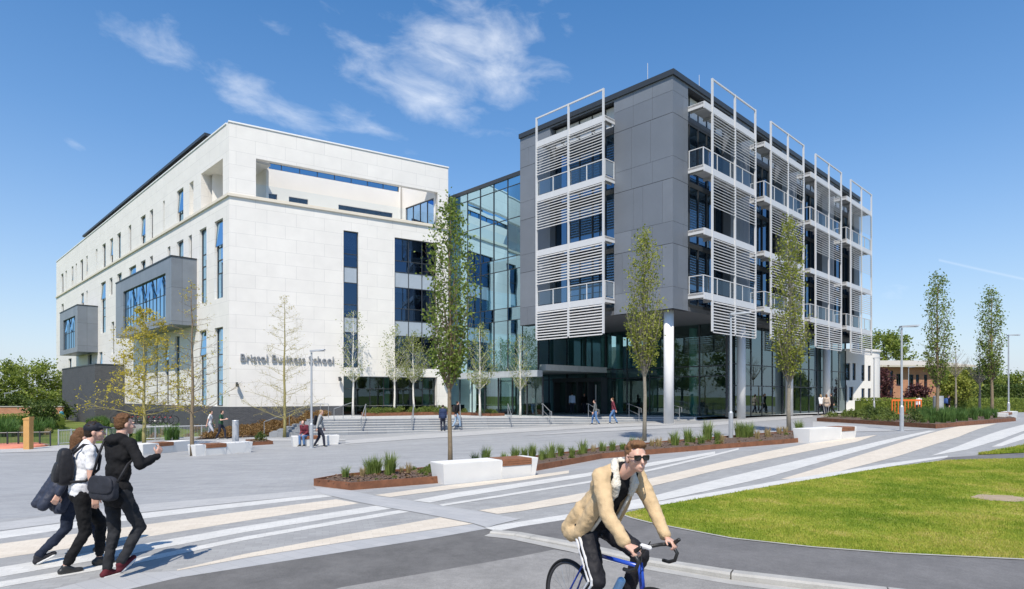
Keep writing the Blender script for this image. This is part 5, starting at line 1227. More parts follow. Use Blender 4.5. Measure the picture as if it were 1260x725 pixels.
def shrink(poly, f=.9):
    cx = sum(p[0] for p in poly) / len(poly); cy = sum(p[1] for p in poly) / len(poly); return [(cx + (p[0] - cx) * f, cy + (p[1] - cy) * f) for p in poly]
bC = shrink(bedC, .93)
scatter(bC, 30, shr, hC, 1, .6, 1.05, 'low rounded green shrub in the left half of the large planting bed', 'shrubs in the large bed', filt=lambda x, y: px_of(x, y) < 1120)
scatter(bC, 12, [shr_d], hC, 2, .8, 1.3, 'low dark green shrub in the middle of the large planting bed', 'dark shrubs in the large bed', filt=lambda x, y: 1060 < px_of(x, y) < 1150)
scatter(bC, 85, cl_dp, hC, 3, 1.0, 1.5, 'tall deep green grass clump in the right half of the large planting bed', 'tall grass clumps in the large bed', 'grass clump', 'grass_clump', filt=lambda x, y: 1125 < px_of(x, y) < 1228)
scatter(shrink(bedE, .92), 36, shr, hE, 4, .7, 1.0, 'low green shrub in the raised strip in front of the ground floor windows', 'shrubs in front of the ground floor windows')
scatter(shrink(bedF, .92), 12, shr, hF, 5, .5, .75, 'low green shrub at the foot of the glass link', 'shrubs at the foot of the glass link')
scatter(shrink(bedA, .9), 14, [shr_br[0], shr[0]], hA, 6, .14, .26, 'tiny seedling in the bark of the small bed', 'seedlings in the small bed')
scatter(shrink(bedB, .96), 30, [shr[1], shr_br[1]], hB, 7, .18, .32, 'tiny seedling between the grass clumps of the long bed', 'seedlings in the long bed')
x, y = g_at(515, 590, H0); scatter([(x, y - .1), (x + .8, y), (x + .8, y + .7), (x, y + .6)], 9, [shr[2]], hA, 8, .22, .34, 'low dark green shoot at the right end of the small bed', 'shoots at the right end of the small bed')
x, y = g_at(318, 545, H0); scatter([(x - .3, y - .3), (x + .5, y - .3), (x + .5, y + .4), (x - .3, y + .4)], 2, [shr_d], hD, 9, .7, .9, 'dark round shrub in the tiny bed right of the left bench', 'shrubs in the tiny bed')
# brown planted bank left of the steps and the strip along the brick base
bank = [tuple(fR.P(-.2, .4, 0).xy), tuple(fR.P(fR.T(404), .4, 0).xy), (TE[0][0] - .9, TE[0][1] + .3), g_at(338, 537), g_at(300, 538.5), g_at(236, 541.5)]
def hbank(x, y):
    q = Vector((x, y, 0)) - fR.o; n_ = q.dot(fR.n); t_ = q.dot(fR.d) ; return H0(x, y) + .06 + (TZ - H0(x, y)) * sstep((t_ + 1) / 8) * max(0, min(1, 1.25 - n_ / 5.0))
soilb = sheet('planted_bank', bank, mulch, 0, hbank, step=.8)
scatter(shrink(bank, .94), 120, shr_br, hbank, 11, .8, 1.25, 'brown leaved groundcover plant on the bank left of the steps', 'brown groundcover plants on the bank')
stripL = [tuple(fL.P(.5, .3, 0).xy), tuple(fL.P(30, .3, 0).xy), tuple(fL.P(30, 3.4, 0).xy), g_at(120, 547), g_at(236, 541.8)]
scatter(shrink(stripL, .95), 40, [shr[0], shr[1], shr_br[0]], lambda x, y: H0(x, y), 12, .6, 1.3, 'low mixed shrub at the foot of the dark brick base on the left side', 'shrubs along the brick base')
scatter(shrink(stripL, .95), 60, cl_dp + [cl_st], lambda x, y: H0(x, y), 13, 1.2, 2.0, 'wild grass tuft at the foot of the dark brick base on the left side', 'grass tufts along the brick base', 'grass clump', 'grass_clump')

# ================================================================ FAR RIGHT: WHITE WING, BRICK HOUSE, HEDGE, BARRIER
ww = thing('white_wing', 'low white rendered wing with a rounded corner behind the last column', 'building', (at(1050, 66), 66, 0))
wf = Frame((at(1012, 62), 62), (1, .25)); t1 = wf.T(1072); zt_ = wf.Z(1040, 432); 
ops = []
for a, b, c, d in ((1039, 1046, 447, 468), (1049, 1053, 447, 468), (1060, 1064, 449, 469), (1068, 1071.5, 450, 469), (1040, 1042.5, 474, 493), (1045, 1050, 476, 493), (1060, 1064, 478, 494), (1068, 1071.5, 478, 494)):
    ops.append([wf.T(a), wf.T(b), wf.Z(a, d), wf.Z(a, c)])
m = MB(); wall_open(m, wf, -6, t1, -.5, zt_, ops, dep=.15)
cc_ = wf.P(t1, -2.6, 0); seg = 12
arc = [cc_ + wf.n * 2.6 * math.cos(k / seg * math.pi * .62) + wf.d * 2.6 * math.sin(k / seg * math.pi * .62) for k in range(seg + 1)]
for p, q in zip(arc[:-1], arc[1:]): m.quad((p.x, p.y, -.5), (q.x, q.y, -.5), (q.x, q.y, zt_), (p.x, p.y, zt_))
m.quad((arc[-1].x, arc[-1].y, -.5), (arc[-1].x + 1.5, arc[-1].y + 14, -.5), (arc[-1].x + 1.5, arc[-1].y + 14, zt_), (arc[-1].x, arc[-1].y, zt_))
loc(m.build('wall', white_plain, ww), ww)
m = MB(); m.prism([wf.P(-6, .12, 0).xy[:], wf.P(t1, .12, 0).xy[:]] + [tuple((p + (p - cc_).normalized() * .12).xy) for p in arc] + [wf.P(t1 + 1, -14, 0).xy[:], wf.P(-6, -14, 0).xy[:]], zt_ + .002, zt_ + .22); loc(m.build('roof', white_plain, ww), ww)
for o in ops: window(ww, wf, o[0], o[1], o[2], o[3], -.1, win_dark, fw=.05, depth=.4, mull=[(o[0] + o[1]) / 2] if o[1] - o[0] > .7 else [])
bh = thing('brick_house', 'low orange brick house with pale overhanging roof among the trees on the right', 'building', (at(1140, 86), 86, 0))
orange_brick = bricky('orange_brick', (.40, .155, .07), (.50, .21, .10), (.32, .25, .20), .225, .075, .01, .85, .5, .3, var=.12, vs=1)
hf_ = Frame((at(1084, 86), 86), (1, .05)); t1 = hf_.T(1184); ze = hf_.Z(1100, 452)
ops = [[hf_.T(a), hf_.T(b), hf_.Z(a, d), hf_.Z(a, c)] for a, b, c, d in ((1095, 1099, 456, 492), (1103, 1109, 460, 475), (1118, 1124, 461, 478), (1127, 1131, 461, 478), (1137, 1141, 461, 492), (1150, 1156, 461, 476), (1166, 1172, 461, 476))]
m = MB(); wall_open(m, hf_, 0, t1, -1, ze, ops, dep=.15); m.fbox(hf_, 0, t1, -9, -.4, -1, ze - .02); loc(m.build('wall', orange_brick, bh), bh)
for o in ops: window(bh, hf_, o[0], o[1], o[2], o[3], -.08, win_dark, fw=.07, depth=.3, mull=[(o[0] + o[1]) / 2])
m = MB(); ov = 1.2; zr = hf_.Z(1110, 444.5)
A4 = [hf_.P(-ov, ov, ze), hf_.P(t1 + ov, ov, ze), hf_.P(t1 + ov, -10, ze), hf_.P(-ov, -10, ze)]; B4 = [hf_.P(2, -3.5, zr + .3), hf_.P(t1 - 2, -3.5, zr + .3), hf_.P(t1 - 2, -5.5, zr + .3), hf_.P(2, -5.5, zr + .3)]
m.add(A4 + [p + Vector((0, 0, .25)) for p in A4] + B4, [(0, 1, 2, 3), (0, 1, 5, 4), (1, 2, 6, 5), (2, 3, 7, 6), (3, 0, 4, 7), (4, 5, 9, 8), (5, 6, 10, 9), (6, 7, 11, 10), (7, 4, 8, 11), (8, 9, 10, 11)]); loc(m.build('roof', plain('pale_metal_roof', (.50, .46, .38), .6, var=.06, coord='World'), bh), bh)
def hedge(pts, h, dep, label, seed, ls=.13, n=9000, mat=None):
    rnd = random.Random(seed); m = MB(); P = [Vector(p) for p in pts]; L = [(P[i + 1] - P[i]).length for i in range(len(P) - 1)]; T_ = sum(L)
    for k in range(n):
        s = rnd.random() * T_; i = 0
        while s > L[i]: s -= L[i]; i += 1
        d = (P[i + 1] - P[i]).normalized(); w = Vector((d.y, -d.x)); o = rnd.uniform(-1, 1); zz = rnd.random(); 
        if rnd.random() < .5: o = (1 if w.dot(-P[0]) > 0 else -1) * rnd.uniform(.8, 1.05)
        elif rnd.random() < .5: zz = rnd.uniform(.9, 1.05)
        q = P[i] + d * s + w * o * dep / 2; hh = h * (1 + .12 * mnoise.noise((q.x * .4, q.y * .4, seed))); leaf(m, Vector((q.x, q.y, H0(q.x, q.y) + zz * hh)), ls * rnd.uniform(.7, 1.4), rnd)
    # woody heart so the hedge is not see-through
    for i in range(len(P) - 1):
        d = (P[i + 1] - P[i]).normalized(); w = Vector((d.y, -d.x)) * dep * .36; a, b = P[i], P[i + 1]; z = H0(a.x, a.y)
        m.hexa([(a.x - w.x, a.y - w.y, z - .3), (b.x - w.x, b.y - w.y, z - .3), (b.x + w.x, b.y + w.y, z - .3), (a.x + w.x, a.y + w.y, z - .3), (a.x - w.x, a.y - w.y, z + h * .86), (b.x - w.x, b.y - w.y, z + h * .86), (b.x + w.x, b.y + w.y, z + h * .86), (a.x + w.x, a.y + w.y, z + h * .86)])
    o = m.build('clipped_hedge', mat or leaf_dark, None, uv=False); tag(o, label, 'hedge'); return o
hedge([(at(1056, 60), 60), (at(1150, 62), 62), (at(1275, 66), 66)], 1.45, 1.2, 'long clipped green hedge in front of the brick house', 1, mat=leaf_mid)
hedge([(at(920, 80), 80), (at(1020, 80), 80)], 1.6, 1.2, 'clipped hedge seen through the ground floor glazing', 2, n=2500)
hedge([(at(1180, 84), 84), (at(1340, 88), 88)], 3.2, 2.5, 'tall loose hedge along the skyline at the right edge', 3, ls=.3, n=6000)
sheet('sandy_ground', [(at(1010, 50), 50), (at(1110, 50), 50), (at(1110, 57), 57), (at(1010, 57), 57)], plain('sandy_paving', (.42, .36, .27), .9, coord='World'), .012)
def barrier(px0, px1, D, label):
    x0, x1 = at(px0, D), at(px1, D); z = H0(x0, D); om = bpy.data.materials.get('orange_plastic') or plain('orange_plastic', (.80, .17, .03), .45, var=.05); r = thing('barrier', label, 'barrier', ((x0 + x1) / 2, D, z)); w = (x1 - x0) / 2; hh = zat(491.5, D) - z
    m = MB(); m.box(-w, w, -.03, .03, hh - .14, hh); m.box(-w, w, -.03, .03, .12, .28); m.box(-w, -w + .08, -.03, .03, .281, hh - .141); m.box(w - .08, w, -.03, .03, .281, hh - .141)
    n = 9
    for k in range(1, n): x = -w + 2 * w * k / n; m.box(x - .03, x + .03, -.02, .02, .281, hh - .141)
    m.build('panel', om, r)
    for s in (-1, 1): f = MB(); f.box(s * (w - .25) - .05, s * (w - .25) + .05, -.3, .3, 0, .118); f.build('foot', om, r)
barrier(1097, 1134, 49, 'orange plastic roadworks barrier behind the large planting bed')
# ================================================================ FAR LEFT: FENCE, TIMBER POST, BOUNDARY
def timber_post():
    D = 30.2; x = at(35, D); z = H0(x, D); h = zat(513.5, D) - z; r = thing('timber_totem', 'tall square orange timber post at the left edge of the plaza', 'post', (x, D, z)); w = 3.6 * D / F
    tm = plain('new_timber', (.55, .30, .10), .6, var=.1, vs=4); m = MB(); m.box(-w, w, -w, w, -.1, h - .12); m.build('post', tm, r); m = MB(); m.hexa([(-w - .02, -w - .02, h - .118), (w + .02, -w - .02, h - .118), (w + .02, w + .02, h - .118), (-w - .02, w + .02, h - .118), (-w - .02, -w - .02, h - .06), (w + .02, -w - .02, h + .03), (w + .02, w + .02, h + .03), (-w - .02, w + .02, h - .06)]); m.build('cap', tm, r)
timber_post()
def fence(p0, p1, h, n, label, mat):
    a = Vector(p0); b = Vector(p1); r = thing('railing_fence', label, 'fence', (a.x, a.y, 0)); z = H0(*a); d = b - a
    m = MB(); m.tube([(0, 0, z + h), (d.x, d.y, z + h)], .03, 6); m.tube([(0, 0, z + h * .15), (d.x, d.y, z + h * .15)], .025, 6); m.build('rail', mat, r)
    m = MB()
    for k in range(n * 8): q = d * (k / (n * 8)); m.tube([(q.x, q.y, z + h * .15), (q.x, q.y, z + h)], .009, 4, caps=False)
    m.build('infill_bars', mat, r)
    for k in range(n + 1): q = d * (k / n); m = MB(); m.tube([(q.x, q.y, z - .1), (q.x, q.y, z + h + .06)], .035, 6); m.build('post', mat, r)
fence(g_at(-60, 552.5), g_at(62, 549.5), .75, 9, 'thin dark railing fence along the left edge of the plaza', anthra)
fence(g_at(72, 548.5), g_at(158, 543), .8, 6, 'pale steel railing fence in front of the brick annexe', galv)
fence(g_at(176, 542.5), g_at(262, 539.5), .8, 6, 'pale steel railing fence behind the left benches', galv)
gw = thing('garden_wall', 'weathered orange brick boundary wall behind the left fence', 'wall', (at(20, 62), 62, 0)); m = MB(); gfr = Frame((at(-40, 60), 60), (1, .08)); m.fbox(gfr, 0, gfr.T(76), -.3, 0, -1, .9); loc(m.build('wall', orange_brick, gw), gw); m = MB(); m.fbox(gfr, -.05, gfr.T(76) + .05, -.36, .06, 0.902, .98); loc(m.build('coping', kerb_mat, gw), gw)
hedge([(at(-60, 56), 56), (at(60, 56), 56), (at(72, 52), 52)], 1.1, 1.2, 'rough green hedge behind the left fence', 6, n=3500, mat=leaf_mid)
hh = sheet('far_left_verge', [g_at(-60, 551.8), g_at(70, 548.8), (at(75, 60), 60), (at(-60, 60), 60)], grass_far, .006); 
scatter([(at(-20, 40), 40), (at(60, 40.5), 40.5), (at(68, 46), 46), (at(-10, 48), 48)], 50, cl_dp + [cl_st], H0, 14, 1.5, 2.6, 'tall wild grass tuft behind the left fence', 'wild grass tufts behind the left fence', 'grass clump', 'grass_clump')
m = MB(); x, y = g_at(15, 550.5); m.lathe((x, y, H0(x, y)), [(1.5, 0), (1.45, .1), (1.2, .16), (0.02, .18)], 28); o = m.build('play_disc', plain('salmon_rubber', (.62, .22, .14), .7, coord='World')); tag(o, 'low salmon coloured round kerb at the left edge of the plaza', 'kerb disc')
# ================================================================ PEOPLE
TEX = {}
def cloud_tex(size):
    if size not in TEX: t = bpy.data.textures.new('folds', 'CLOUDS'); t.noise_scale = size; t.noise_depth = 2; TEX[size] = t
    return TEX[size]
def fuse(mb, name, mats, parent, vox, smooth=4, fold=0, fsize=.12, sub=False):
    """closed pieces grown into one continuous surface"""
    me = mb.mesh('tmp', [], uv=False); o = bpy.data.objects.new('tmp', me); col.objects.link(o)
    r = o.modifiers.new('r', 'REMESH'); r.mode = 'VOXEL'; r.voxel_size = vox
    if smooth: s = o.modifiers.new('s', 'SMOOTH'); s.factor = .5; s.iterations = smooth
    if fold:
        d = o.modifiers.new('d', 'DISPLACE'); d.texture = cloud_tex(fsize); d.strength = fold; d.mid_level = .5
        d2 = o.modifiers.new('d2', 'DISPLACE'); d2.texture = cloud_tex(fsize * .4); d2.strength = fold * .5; d2.mid_level = .5
    bpy.context.view_layer.update(); dg = bpy.context.evaluated_depsgraph_get(); m2 = bpy.data.meshes.new_from_object(o.evaluated_get(dg)); bpy.data.objects.remove(o); bpy.data.meshes.remove(me)
    m2.name = name; m2.materials.clear()
    for m in (mats if isinstance(mats, (list, tuple)) else [mats]): m2.materials.append(m)
    m2.polygons.foreach_set('use_smooth', [True] * len(m2.polygons)); return link(name, m2, parent)
V = Vector
def ik(a, b, l1, l2, pole):
    a, b = V(a), V(b); d = b - a; L = min(d.length, (l1 + l2) * .999); u = d.normalized(); b = a + u * L
    x = (l1 * l1 - l2 * l2 + L * L) / (2 * L); h = math.sqrt(max(0, l1 * l1 - x * x)); p = V(pole); p = (p - u * p.dot(u)).normalized(); return a + u * x + p * h, b
skin_a = plain('skin', (.60, .36, .27), .5, var=.06, vs=12); skin_a.node_tree.nodes['Principled BSDF'].inputs['Subsurface Weight'].default_value = .08
cloth_cache = {}
def cloth(name, c, rough=.85, var=.15, vs=9, bump=.25, bs=140):
    if name not in cloth_cache: cloth_cache[name] = plain(name, c, rough, var=var, vs=vs, bump=bump, bs=bs, spec=.5 if rough < .5 else .2)
    return cloth_cache[name]
def hand(mb, w, d, nrm, side, curl=.35, s=1.0, spread=1):
    """w wrist, d along the palm, nrm out of the back of the hand, side +1 thumb towards across"""
    d = V(d).normalized(); nrm = V(nrm); nrm = (nrm - d * nrm.dot(d)).normalized(); ac = d.cross(nrm).normalized() * side
    for k in range(4):                              # palm as four rays
        o = ac * (.028 - .0185 * k) * s; mb.cap(w + d * .012 + o * .6, w + d * .082 * s + o, .015 * s, .0125 * s, 8)
    L = (.072, .080, .075, .058)
    for k in range(4):
        o = ac * (.030 - .020 * k) * s; p = w + d * .085 * s + o; dd = (d + ac * (.06 - .04 * k) * spread).normalized(); a = 0
        for j in range(3):
            a = curl * (j + .6) * (1 + .12 * k); q = p + (dd * math.cos(a) - nrm * math.sin(a)) * L[k] * (.45, .30, .25)[j] * s; mb.cap(p, q, .0088 * s * (1 - .06 * j), .0080 * s * (1 - .07 * j), 8); p = q
    p = w + d * .03 * s + ac * .026 * s; q = p + (d * .6 + ac * .75 - nrm * .25).normalized() * .040 * s; mb.cap(p, q, .0125 * s, .0105 * s, 8); mb.cap(q, q + (d * .9 + ac * .15 - nrm * .45).normalized() * .032 * s, .0105 * s, .009 * s, 8)
def face_head(mb, c, rot, s=1.0, detail=True):
    e = lambda p, r: mb.ell(V(c) + rot @ (V(p) * s), [q * s for q in r], rot)
    e((0, -.012, .028), (.074, .092, .088)); e((0, .028, -.018), (.062, .062, .075)); e((0, .042, -.062), (.046, .046, .042)); e((0, .066, -.088), (.024, .020, .018))
    if detail:
        mb.cap(V(c) + rot @ (V((0, .090, .004)) * s), V(c) + rot @ (V((0, .108, -.030)) * s), .009 * s, .014 * s, 8)
        e((0, .088, -.060), (.024, .012, .007)); e((0, .086, -.070), (.020, .011, .007)); e((-.03, .078, .022), (.026, .016, .010)); e((.03, .078, .022), (.026, .016, .010)); e((.038, .062, -.025), (.022, .024, .022)); e((-.038, .062, -.025), (.022, .024, .022))
        for q in (-1, 1): e((q * .076, -.004, -.008), (.010, .020, .031))
def person(label, x, y, rz, P, hgt=1.78, z=None, vox=.022, cat='person', name='person'):
    """P: pose and clothes. Local axes: +y forward, +x to the person's right"""
    z = H(x, y) if z is None else z; r = thing(name, label, cat, (x, y, z), rz); k = hgt / 1.8; fine = vox < .015
    lean = P.get('lean', 4); hz = P.get('hip', .93) * k; hip = V((0, P.get('hipy', 0), hz)); rl = Matrix.Rotation(R(-lean), 3, 'X') @ Matrix.Rotation(R(P.get('side', 0)), 3, 'Y')
    tp = lambda p: hip + rl @ (V(p) * k)            # torso space, measured up from the hip
    sw = P.get('sw', .185); shR, shL = tp((sw, 0, .53)), tp((-sw, 0, .53)); nk = tp((0, -.005, .575)); hd = tp((0, .035 + P.get('hf', 0), .735 + P.get('hup', 0))); hrot = Matrix.Rotation(R(-P.get('yaw', 0)), 3, 'Z') @ Matrix.Rotation(R(-P.get('pitch', 0)), 3, 'X')
    hR, hL = hip + V((.092 * k, 0, -.02)), hip + V((-.092 * k, 0, -.02))
    fR_, fL_ = P.get('footR', (.09, .18, .09, 0)), P.get('footL', (-.09, -.2, .09, 0))
    kR, aR = ik(hR, V(fR_[:3]), .445 * k, .425 * k, P.get('poleR', (.05, 1, .1))); kL, aL = ik(hL, V(fL_[:3]), .445 * k, .425 * k, P.get('poleL', (-.05, 1, .1)))
    eR, wR = ik(shR, V(P.get('handR', (.24, .1, .82 * k))), .30 * k, .26 * k, P.get('elbR', (.3, -1, -.2))); eL, wL = ik(shL, V(P.get('handL', (-.24, .1, .82 * k))), .30 * k, .26 * k, P.get('elbL', (-.3, -1, -.2)))
    m = MB(); face_head(m, hd, hrot, 1.0 * k ** .3, fine); m.cap(nk - V((0, 0, .03)), hd - V((0, 0, .05)) - hrot @ V((0, .02, 0)), .060 * k, .054 * k)
    m.ell(tp((0, 0, .40)), (.155 * k, .10 * k, .17 * k), rl); m.ell(tp((0, 0, .18)), (.135 * k, .09 * k, .16 * k), rl); m.ell(hip + V((0, 0, -.01)), (.14 * k, .09 * k, .10 * k))
    for sh, el, wr in ((shR, eR, wR), (shL, eL, wL)): m.cap(tp((0, 0, .5)), sh, .07 * k, .058 * k); m.cap(sh, el, .052 * k, .042 * k); m.cap(el, wr, .042 * k, .028 * k)
    for a, b, c in ((hR, kR, aR), (hL, kL, aL)): m.cap(a, b, .066 * k, .046 * k); m.cap(b, c, .044 * k, .034 * k)
    for wr, el, sd, key in ((wR, eR, 1, 'palmR'), (wL, eL, -1, 'palmL')):
        d = P.get('d' + key, (wr - el)); n_ = P.get(key, (sd * 1.0, .0, .0)); hand(m, wr, d, n_, (-1 if sd > 0 else 1) * P.get('thumb', 1) , P.get('curl', .38), 1.0 if fine else 1.25)
    body = fuse(m, 'body', P.get('skin', skin_a), r, vox * .62 if fine else vox, 3 if fine else 2)
    # trousers
    m = MB(); w = P.get('trw', 1.0); m.ell(hip + V((0, -.005, .0)), (.172 * k, .122 * k, .13 * k))
    for a, b, c in ((hR, kR, aR), (hL, kL, aL)): e_ = b.lerp(c, P.get('trl', .93)); m.cap(a, b, .102 * k * w, .072 * k * w); m.cap(b, e_, .070 * k * w, .056 * k * w)
    fuse(m, 'trousers', P['trousers'], r, vox, 2, .028 if fine else 0, .085)
    # top
    m = MB(); t = P.get('topw', 1.0); hem = P.get('hem', -.04)
    m.ell(tp((0, .0, .40)), (.185 * k * t, .128 * k * t, .19 * k), rl); m.ell(tp((0, 0, .22)), (.168 * k * t, .120 * k * t, .2 * k), rl); m.cap(tp((-.05, 0, hem + .13)), tp((.05, 0, hem + .13)), .132 * k * t, .132 * k * t, 14); m.cap(tp((-.04, 0, hem + .06)), tp((.04, 0, hem + .06)), .128 * k * t, .128 * k * t, 14)
    for sh, el, wr in ((shR, eR, wR), (shL, eL, wL)):
        m.cap(tp((0, 0, .515)), sh, .078 * k, .070 * k * t); sl_ = P.get('sleeve', 1.0)
        if sl_ >= .6: m.cap(sh, el, .066 * k * t, .056 * k * t); m.cap(el, el.lerp(wr, sl_ * .96), .056 * k * t, .046 * k * t)
        else: m.cap(sh, sh.lerp(el, sl_ * 1.5), .060 * k * t, .060 * k * t)
    m.cap(nk + rl @ V((0, -.01, -.05)), nk + rl @ V((0, 0, .012)), .085 * k, .068 * k)
    if P.get('hood'): m.ell(tp((0, -.085, .565)), (.105, .07, .06), rl); m.ell(tp((-.07, -.03, .59)), (.05, .07, .045), rl); m.ell(tp((.07, -.03, .59)), (.05, .07, .045), rl)
    if 'extra_top' in P: P['extra_top'](m, tp, rl, k)
    fuse(m, 'top', P['top'], r, vox, 2, .026 if fine else 0, .10)
    # shoes
    for (c, f) in ((aR, fR_), (aL, fL_)):
        q = Matrix.Rotation(R(-f[3]), 3, 'X'); m = MB(); hx = c + q @ V((0, -.035, -.05)); tx = c + q @ V((0, .15, -.062)); m.cap(hx, tx, .040, .032); m.cap(c + V((0, 0, -.01)), c + q @ V((0, .07, -.05)), .043, .035); sh_ = fuse(m, 'shoe', P['shoes'], r, min(vox, .016), 1)
        m = MB(); m.cap(hx + q @ V((0, -.01, -.026)), tx + q @ V((0, .012, -.018)), .020, .018); m.cap(hx + q @ V((.022, 0, -.026)), tx + q @ V((.022, -.015, -.018)), .018, .018); m.cap(hx + q @ V((-.022, 0, -.026)), tx + q @ V((-.022, -.015, -.018)), .018, .018); fuse(m, 'sole', P.get('soles', cloth('white_rubber', (.7, .7, .68))), sh_, min(vox, .014), 1)
    # hair
    if P.get('hair') is not None:
        m = MB(); hp = lambda p: hd + hrot @ (V(p) * k ** .3)
        m.ell(hp((0, -.024, .040)), (.080, .088, .085), hrot); m.ell(hp((0, -.045, .0)), (.073, .062, .07), hrot)
        if fine:
            rnd = random.Random(3)
            for i in range(P.get('tuft', 60)):
                a = rnd.uniform(0, 6.28); b = rnd.uniform(.15, 1.25); p = V((.078 * math.cos(a) * math.sin(b), -.02 + .088 * math.sin(a) * math.sin(b), .042 + .085 * math.cos(b)))
                if p.y > .045 and p.z < .08: continue
                m.cap(hp(p), hp(p * 1.04 + V((rnd.gauss(0, .006), rnd.gauss(.004, .010), P.get('tz', .008) + .006 * rnd.random()))), .010, .005, 6)
        if P.get('longhair'): m.cap(hp((0, -.07, .0)), hp((0, -.09, -.17)), .075, .06); m.cap(hp((.05, -.05, -.02)), hp((.05, -.05, -.2)), .04, .04); m.cap(hp((-.05, -.05, -.02)), hp((-.05, -.05, -.2)), .04, .04)
        if 'hairx' in P: P['hairx'](m, hp)
        fuse(m, 'hair', P['hair'], r, min(vox, .008 if fine else .02), 1, .010 if fine else 0, .02)
    if fine and P.get('eyes', True):
        for q in (-1, 1): m = MB(); m.ell(hd + hrot @ V((q * .031, .080, .006)), (.0125, .010, .0085), hrot, 10, 7); ey = m.build('eye', cloth('eye_white', (.62, .58, .55), .3, bump=0), r, smooth=True); m = MB(); m.ell(hd + hrot @ V((q * .031, .0875, .006)), (.0055, .004, .0058), hrot, 8, 6); m.build('iris', cloth('iris_brown', (.03, .02, .015), .3, bump=0), ey)
    return r, dict(hip=hip, tp=tp, rl=rl, hd=hd, hrot=hrot, hR=hR, kR=kR, aR=aR, hL=hL, kL=kL, aL=aL, shR=shR, eR=eR, wR=wR, shL=shL, eL=eL, wL=wL, nk=nk, k=k)
hair_b = cloth('brown_hair', (.13, .065, .03), .6, var=.4, vs=60, bump=.6, bs=220); hair_d = cloth('dark_hair', (.03, .02, .015), .6, var=.4, vs=60); hair_f = cloth('auburn_hair', (.20, .105, .05), .55, var=.35, vs=50, bump=.6, bs=220); hair_l = cloth('fair_hair', (.36, .25, .14), .6)
black_c = cloth('black_cotton', (.011, .011, .012)); charcoal = cloth('charcoal_denim', (.026, .027, .030), var=.35, vs=12); navy_d = cloth('indigo_denim', (.018, .024, .042), var=.3); white_c = cloth('white_cotton', (.74, .74, .75), var=.04); black_l = cloth('black_leather', (.02, .02, .02), .4)
tan_c = cloth('tan_corduroy', (.60, .44, .255), var=.08, vs=14, bump=.5, bs=160); red_sh = cloth('dark_red_canvas', (.10, .018, .025)); puffer = cloth('navy_puffer', (.035, .042, .065), .5, var=.2)
VX = .0125
# --- right walker: black hoodie, one hand raised
bx_, by_ = at(144, 7.05), 7.05
w1, g1 = person('person walking away in a black hoodie, one hand raised, nearest of the three walkers', bx_, by_, R(-24), dict(lean=4, hip=.965, footR=(.11, -.04, .17, -34), poleR=(.2, 1, .12), footL=(-.09, -.06, .088, 0), handR=(.30, .27, 1.36), elbR=(.75, -.1, -1), palmR=(1, .2, .3), dpalmR=(.0, .45, .9), handL=(-.23, .16, .92), curl=.75,
    trousers=charcoal, top=black_c, hood=True, shoes=red_sh, hair=hair_b, topw=.95, hem=-.13, sw=.175, yaw=14, pitch=2, trw=.90, tuft=90, tz=.0), 1.83, vox=VX)
# --- middle walker: cap, white polo
w2, g2 = person('person in a white polo shirt and black cap, middle of the three walkers', at(99, 7.3), 7.3, R(-46), dict(lean=7, footR=(.07, -.16, .088, 0), footL=(-.07, .20, .10, 8), handR=(.25, .10, .80), elbR=(.25, -1, 0), handL=(-.26, .12, .84), sleeve=.42, curl=.45,
    trousers=black_c, top=white_c, shoes=black_l, soles=black_l, hair=hair_d, hem=-.05, yaw=16, pitch=-3, trl=.86, topw=.96, trw=.92, hf=.02), 1.76, vox=VX)
m = MB(); hd, hr = g2['hd'], g2['hrot']; m.ell(hd + hr @ V((0, -.012, .055)), (.087, .104, .074), hr); m.cap(hd + hr @ V((-.03, .085, .058)), hd + hr @ V((-.03, .155, .045)), .016, .010); m.cap(hd + hr @ V((.03, .085, .058)), hd + hr @ V((.03, .155, .045)), .016, .010); m.cap(hd + hr @ V((0, .085, .060)), hd + hr @ V((0, .168, .045)), .016, .010); m.cap(hd + hr @ V((-.055, .07, .058)), hd + hr @ V((-.05, .135, .046)), .014, .009); m.cap(hd + hr @ V((.055, .07, .058)), hd + hr @ V((.05, .135, .046)), .014, .009)
fuse(m, 'cap', cloth('black_cap', (.02, .022, .03), .6), w2, .008, 2)
# --- left walker: flared padded jacket, mostly hidden behind the other two
def flare(m, tp, rl, k):
    m.cap(tp((-.10, -.06, .30)), tp((-.14, -.26, -.16)), .11, .07); m.cap(tp((.10, -.06, .30)), tp((.14, -.28, -.16)), .11, .07); m.cap(tp((0, -.10, .30)), tp((0, -.32, -.15)), .11, .07); m.cap(tp((.08, .0, .2)), tp((.12, -.10, -.19)), .11, .08); m.cap(tp((-.08, .0, .2)), tp((-.12, -.10, -.19)), .11, .08)
    m.cap(tp((0, .02, .1)), tp((0, .04, -.18)), .13, .12)
w3, g3 = person('person in a dark padded jacket and indigo jeans striding right, leftmost of the three walkers', at(86, 7.8), 7.8, R(-44), dict(lean=9, hip=.88, footR=(.08, -.34, .11, -24), footL=(-.08, .34, .09, 10), handR=(.27, -.22, .74), elbR=(.3, -1, .1), handL=(-.25, .30, .90), curl=.7,
    trousers=navy_d, top=puffer, shoes=cloth('dark_canvas', (.03, .03, .035)), hair=hair_b, longhair=True, extra_top=flare, topw=1.0, hem=-.05, yaw=0, trw=.92), 1.70, vox=VX)
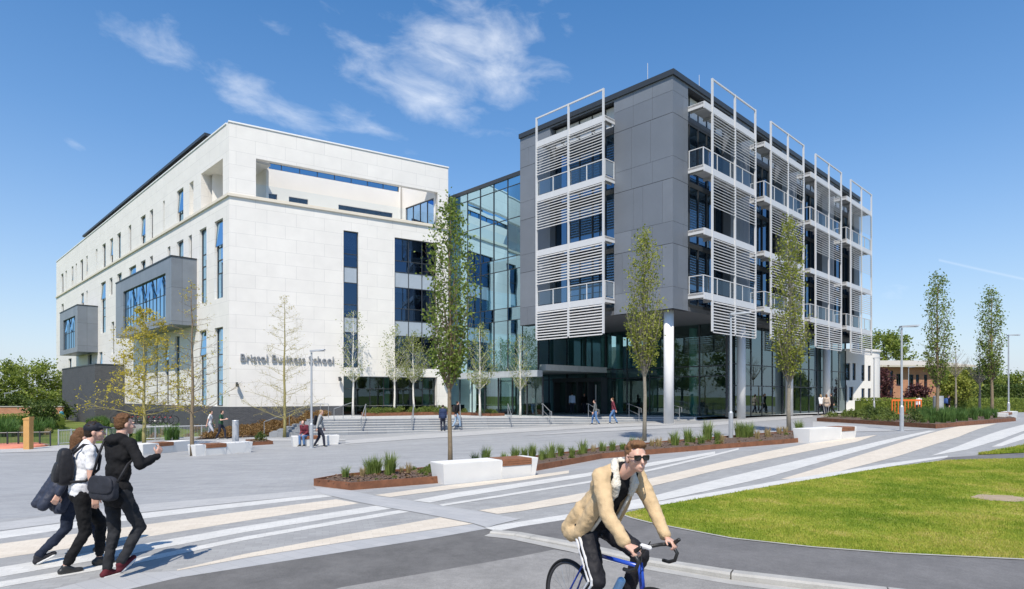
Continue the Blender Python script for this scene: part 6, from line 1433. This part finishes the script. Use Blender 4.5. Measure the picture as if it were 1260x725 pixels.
# backpack of the middle walker
def rounded(name, mats, parent, c, size, rot, vox=.012, fold=.012, rr=.05, e=.42):
    """a soft box: superellipsoid, fuller at the bottom"""
    m = MB(); n1, n2 = 20, 28; vs = []; g = lambda v, p: math.copysign(abs(v) ** p, v)
    for i in range(1, n1):
        th = -math.pi / 2 + math.pi * i / n1
        for k in range(n2):
            a = 2 * math.pi * k / n2; ct = g(math.cos(th), e); z = g(math.sin(th), e); tp_ = 1 - .12 * max(0, z)
            vs.append(V(c) + rot @ V((size[0] / 2 * ct * g(math.cos(a), e) * tp_, size[1] / 2 * ct * g(math.sin(a), e) * (1 - .25 * max(0, z)), size[2] / 2 * z)))
    L = n1 - 1; fs = [(i * n2 + k, i * n2 + (k + 1) % n2, (i + 1) * n2 + (k + 1) % n2, (i + 1) * n2 + k) for i in range(L - 1) for k in range(n2)] + [tuple(range(n2))[::-1], tuple(range((L - 1) * n2, L * n2))]
    m.add(vs, fs); return fuse(m, name, mats, parent, vox, 2, fold, .12)
nylon = cloth('black_nylon', (.022, .022, .025), .55)
bp1 = thing('backpack', 'black backpack on the back of the person in the white polo shirt', 'backpack', tuple(w2.location), w2.rotation_euler.z); tp, rl = g2['tp'], g2['rl']
rounded('body', nylon, bp1, tp((0, -.195, .31)), (.27, .16, .43), rl @ Matrix.Rotation(R(6), 3, 'X')); rounded('front_pocket', nylon, bp1, tp((0, -.255, .24)), (.23, .10, .24), rl, fold=.008)
for s in (-1, 1):
    m = MB(); m.tube([tp((s * .10, -.15, .47)), tp((s * .115, -.06, .585)), tp((s * .125, .05, .58)), tp((s * .135, .125, .46)), tp((s * .15, .12, .30)), tp((s * .175, .0, .16)), tp((s * .12, -.14, .14))], .016, 8); m.build('strap', nylon, bp1, smooth=True)
bag = thing('messenger_bag', 'black shoulder bag hanging behind the person in the black hoodie', 'bag', tuple(w1.location), w1.rotation_euler.z); tp, rl = g1['tp'], g1['rl']
rounded('body', cloth('dark_canvas_bag', (.028, .03, .038), .7), bag, tp((.06, -.185, .04)), (.42, .11, .27), rl, fold=.02, rr=.045); rounded('flap', cloth('dark_canvas_bag', (.028, .03, .038)), bag, tp((.06, -.23, .08)), (.41, .05, .20), rl, fold=.012, rr=.028)
m = MB(); m.tube([tp((.28, -.19, .12)), tp((.235, -.06, .30)), tp((.12, .16, .42)), tp((-.04, .155, .56)), tp((-.115, .04, .60)), tp((-.12, -.10, .56)), tp((-.10, -.165, .40)), tp((-.15, -.19, .14))], .014, 6); m.build('strap', nylon, bag, smooth=True)

# ================================================================ BICYCLE AND RIDER
rubber = cloth('tyre_rubber', (.02, .02, .02), .7); rimm = plain('dark_rim', (.06, .06, .065), .35, metal=.4); blue_p = plain('blue_gloss', (.02, .07, .42), .25, var=.03); red_p = plain('red_gloss', (.72, .04, .05), .3, var=.03); white_p = plain('white_gloss', (.75, .75, .75), .3, var=.03); chrome = plain('bare_alloy', (.5, .5, .5), .3, metal=.8)
def bicycle(x, y, z, rz, label, fp=blue_p, fork_p=red_p, group=None, spokes=20, crank=0.0, lt=False):
    r = thing('bicycle', label, 'bicycle', (x, y, z), rz, group); Rw = .335
    for yy in (-.42, .58):
        m = MB(); m.torus((0, yy, Rw), (0, 1, 0), (0, 0, 1), Rw - .012, .0125, 56, 8); w = m.build('wheel', rubber, r, smooth=True); m = MB(); m.torus((0, yy, Rw), (0, 1, 0), (0, 0, 1), Rw - .036, .013, 56, 6); m.build('rim', rimm, w, smooth=True); m = MB()
        for k in range(spokes): a = 2 * math.pi * k / spokes; o = .02 if k % 2 else -.02; m.tube([(o, yy + .016 * math.cos(a + .6), Rw + .016 * math.sin(a + .6)), (0, yy + (Rw - .04) * math.cos(a), Rw + (Rw - .04) * math.sin(a))], .0016, 3, caps=False)
        m.build('spokes', chrome, w); m = MB(); m.cap((-.05, yy, Rw), (.05, yy, Rw), .016, .016, 10); m.build('hub', chrome, w)
    BB = V((0, 0, .28)); ST_ = V((0, -.17, .80)); HT0 = V((0, .43, .60)); HT1 = V((0, .40, .82)); 
    m = MB(); m.tube([BB, ST_], .016, 10); m.tube([BB, HT0], .021, 10); m.tube([ST_ - V((0, 0, .02)), HT1 - V((0, 0, .03))], .017, 10); m.tube([HT0, HT1], .022, 10)
    for s in (-1, 1): m.tube([BB + V((s * .03, 0, 0)), V((s * .055, -.42, Rw))], .009, 8); m.tube([ST_ + V((s * .012, 0, -.03)), V((s * .055, -.42, Rw))], .008, 8)
    m.build('frame', fp, r, smooth=True); m = MB()
    for s in (-1, 1): m.tube([HT0 + V((s * .04, .005, -.02)), V((s * .05, .49, .50)), V((s * .052, .58, Rw))], [.015, .013, .008], 8)
    m.tube([HT0 + V((-.05, .005, -.02)), HT0 + V((.05, .005, -.02))], .018, 8); m.build('fork', fork_p, r, smooth=True)
    m = MB(); m.tube([BB.lerp(HT0, .72) , BB.lerp(HT0, .93)], .0225, 10); m.build('frame_band', red_p, r, smooth=True)
    m = MB(); m.tube([ST_, ST_ + V((0, -.035, .12))], .013, 8); m.build('seat_post', rimm, r); m = MB(); m.cap((0, -.30, .945), (0, -.10, .955), .06, .022); m.cap((0, -.28, .94), (0, -.02, .955), .035, .018); fuse(m, 'saddle', black_l, r, .012, 3)
    m = MB(); m.tube([HT1, HT1 + V((0, .0, .08)), V((0, .46, .95))], .015, 8); m.build('stem', rimm, r)
    m = MB(); 
    for s in (-1, 1): m.tube([(0, .46, .95), (s * .16, .465, .95), (s * .205, .49, .95), (s * .21, .545, .945), (s * .21, .585, .90), (s * .212, .56, .84), (s * .215, .50, .815), (s * .215, .44, .815)], .0145, 8); m.cap((s * .21, .53, .955), (s * .21, .60, 1.005), .018, .015, 8)
    m.build('handlebar', black_l, r, smooth=True)
    m = MB(); m.lathe((0, 0, 0), [(.085, -.003), (.095, 0), (.085, .003)], 28); rot = Matrix.Rotation(R(90), 3, 'Y'); m.v = [tuple(rot @ V(v) + BB + V((.05, 0, 0))) for v in m.v]; m.build('chainring', rimm, r)
    d = V((0, math.cos(crank), math.sin(crank))) * .17
    for s in (1, -1): m = MB(); q = BB + V((s * .065, 0, 0)); m.tube([q, q + d * s], .010, 6); c_ = m.build('crank', chrome, r); m = MB(); p = q + d * s + V((s * .05, 0, 0)); m.box(p.x - .04, p.x + .04, p.y - .045, p.y + .045, p.z - .01, p.z + .01); m.build('pedal', rimm, c_)
    m = MB()
    for zz in (.06, -.06): m.tube([BB + V((.05, 0, zz * 1.4)), V((.05, -.42, Rw + zz * .5))], .0045, 4)
    m.build('chain', rimm, r)
    m = MB(); m.tube([V((.0, .48, .96)), V((.06, .56, 1.02)), V((.10, .50, .90)), HT0 + V((.02, 0, .05))], .004, 5); m.build('brake_cable', rubber, r)
    if lt: m = MB(); m.cap((.07, .49, .975), (.07, .56, .975), .02, .018, 10); m.build('front_light', white_p, r); m = MB(); m.cap(BB + V((0, .09, .16)), BB + V((0, .20, .35)), .036, .034, 12); m.build('drinks_bottle', plain('pale_bottle', (.35, .6, .85), .3), r)
    return r
RX, RY = .75, 5.08; RZ = -.10; RR = math.atan2(-.577, -.817)
bicycle(RX, RY, RZ, RR, 'blue and red road bicycle ridden by the person in the tan jacket', crank=R(200), lt=True, spokes=28)
ca = R(200); pr_ = V((.115, .17 * math.cos(ca), .28 + .17 * math.sin(ca))); pl_ = V((-.115, -.17 * math.cos(ca), .28 - .17 * math.sin(ca)))
white_f = cloth('sherpa_fleece', (.70, .66, .57), .95, var=.15, vs=40, bump=1, bs=90)
def jacket_open(m, tp, rl, k): pass
Pc = dict(lean=35, hip=1.03, hipy=-.13, footR=(.105, pr_.y - .03, pr_.z + .10, -12), poleR=(.22, 1, .5), footL=(-.105, pl_.y - .03, pl_.z + .105, 4), poleL=(-.15, 1, .4), handR=(.212, .465, 1.0), elbR=(.9, -.3, -.35), handL=(-.212, .475, 1.0), elbL=(-.9, -.3, -.4),
    palmR=(.25, .1, 1), palmL=(-.25, .1, 1), dpalmR=(-.08, 1, -.35), dpalmL=(.05, 1, -.35), curl=.95, trousers=cloth('black_track', (.016, .016, .02), .6), top=black_c, sleeve=.3, shoes=cloth('white_leather', (.72, .72, .72), .5), hair=hair_f, topw=.93, yaw=20, pitch=-2, hf=.03, hup=.03, trw=.98, trl=.9, tuft=110, tz=.004, eyes=True, hem=.0, sw=.195)
Pc['hairx'] = lambda m, hp: [m.cap(hp((a, .03, .098)), hp((a + .012, .062, .108)), .026, .018) for a in (-.045, -.02, .005, .03)] and [m.cap(hp((a, -.01, .10)), hp((a, .03, .112)), .03, .022) for a in (-.04, 0, .04)]
cy, gc = person('person in sunglasses and tan jacket with pale fleece collar riding the road bicycle', RX, RY, RR, Pc, 1.80, z=RZ, vox=VX)
tp, rl = gc['tp'], gc['rl']; m = MB()
m.ell(tp((0, -.04, .42)), (.18, .118, .18), rl); m.ell(tp((0, -.045, .20)), (.172, .11, .21), rl); m.ell(tp((0, -.05, .04)), (.178, .115, .14), rl)
for s, sh, el, wr in ((1, gc['shR'], gc['eR'], gc['wR']), (-1, gc['shL'], gc['eL'], gc['wL'])):
    m.cap(tp((s * .06, -.03, .515)), sh, .078, .074); m.cap(sh, el, .072, .060); m.cap(el, el.lerp(wr, .90), .060, .048)
    m.cap(tp((s * .125, .045, .46)), tp((s * .15, .05, .22)), .062, .066); m.cap(tp((s * .15, .05, .22)), tp((s * .165, .05, -.02)), .066, .06); m.cap(tp((s * .165, .05, -.02)), tp((s * .15, -.03, -.12)), .06, .07)
    m.cap(tp((s * .12, -.07, .1)), tp((s * .14, -.09, -.12)), .08, .07)
m.cap(tp((0, -.07, .0)), tp((0, -.10, -.12)), .10, .09)
jk = fuse(m, 'jacket', tan_c, cy, VX, 3, .024, .10)
for s in (-1, 1):
    m = MB(); m.cap(tp((s * .03, -.075, .615)), tp((s * .085, .0, .60)), .030, .034); m.cap(tp((s * .085, .0, .60)), tp((s * .10, .085, .52)), .034, .044); m.cap(tp((s * .10, .085, .52)), tp((s * .088, .118, .44)), .044, .028)
    fuse(m, 'fleece_collar', white_f, jk, .009, 1, .014, .02)
    m = MB(); m.tube([tp((s * .088, .118, .44)), tp((s * .092, .118, .30)), tp((s * .108, .112, .12)), tp((s * .12, .10, .0))], .014, 6); m.build('fleece_edge', white_f, jk, smooth=True)
m = MB(); hd, hr = gc['hd'], gc['hrot']
for s in (-1, 1):
    L8 = [(-.028, .016), (-.020, .021), (.022, .021), (.030, .015), (.027, -.012), (.018, -.021), (-.014, -.021), (-.026, -.008)]; c_ = V((s * .034, .096, .006))
    A_ = [hd + hr @ (c_ + V((s * p, -.004 - abs(p) * .12 * (p > 0), q))) for p, q in L8]; B2 = [hd + hr @ (c_ + V((s * p, .004 - abs(p) * .12 * (p > 0), q))) for p, q in L8]
    m.add(A_ + B2, [tuple(range(8)), tuple(range(8, 16))[::-1]] + [(i, (i + 1) % 8, 8 + (i + 1) % 8, 8 + i) for i in range(8)]); m.tube([hd + hr @ V((s * .060, .088, .010)), hd + hr @ V((s * .079, .0, .012))], .0035, 5)
m.tube([hd + hr @ V((-.012, .098, .012)), hd + hr @ V((.012, .098, .012))], .004, 5); m.build('sunglasses', plain('black_lens', (.012, .012, .014), .08, var=0), cy)
# white side stripes of the track trousers
for hp_, kp, ap, s in ((gc['hR'], gc['kR'], gc['aR'], 1), (gc['hL'], gc['kL'], gc['aL'], -1)):
    m = MB(); N_ = 9; pts = []
    for seg_, (a, b, r0, r1) in enumerate(((hp_, kp, .108, .078), (kp, kp.lerp(ap, .9), .078, .062))):
        for k in range(N_):
            f = k / (N_ - 1); p = a.lerp(b, f); rr_ = r0 + (r1 - r0) * f; dd = (b - a).normalized(); sd = V((s, 0, .0)); sd = (sd - dd * sd.dot(dd)).normalized(); fw_ = dd.cross(sd); pts.append((p, sd, fw_, rr_))
    pts = pts[1:]
    for i in range(len(pts) - 1):
        (p, sd, fw_, r0), (q, sd2, fw2, r1) = pts[i], pts[i + 1]; w_ = .014
        for o in (-.02, .02): m.hexa([p + sd * (r0 - .02) + fw_ * (o - w_ / 2), p + sd * (r0 - .02) + fw_ * (o + w_ / 2), q + sd2 * (r1 - .02) + fw2 * (o + w_ / 2), q + sd2 * (r1 - .02) + fw2 * (o - w_ / 2), p + sd * (r0 - .002) + fw_ * (o - w_ / 2), p + sd * (r0 - .002) + fw_ * (o + w_ / 2), q + sd2 * (r1 - .002) + fw2 * (o + w_ / 2), q + sd2 * (r1 - .002) + fw2 * (o - w_ / 2)])
    m.build('side_stripe', white_c, cy)

# ================================================================ PEOPLE FURTHER AWAY
def walker(ph=1, **k):
    d = dict(lean=5, footR=(.08, .24 * ph, .09, 12 if ph > 0 else -20), footL=(-.08, -.24 * ph, .10, -20 if ph > 0 else 12), handR=(.25, -.12 * ph, .80), handL=(-.25, .18 * ph, .82)); d.update(k); return d
stand = dict(footR=(.10, .03, .09, 0), footL=(-.10, -.02, .09, 0), lean=1)
jeans = cloth('blue_jeans', (.10, .19, .36), var=.2); jeans_l = cloth('light_jeans', (.30, .40, .52)); dk = cloth('dark_trousers', (.03, .033, .05)); grey_t = cloth('pale_grey_top', (.42, .42, .40)); navy_t = cloth('navy_top', (.03, .045, .10)); maroon = cloth('maroon_top', (.16, .035, .05)); green_t = cloth('green_black_top', (.03, .09, .05)); beige = cloth('beige_coat', (.48, .38, .30)); pale_b = cloth('pale_blue_shirt', (.45, .55, .72)); shoes_d = cloth('dark_shoes', (.03, .03, .03)); pale_g = cloth('pale_trousers', (.50, .52, .58)); greygreen = cloth('grey_jacket', (.14, .15, .15))
B_ = .02
def small_bag(name, label, cat, r, g, c, size, mat):
    b = thing(name, label, cat, tuple(r.location), r.rotation_euler.z); rounded('body', mat, b, g['tp'](c), size, g['rl'], vox=.02, fold=0, rr=min(size) * .3); m = MB()
    tp = g['tp']
    for s in (-1, 1): m.tube([tp((s * .1, c[1] + .03, .45)), tp((s * .11, .0, .61)), tp((s * .12, .13, .45)), tp((s * .15, .05, .2)), tp((s * .12, c[1] + .02, .12))], .014, 5)
    m.build('strap', mat, b)
a, g = person('person in a pale grey top with a black backpack walking right past the street lamp', at(393, 29.6), 29.6, R(-80), walker(1, trousers=dk, top=grey_t, shoes=shoes_d, hair=hair_l, hem=-.08), 1.80, vox=B_); small_bag('backpack', 'black backpack on the person walking past the street lamp', 'backpack', a, g, (0, -.21, .33), (.30, .2, .46), nylon)
sx, sy = g_at(361.5, 549.8); ex, ey = g_at(416, 546.8); qx, qy = sx + (ex - sx) * .24, sy + (ey - sy) * .24 + .22
person('person in dark red top and jeans sitting on the bench beside the lamp', qx, qy, R(168), dict(lean=22, hip=.53, footR=(.10, .42, .09, 0), footL=(-.10, .36, .09, 0), handR=(.12, .34, .58), handL=(-.10, .34, .58), poleR=(0, .6, 1), poleL=(0, .6, 1), trousers=jeans, top=maroon, shoes=shoes_d, hair=hair_d, pitch=-18), 1.74, vox=B_)
person('person in light top and pale trousers behind the left bench, left of a pair', at(258, 38), 38, R(-80), walker(1, trousers=pale_g, top=white_c, shoes=shoes_d, hair=hair_d, sleeve=.4), 1.74, vox=B_)
person('person in a dark green t shirt walking behind the left bench, right of a pair', at(271.5, 37.4), 37.4, R(-85), walker(-1, trousers=dk, top=green_t, shoes=shoes_d, hair=hair_d, sleeve=.4, handR=(.2, .34, 1.2)), 1.76, vox=B_)
person('person in navy at the foot of the steps, left of two', at(545, 41.2), 41.2, R(10), dict(stand, trousers=dk, top=navy_t, shoes=shoes_d, hair=hair_d, topw=1.1), 1.76, vox=B_)
a, g = person('person in black top and light jeans on the steps, right of two', at(561.5, 41.6), 41.6, R(-70), walker(1, trousers=jeans_l, top=black_c, shoes=shoes_d, hair=hair_d), 1.80, z=-.15, vox=B_); small_bag('backpack', 'black rucksack on the person stepping up beside the person in navy', 'backpack', a, g, (0, -.21, .33), (.3, .2, .45), nylon)
a, g = person('person in grey top and jeans nearing the entrance, carrying a pale green bag', at(656, 49), 49, R(15), walker(1, trousers=jeans, top=greygreen, shoes=shoes_d, hair=hair_d, longhair=True), 1.68, z=TZ, vox=B_); small_bag('backpack', 'pale green bag on the back of the person nearing the entrance', 'backpack', a, g, (0, -.2, .30), (.26, .16, .36), cloth('pale_green_canvas', (.35, .48, .36)))
person('person in a pale blue shirt and dark trousers walking into the entrance', at(704, 52.5), 52.5, R(-5), walker(1, trousers=dk, top=pale_b, shoes=shoes_d, hair=hair_d), 1.84, z=TZ, vox=B_)
person('person in dark clothes in the shade of the entrance doorway', at(719, 54.0), 54.0, R(170), walker(-1, trousers=dk, top=black_c, shoes=shoes_d, hair=hair_d), 1.76, z=TZ, vox=B_)
person('person in a grey jacket and blue jeans walking left in front of the entrance steps', at(733, 41.2), 41.2, R(85), walker(1, trousers=jeans, top=greygreen, shoes=shoes_d, hair=hair_d), 1.66, vox=B_)
person('person in a maroon top and blue jeans in front of the entrance steps', at(755, 41.6), 41.6, R(80), walker(-1, trousers=jeans, top=maroon, shoes=shoes_d, hair=hair_b), 1.76, vox=B_)
person('person in a bright green top standing just behind the corner column', at(823.5, 46.5), 46.5, R(20), dict(stand, trousers=dk, top=cloth('bright_green_top', (.03, .35, .12)), shoes=shoes_d, hair=hair_d), 1.70, z=TZ, vox=B_)
person('person in beige coat with long hair in the group by the last columns', at(1017, 50.5), 50.5, R(-20), walker(1, trousers=dk, top=beige, shoes=shoes_d, hair=hair_b, longhair=True, hem=-.2, topw=1.15), 1.68, z=.46, vox=B_)
person('person in a white top in the group by the last columns', at(1010.5, 51.2), 51.2, R(10), walker(-1, trousers=dk, top=white_c, shoes=shoes_d, hair=hair_l, longhair=True), 1.66, z=.46, vox=B_)
person('person all in black in the group by the last columns', at(1024, 51.8), 51.8, R(60), walker(1, trousers=black_c, top=black_c, shoes=shoes_d, hair=hair_d), 1.76, z=.46, vox=B_)
person('person in a white shirt leaning forward beside the orange barrier', at(1129.5, 52), 52, R(-60), walker(1, trousers=dk, top=white_c, shoes=shoes_d, hair=hair_d, lean=18), 1.72, vox=B_)
a, g = person('person in dark clothes with a blue rucksack striding left beyond the large planting bed', at(1166, 49.5), 49.5, R(-75), walker(1, trousers=dk, top=black_c, shoes=shoes_d, hair=hair_d), 1.76, vox=B_); small_bag('backpack', 'blue rucksack on the person striding beyond the large planting bed', 'backpack', a, g, (0, -.22, .32), (.3, .2, .42), cloth('blue_nylon', (.05, .10, .28)))
person('distant person in a turquoise top beyond the fence left of the brick annexe', at(75.5, 56), 56, R(-90), dict(stand, trousers=dk, top=cloth('turquoise_top', (.10, .38, .50)), shoes=shoes_d, hair=hair_d), 1.6, vox=.03)
# parked bicycles against the brick base
tag(sheet('cycle_stand_base', [(at(140, 45.5), 45.5), (at(212, 43.5), 43.5), (at(212, 46.5), 46.5), (at(140, 48.5), 48.5)], plain('cycle_base', (.3, .3, .3), .9, coord='World'), 0, lambda x, y: -.12, step=50, skirt=1.2), kind='structure')
b0 = bicycle(at(150, 46.6), 46.6, -.12, R(-60), 'parked dark bicycle in the row at the foot of the brick base', rimm, rimm, 'bicycles parked along the brick base', spokes=10)
for i in range(1, 9): px = 150 + i * 6.6; D_ = 46.6 - .22 * i; dup(b0, (at(px, D_), D_, -.12), R(-60 + (i * 37 % 17) - 8))
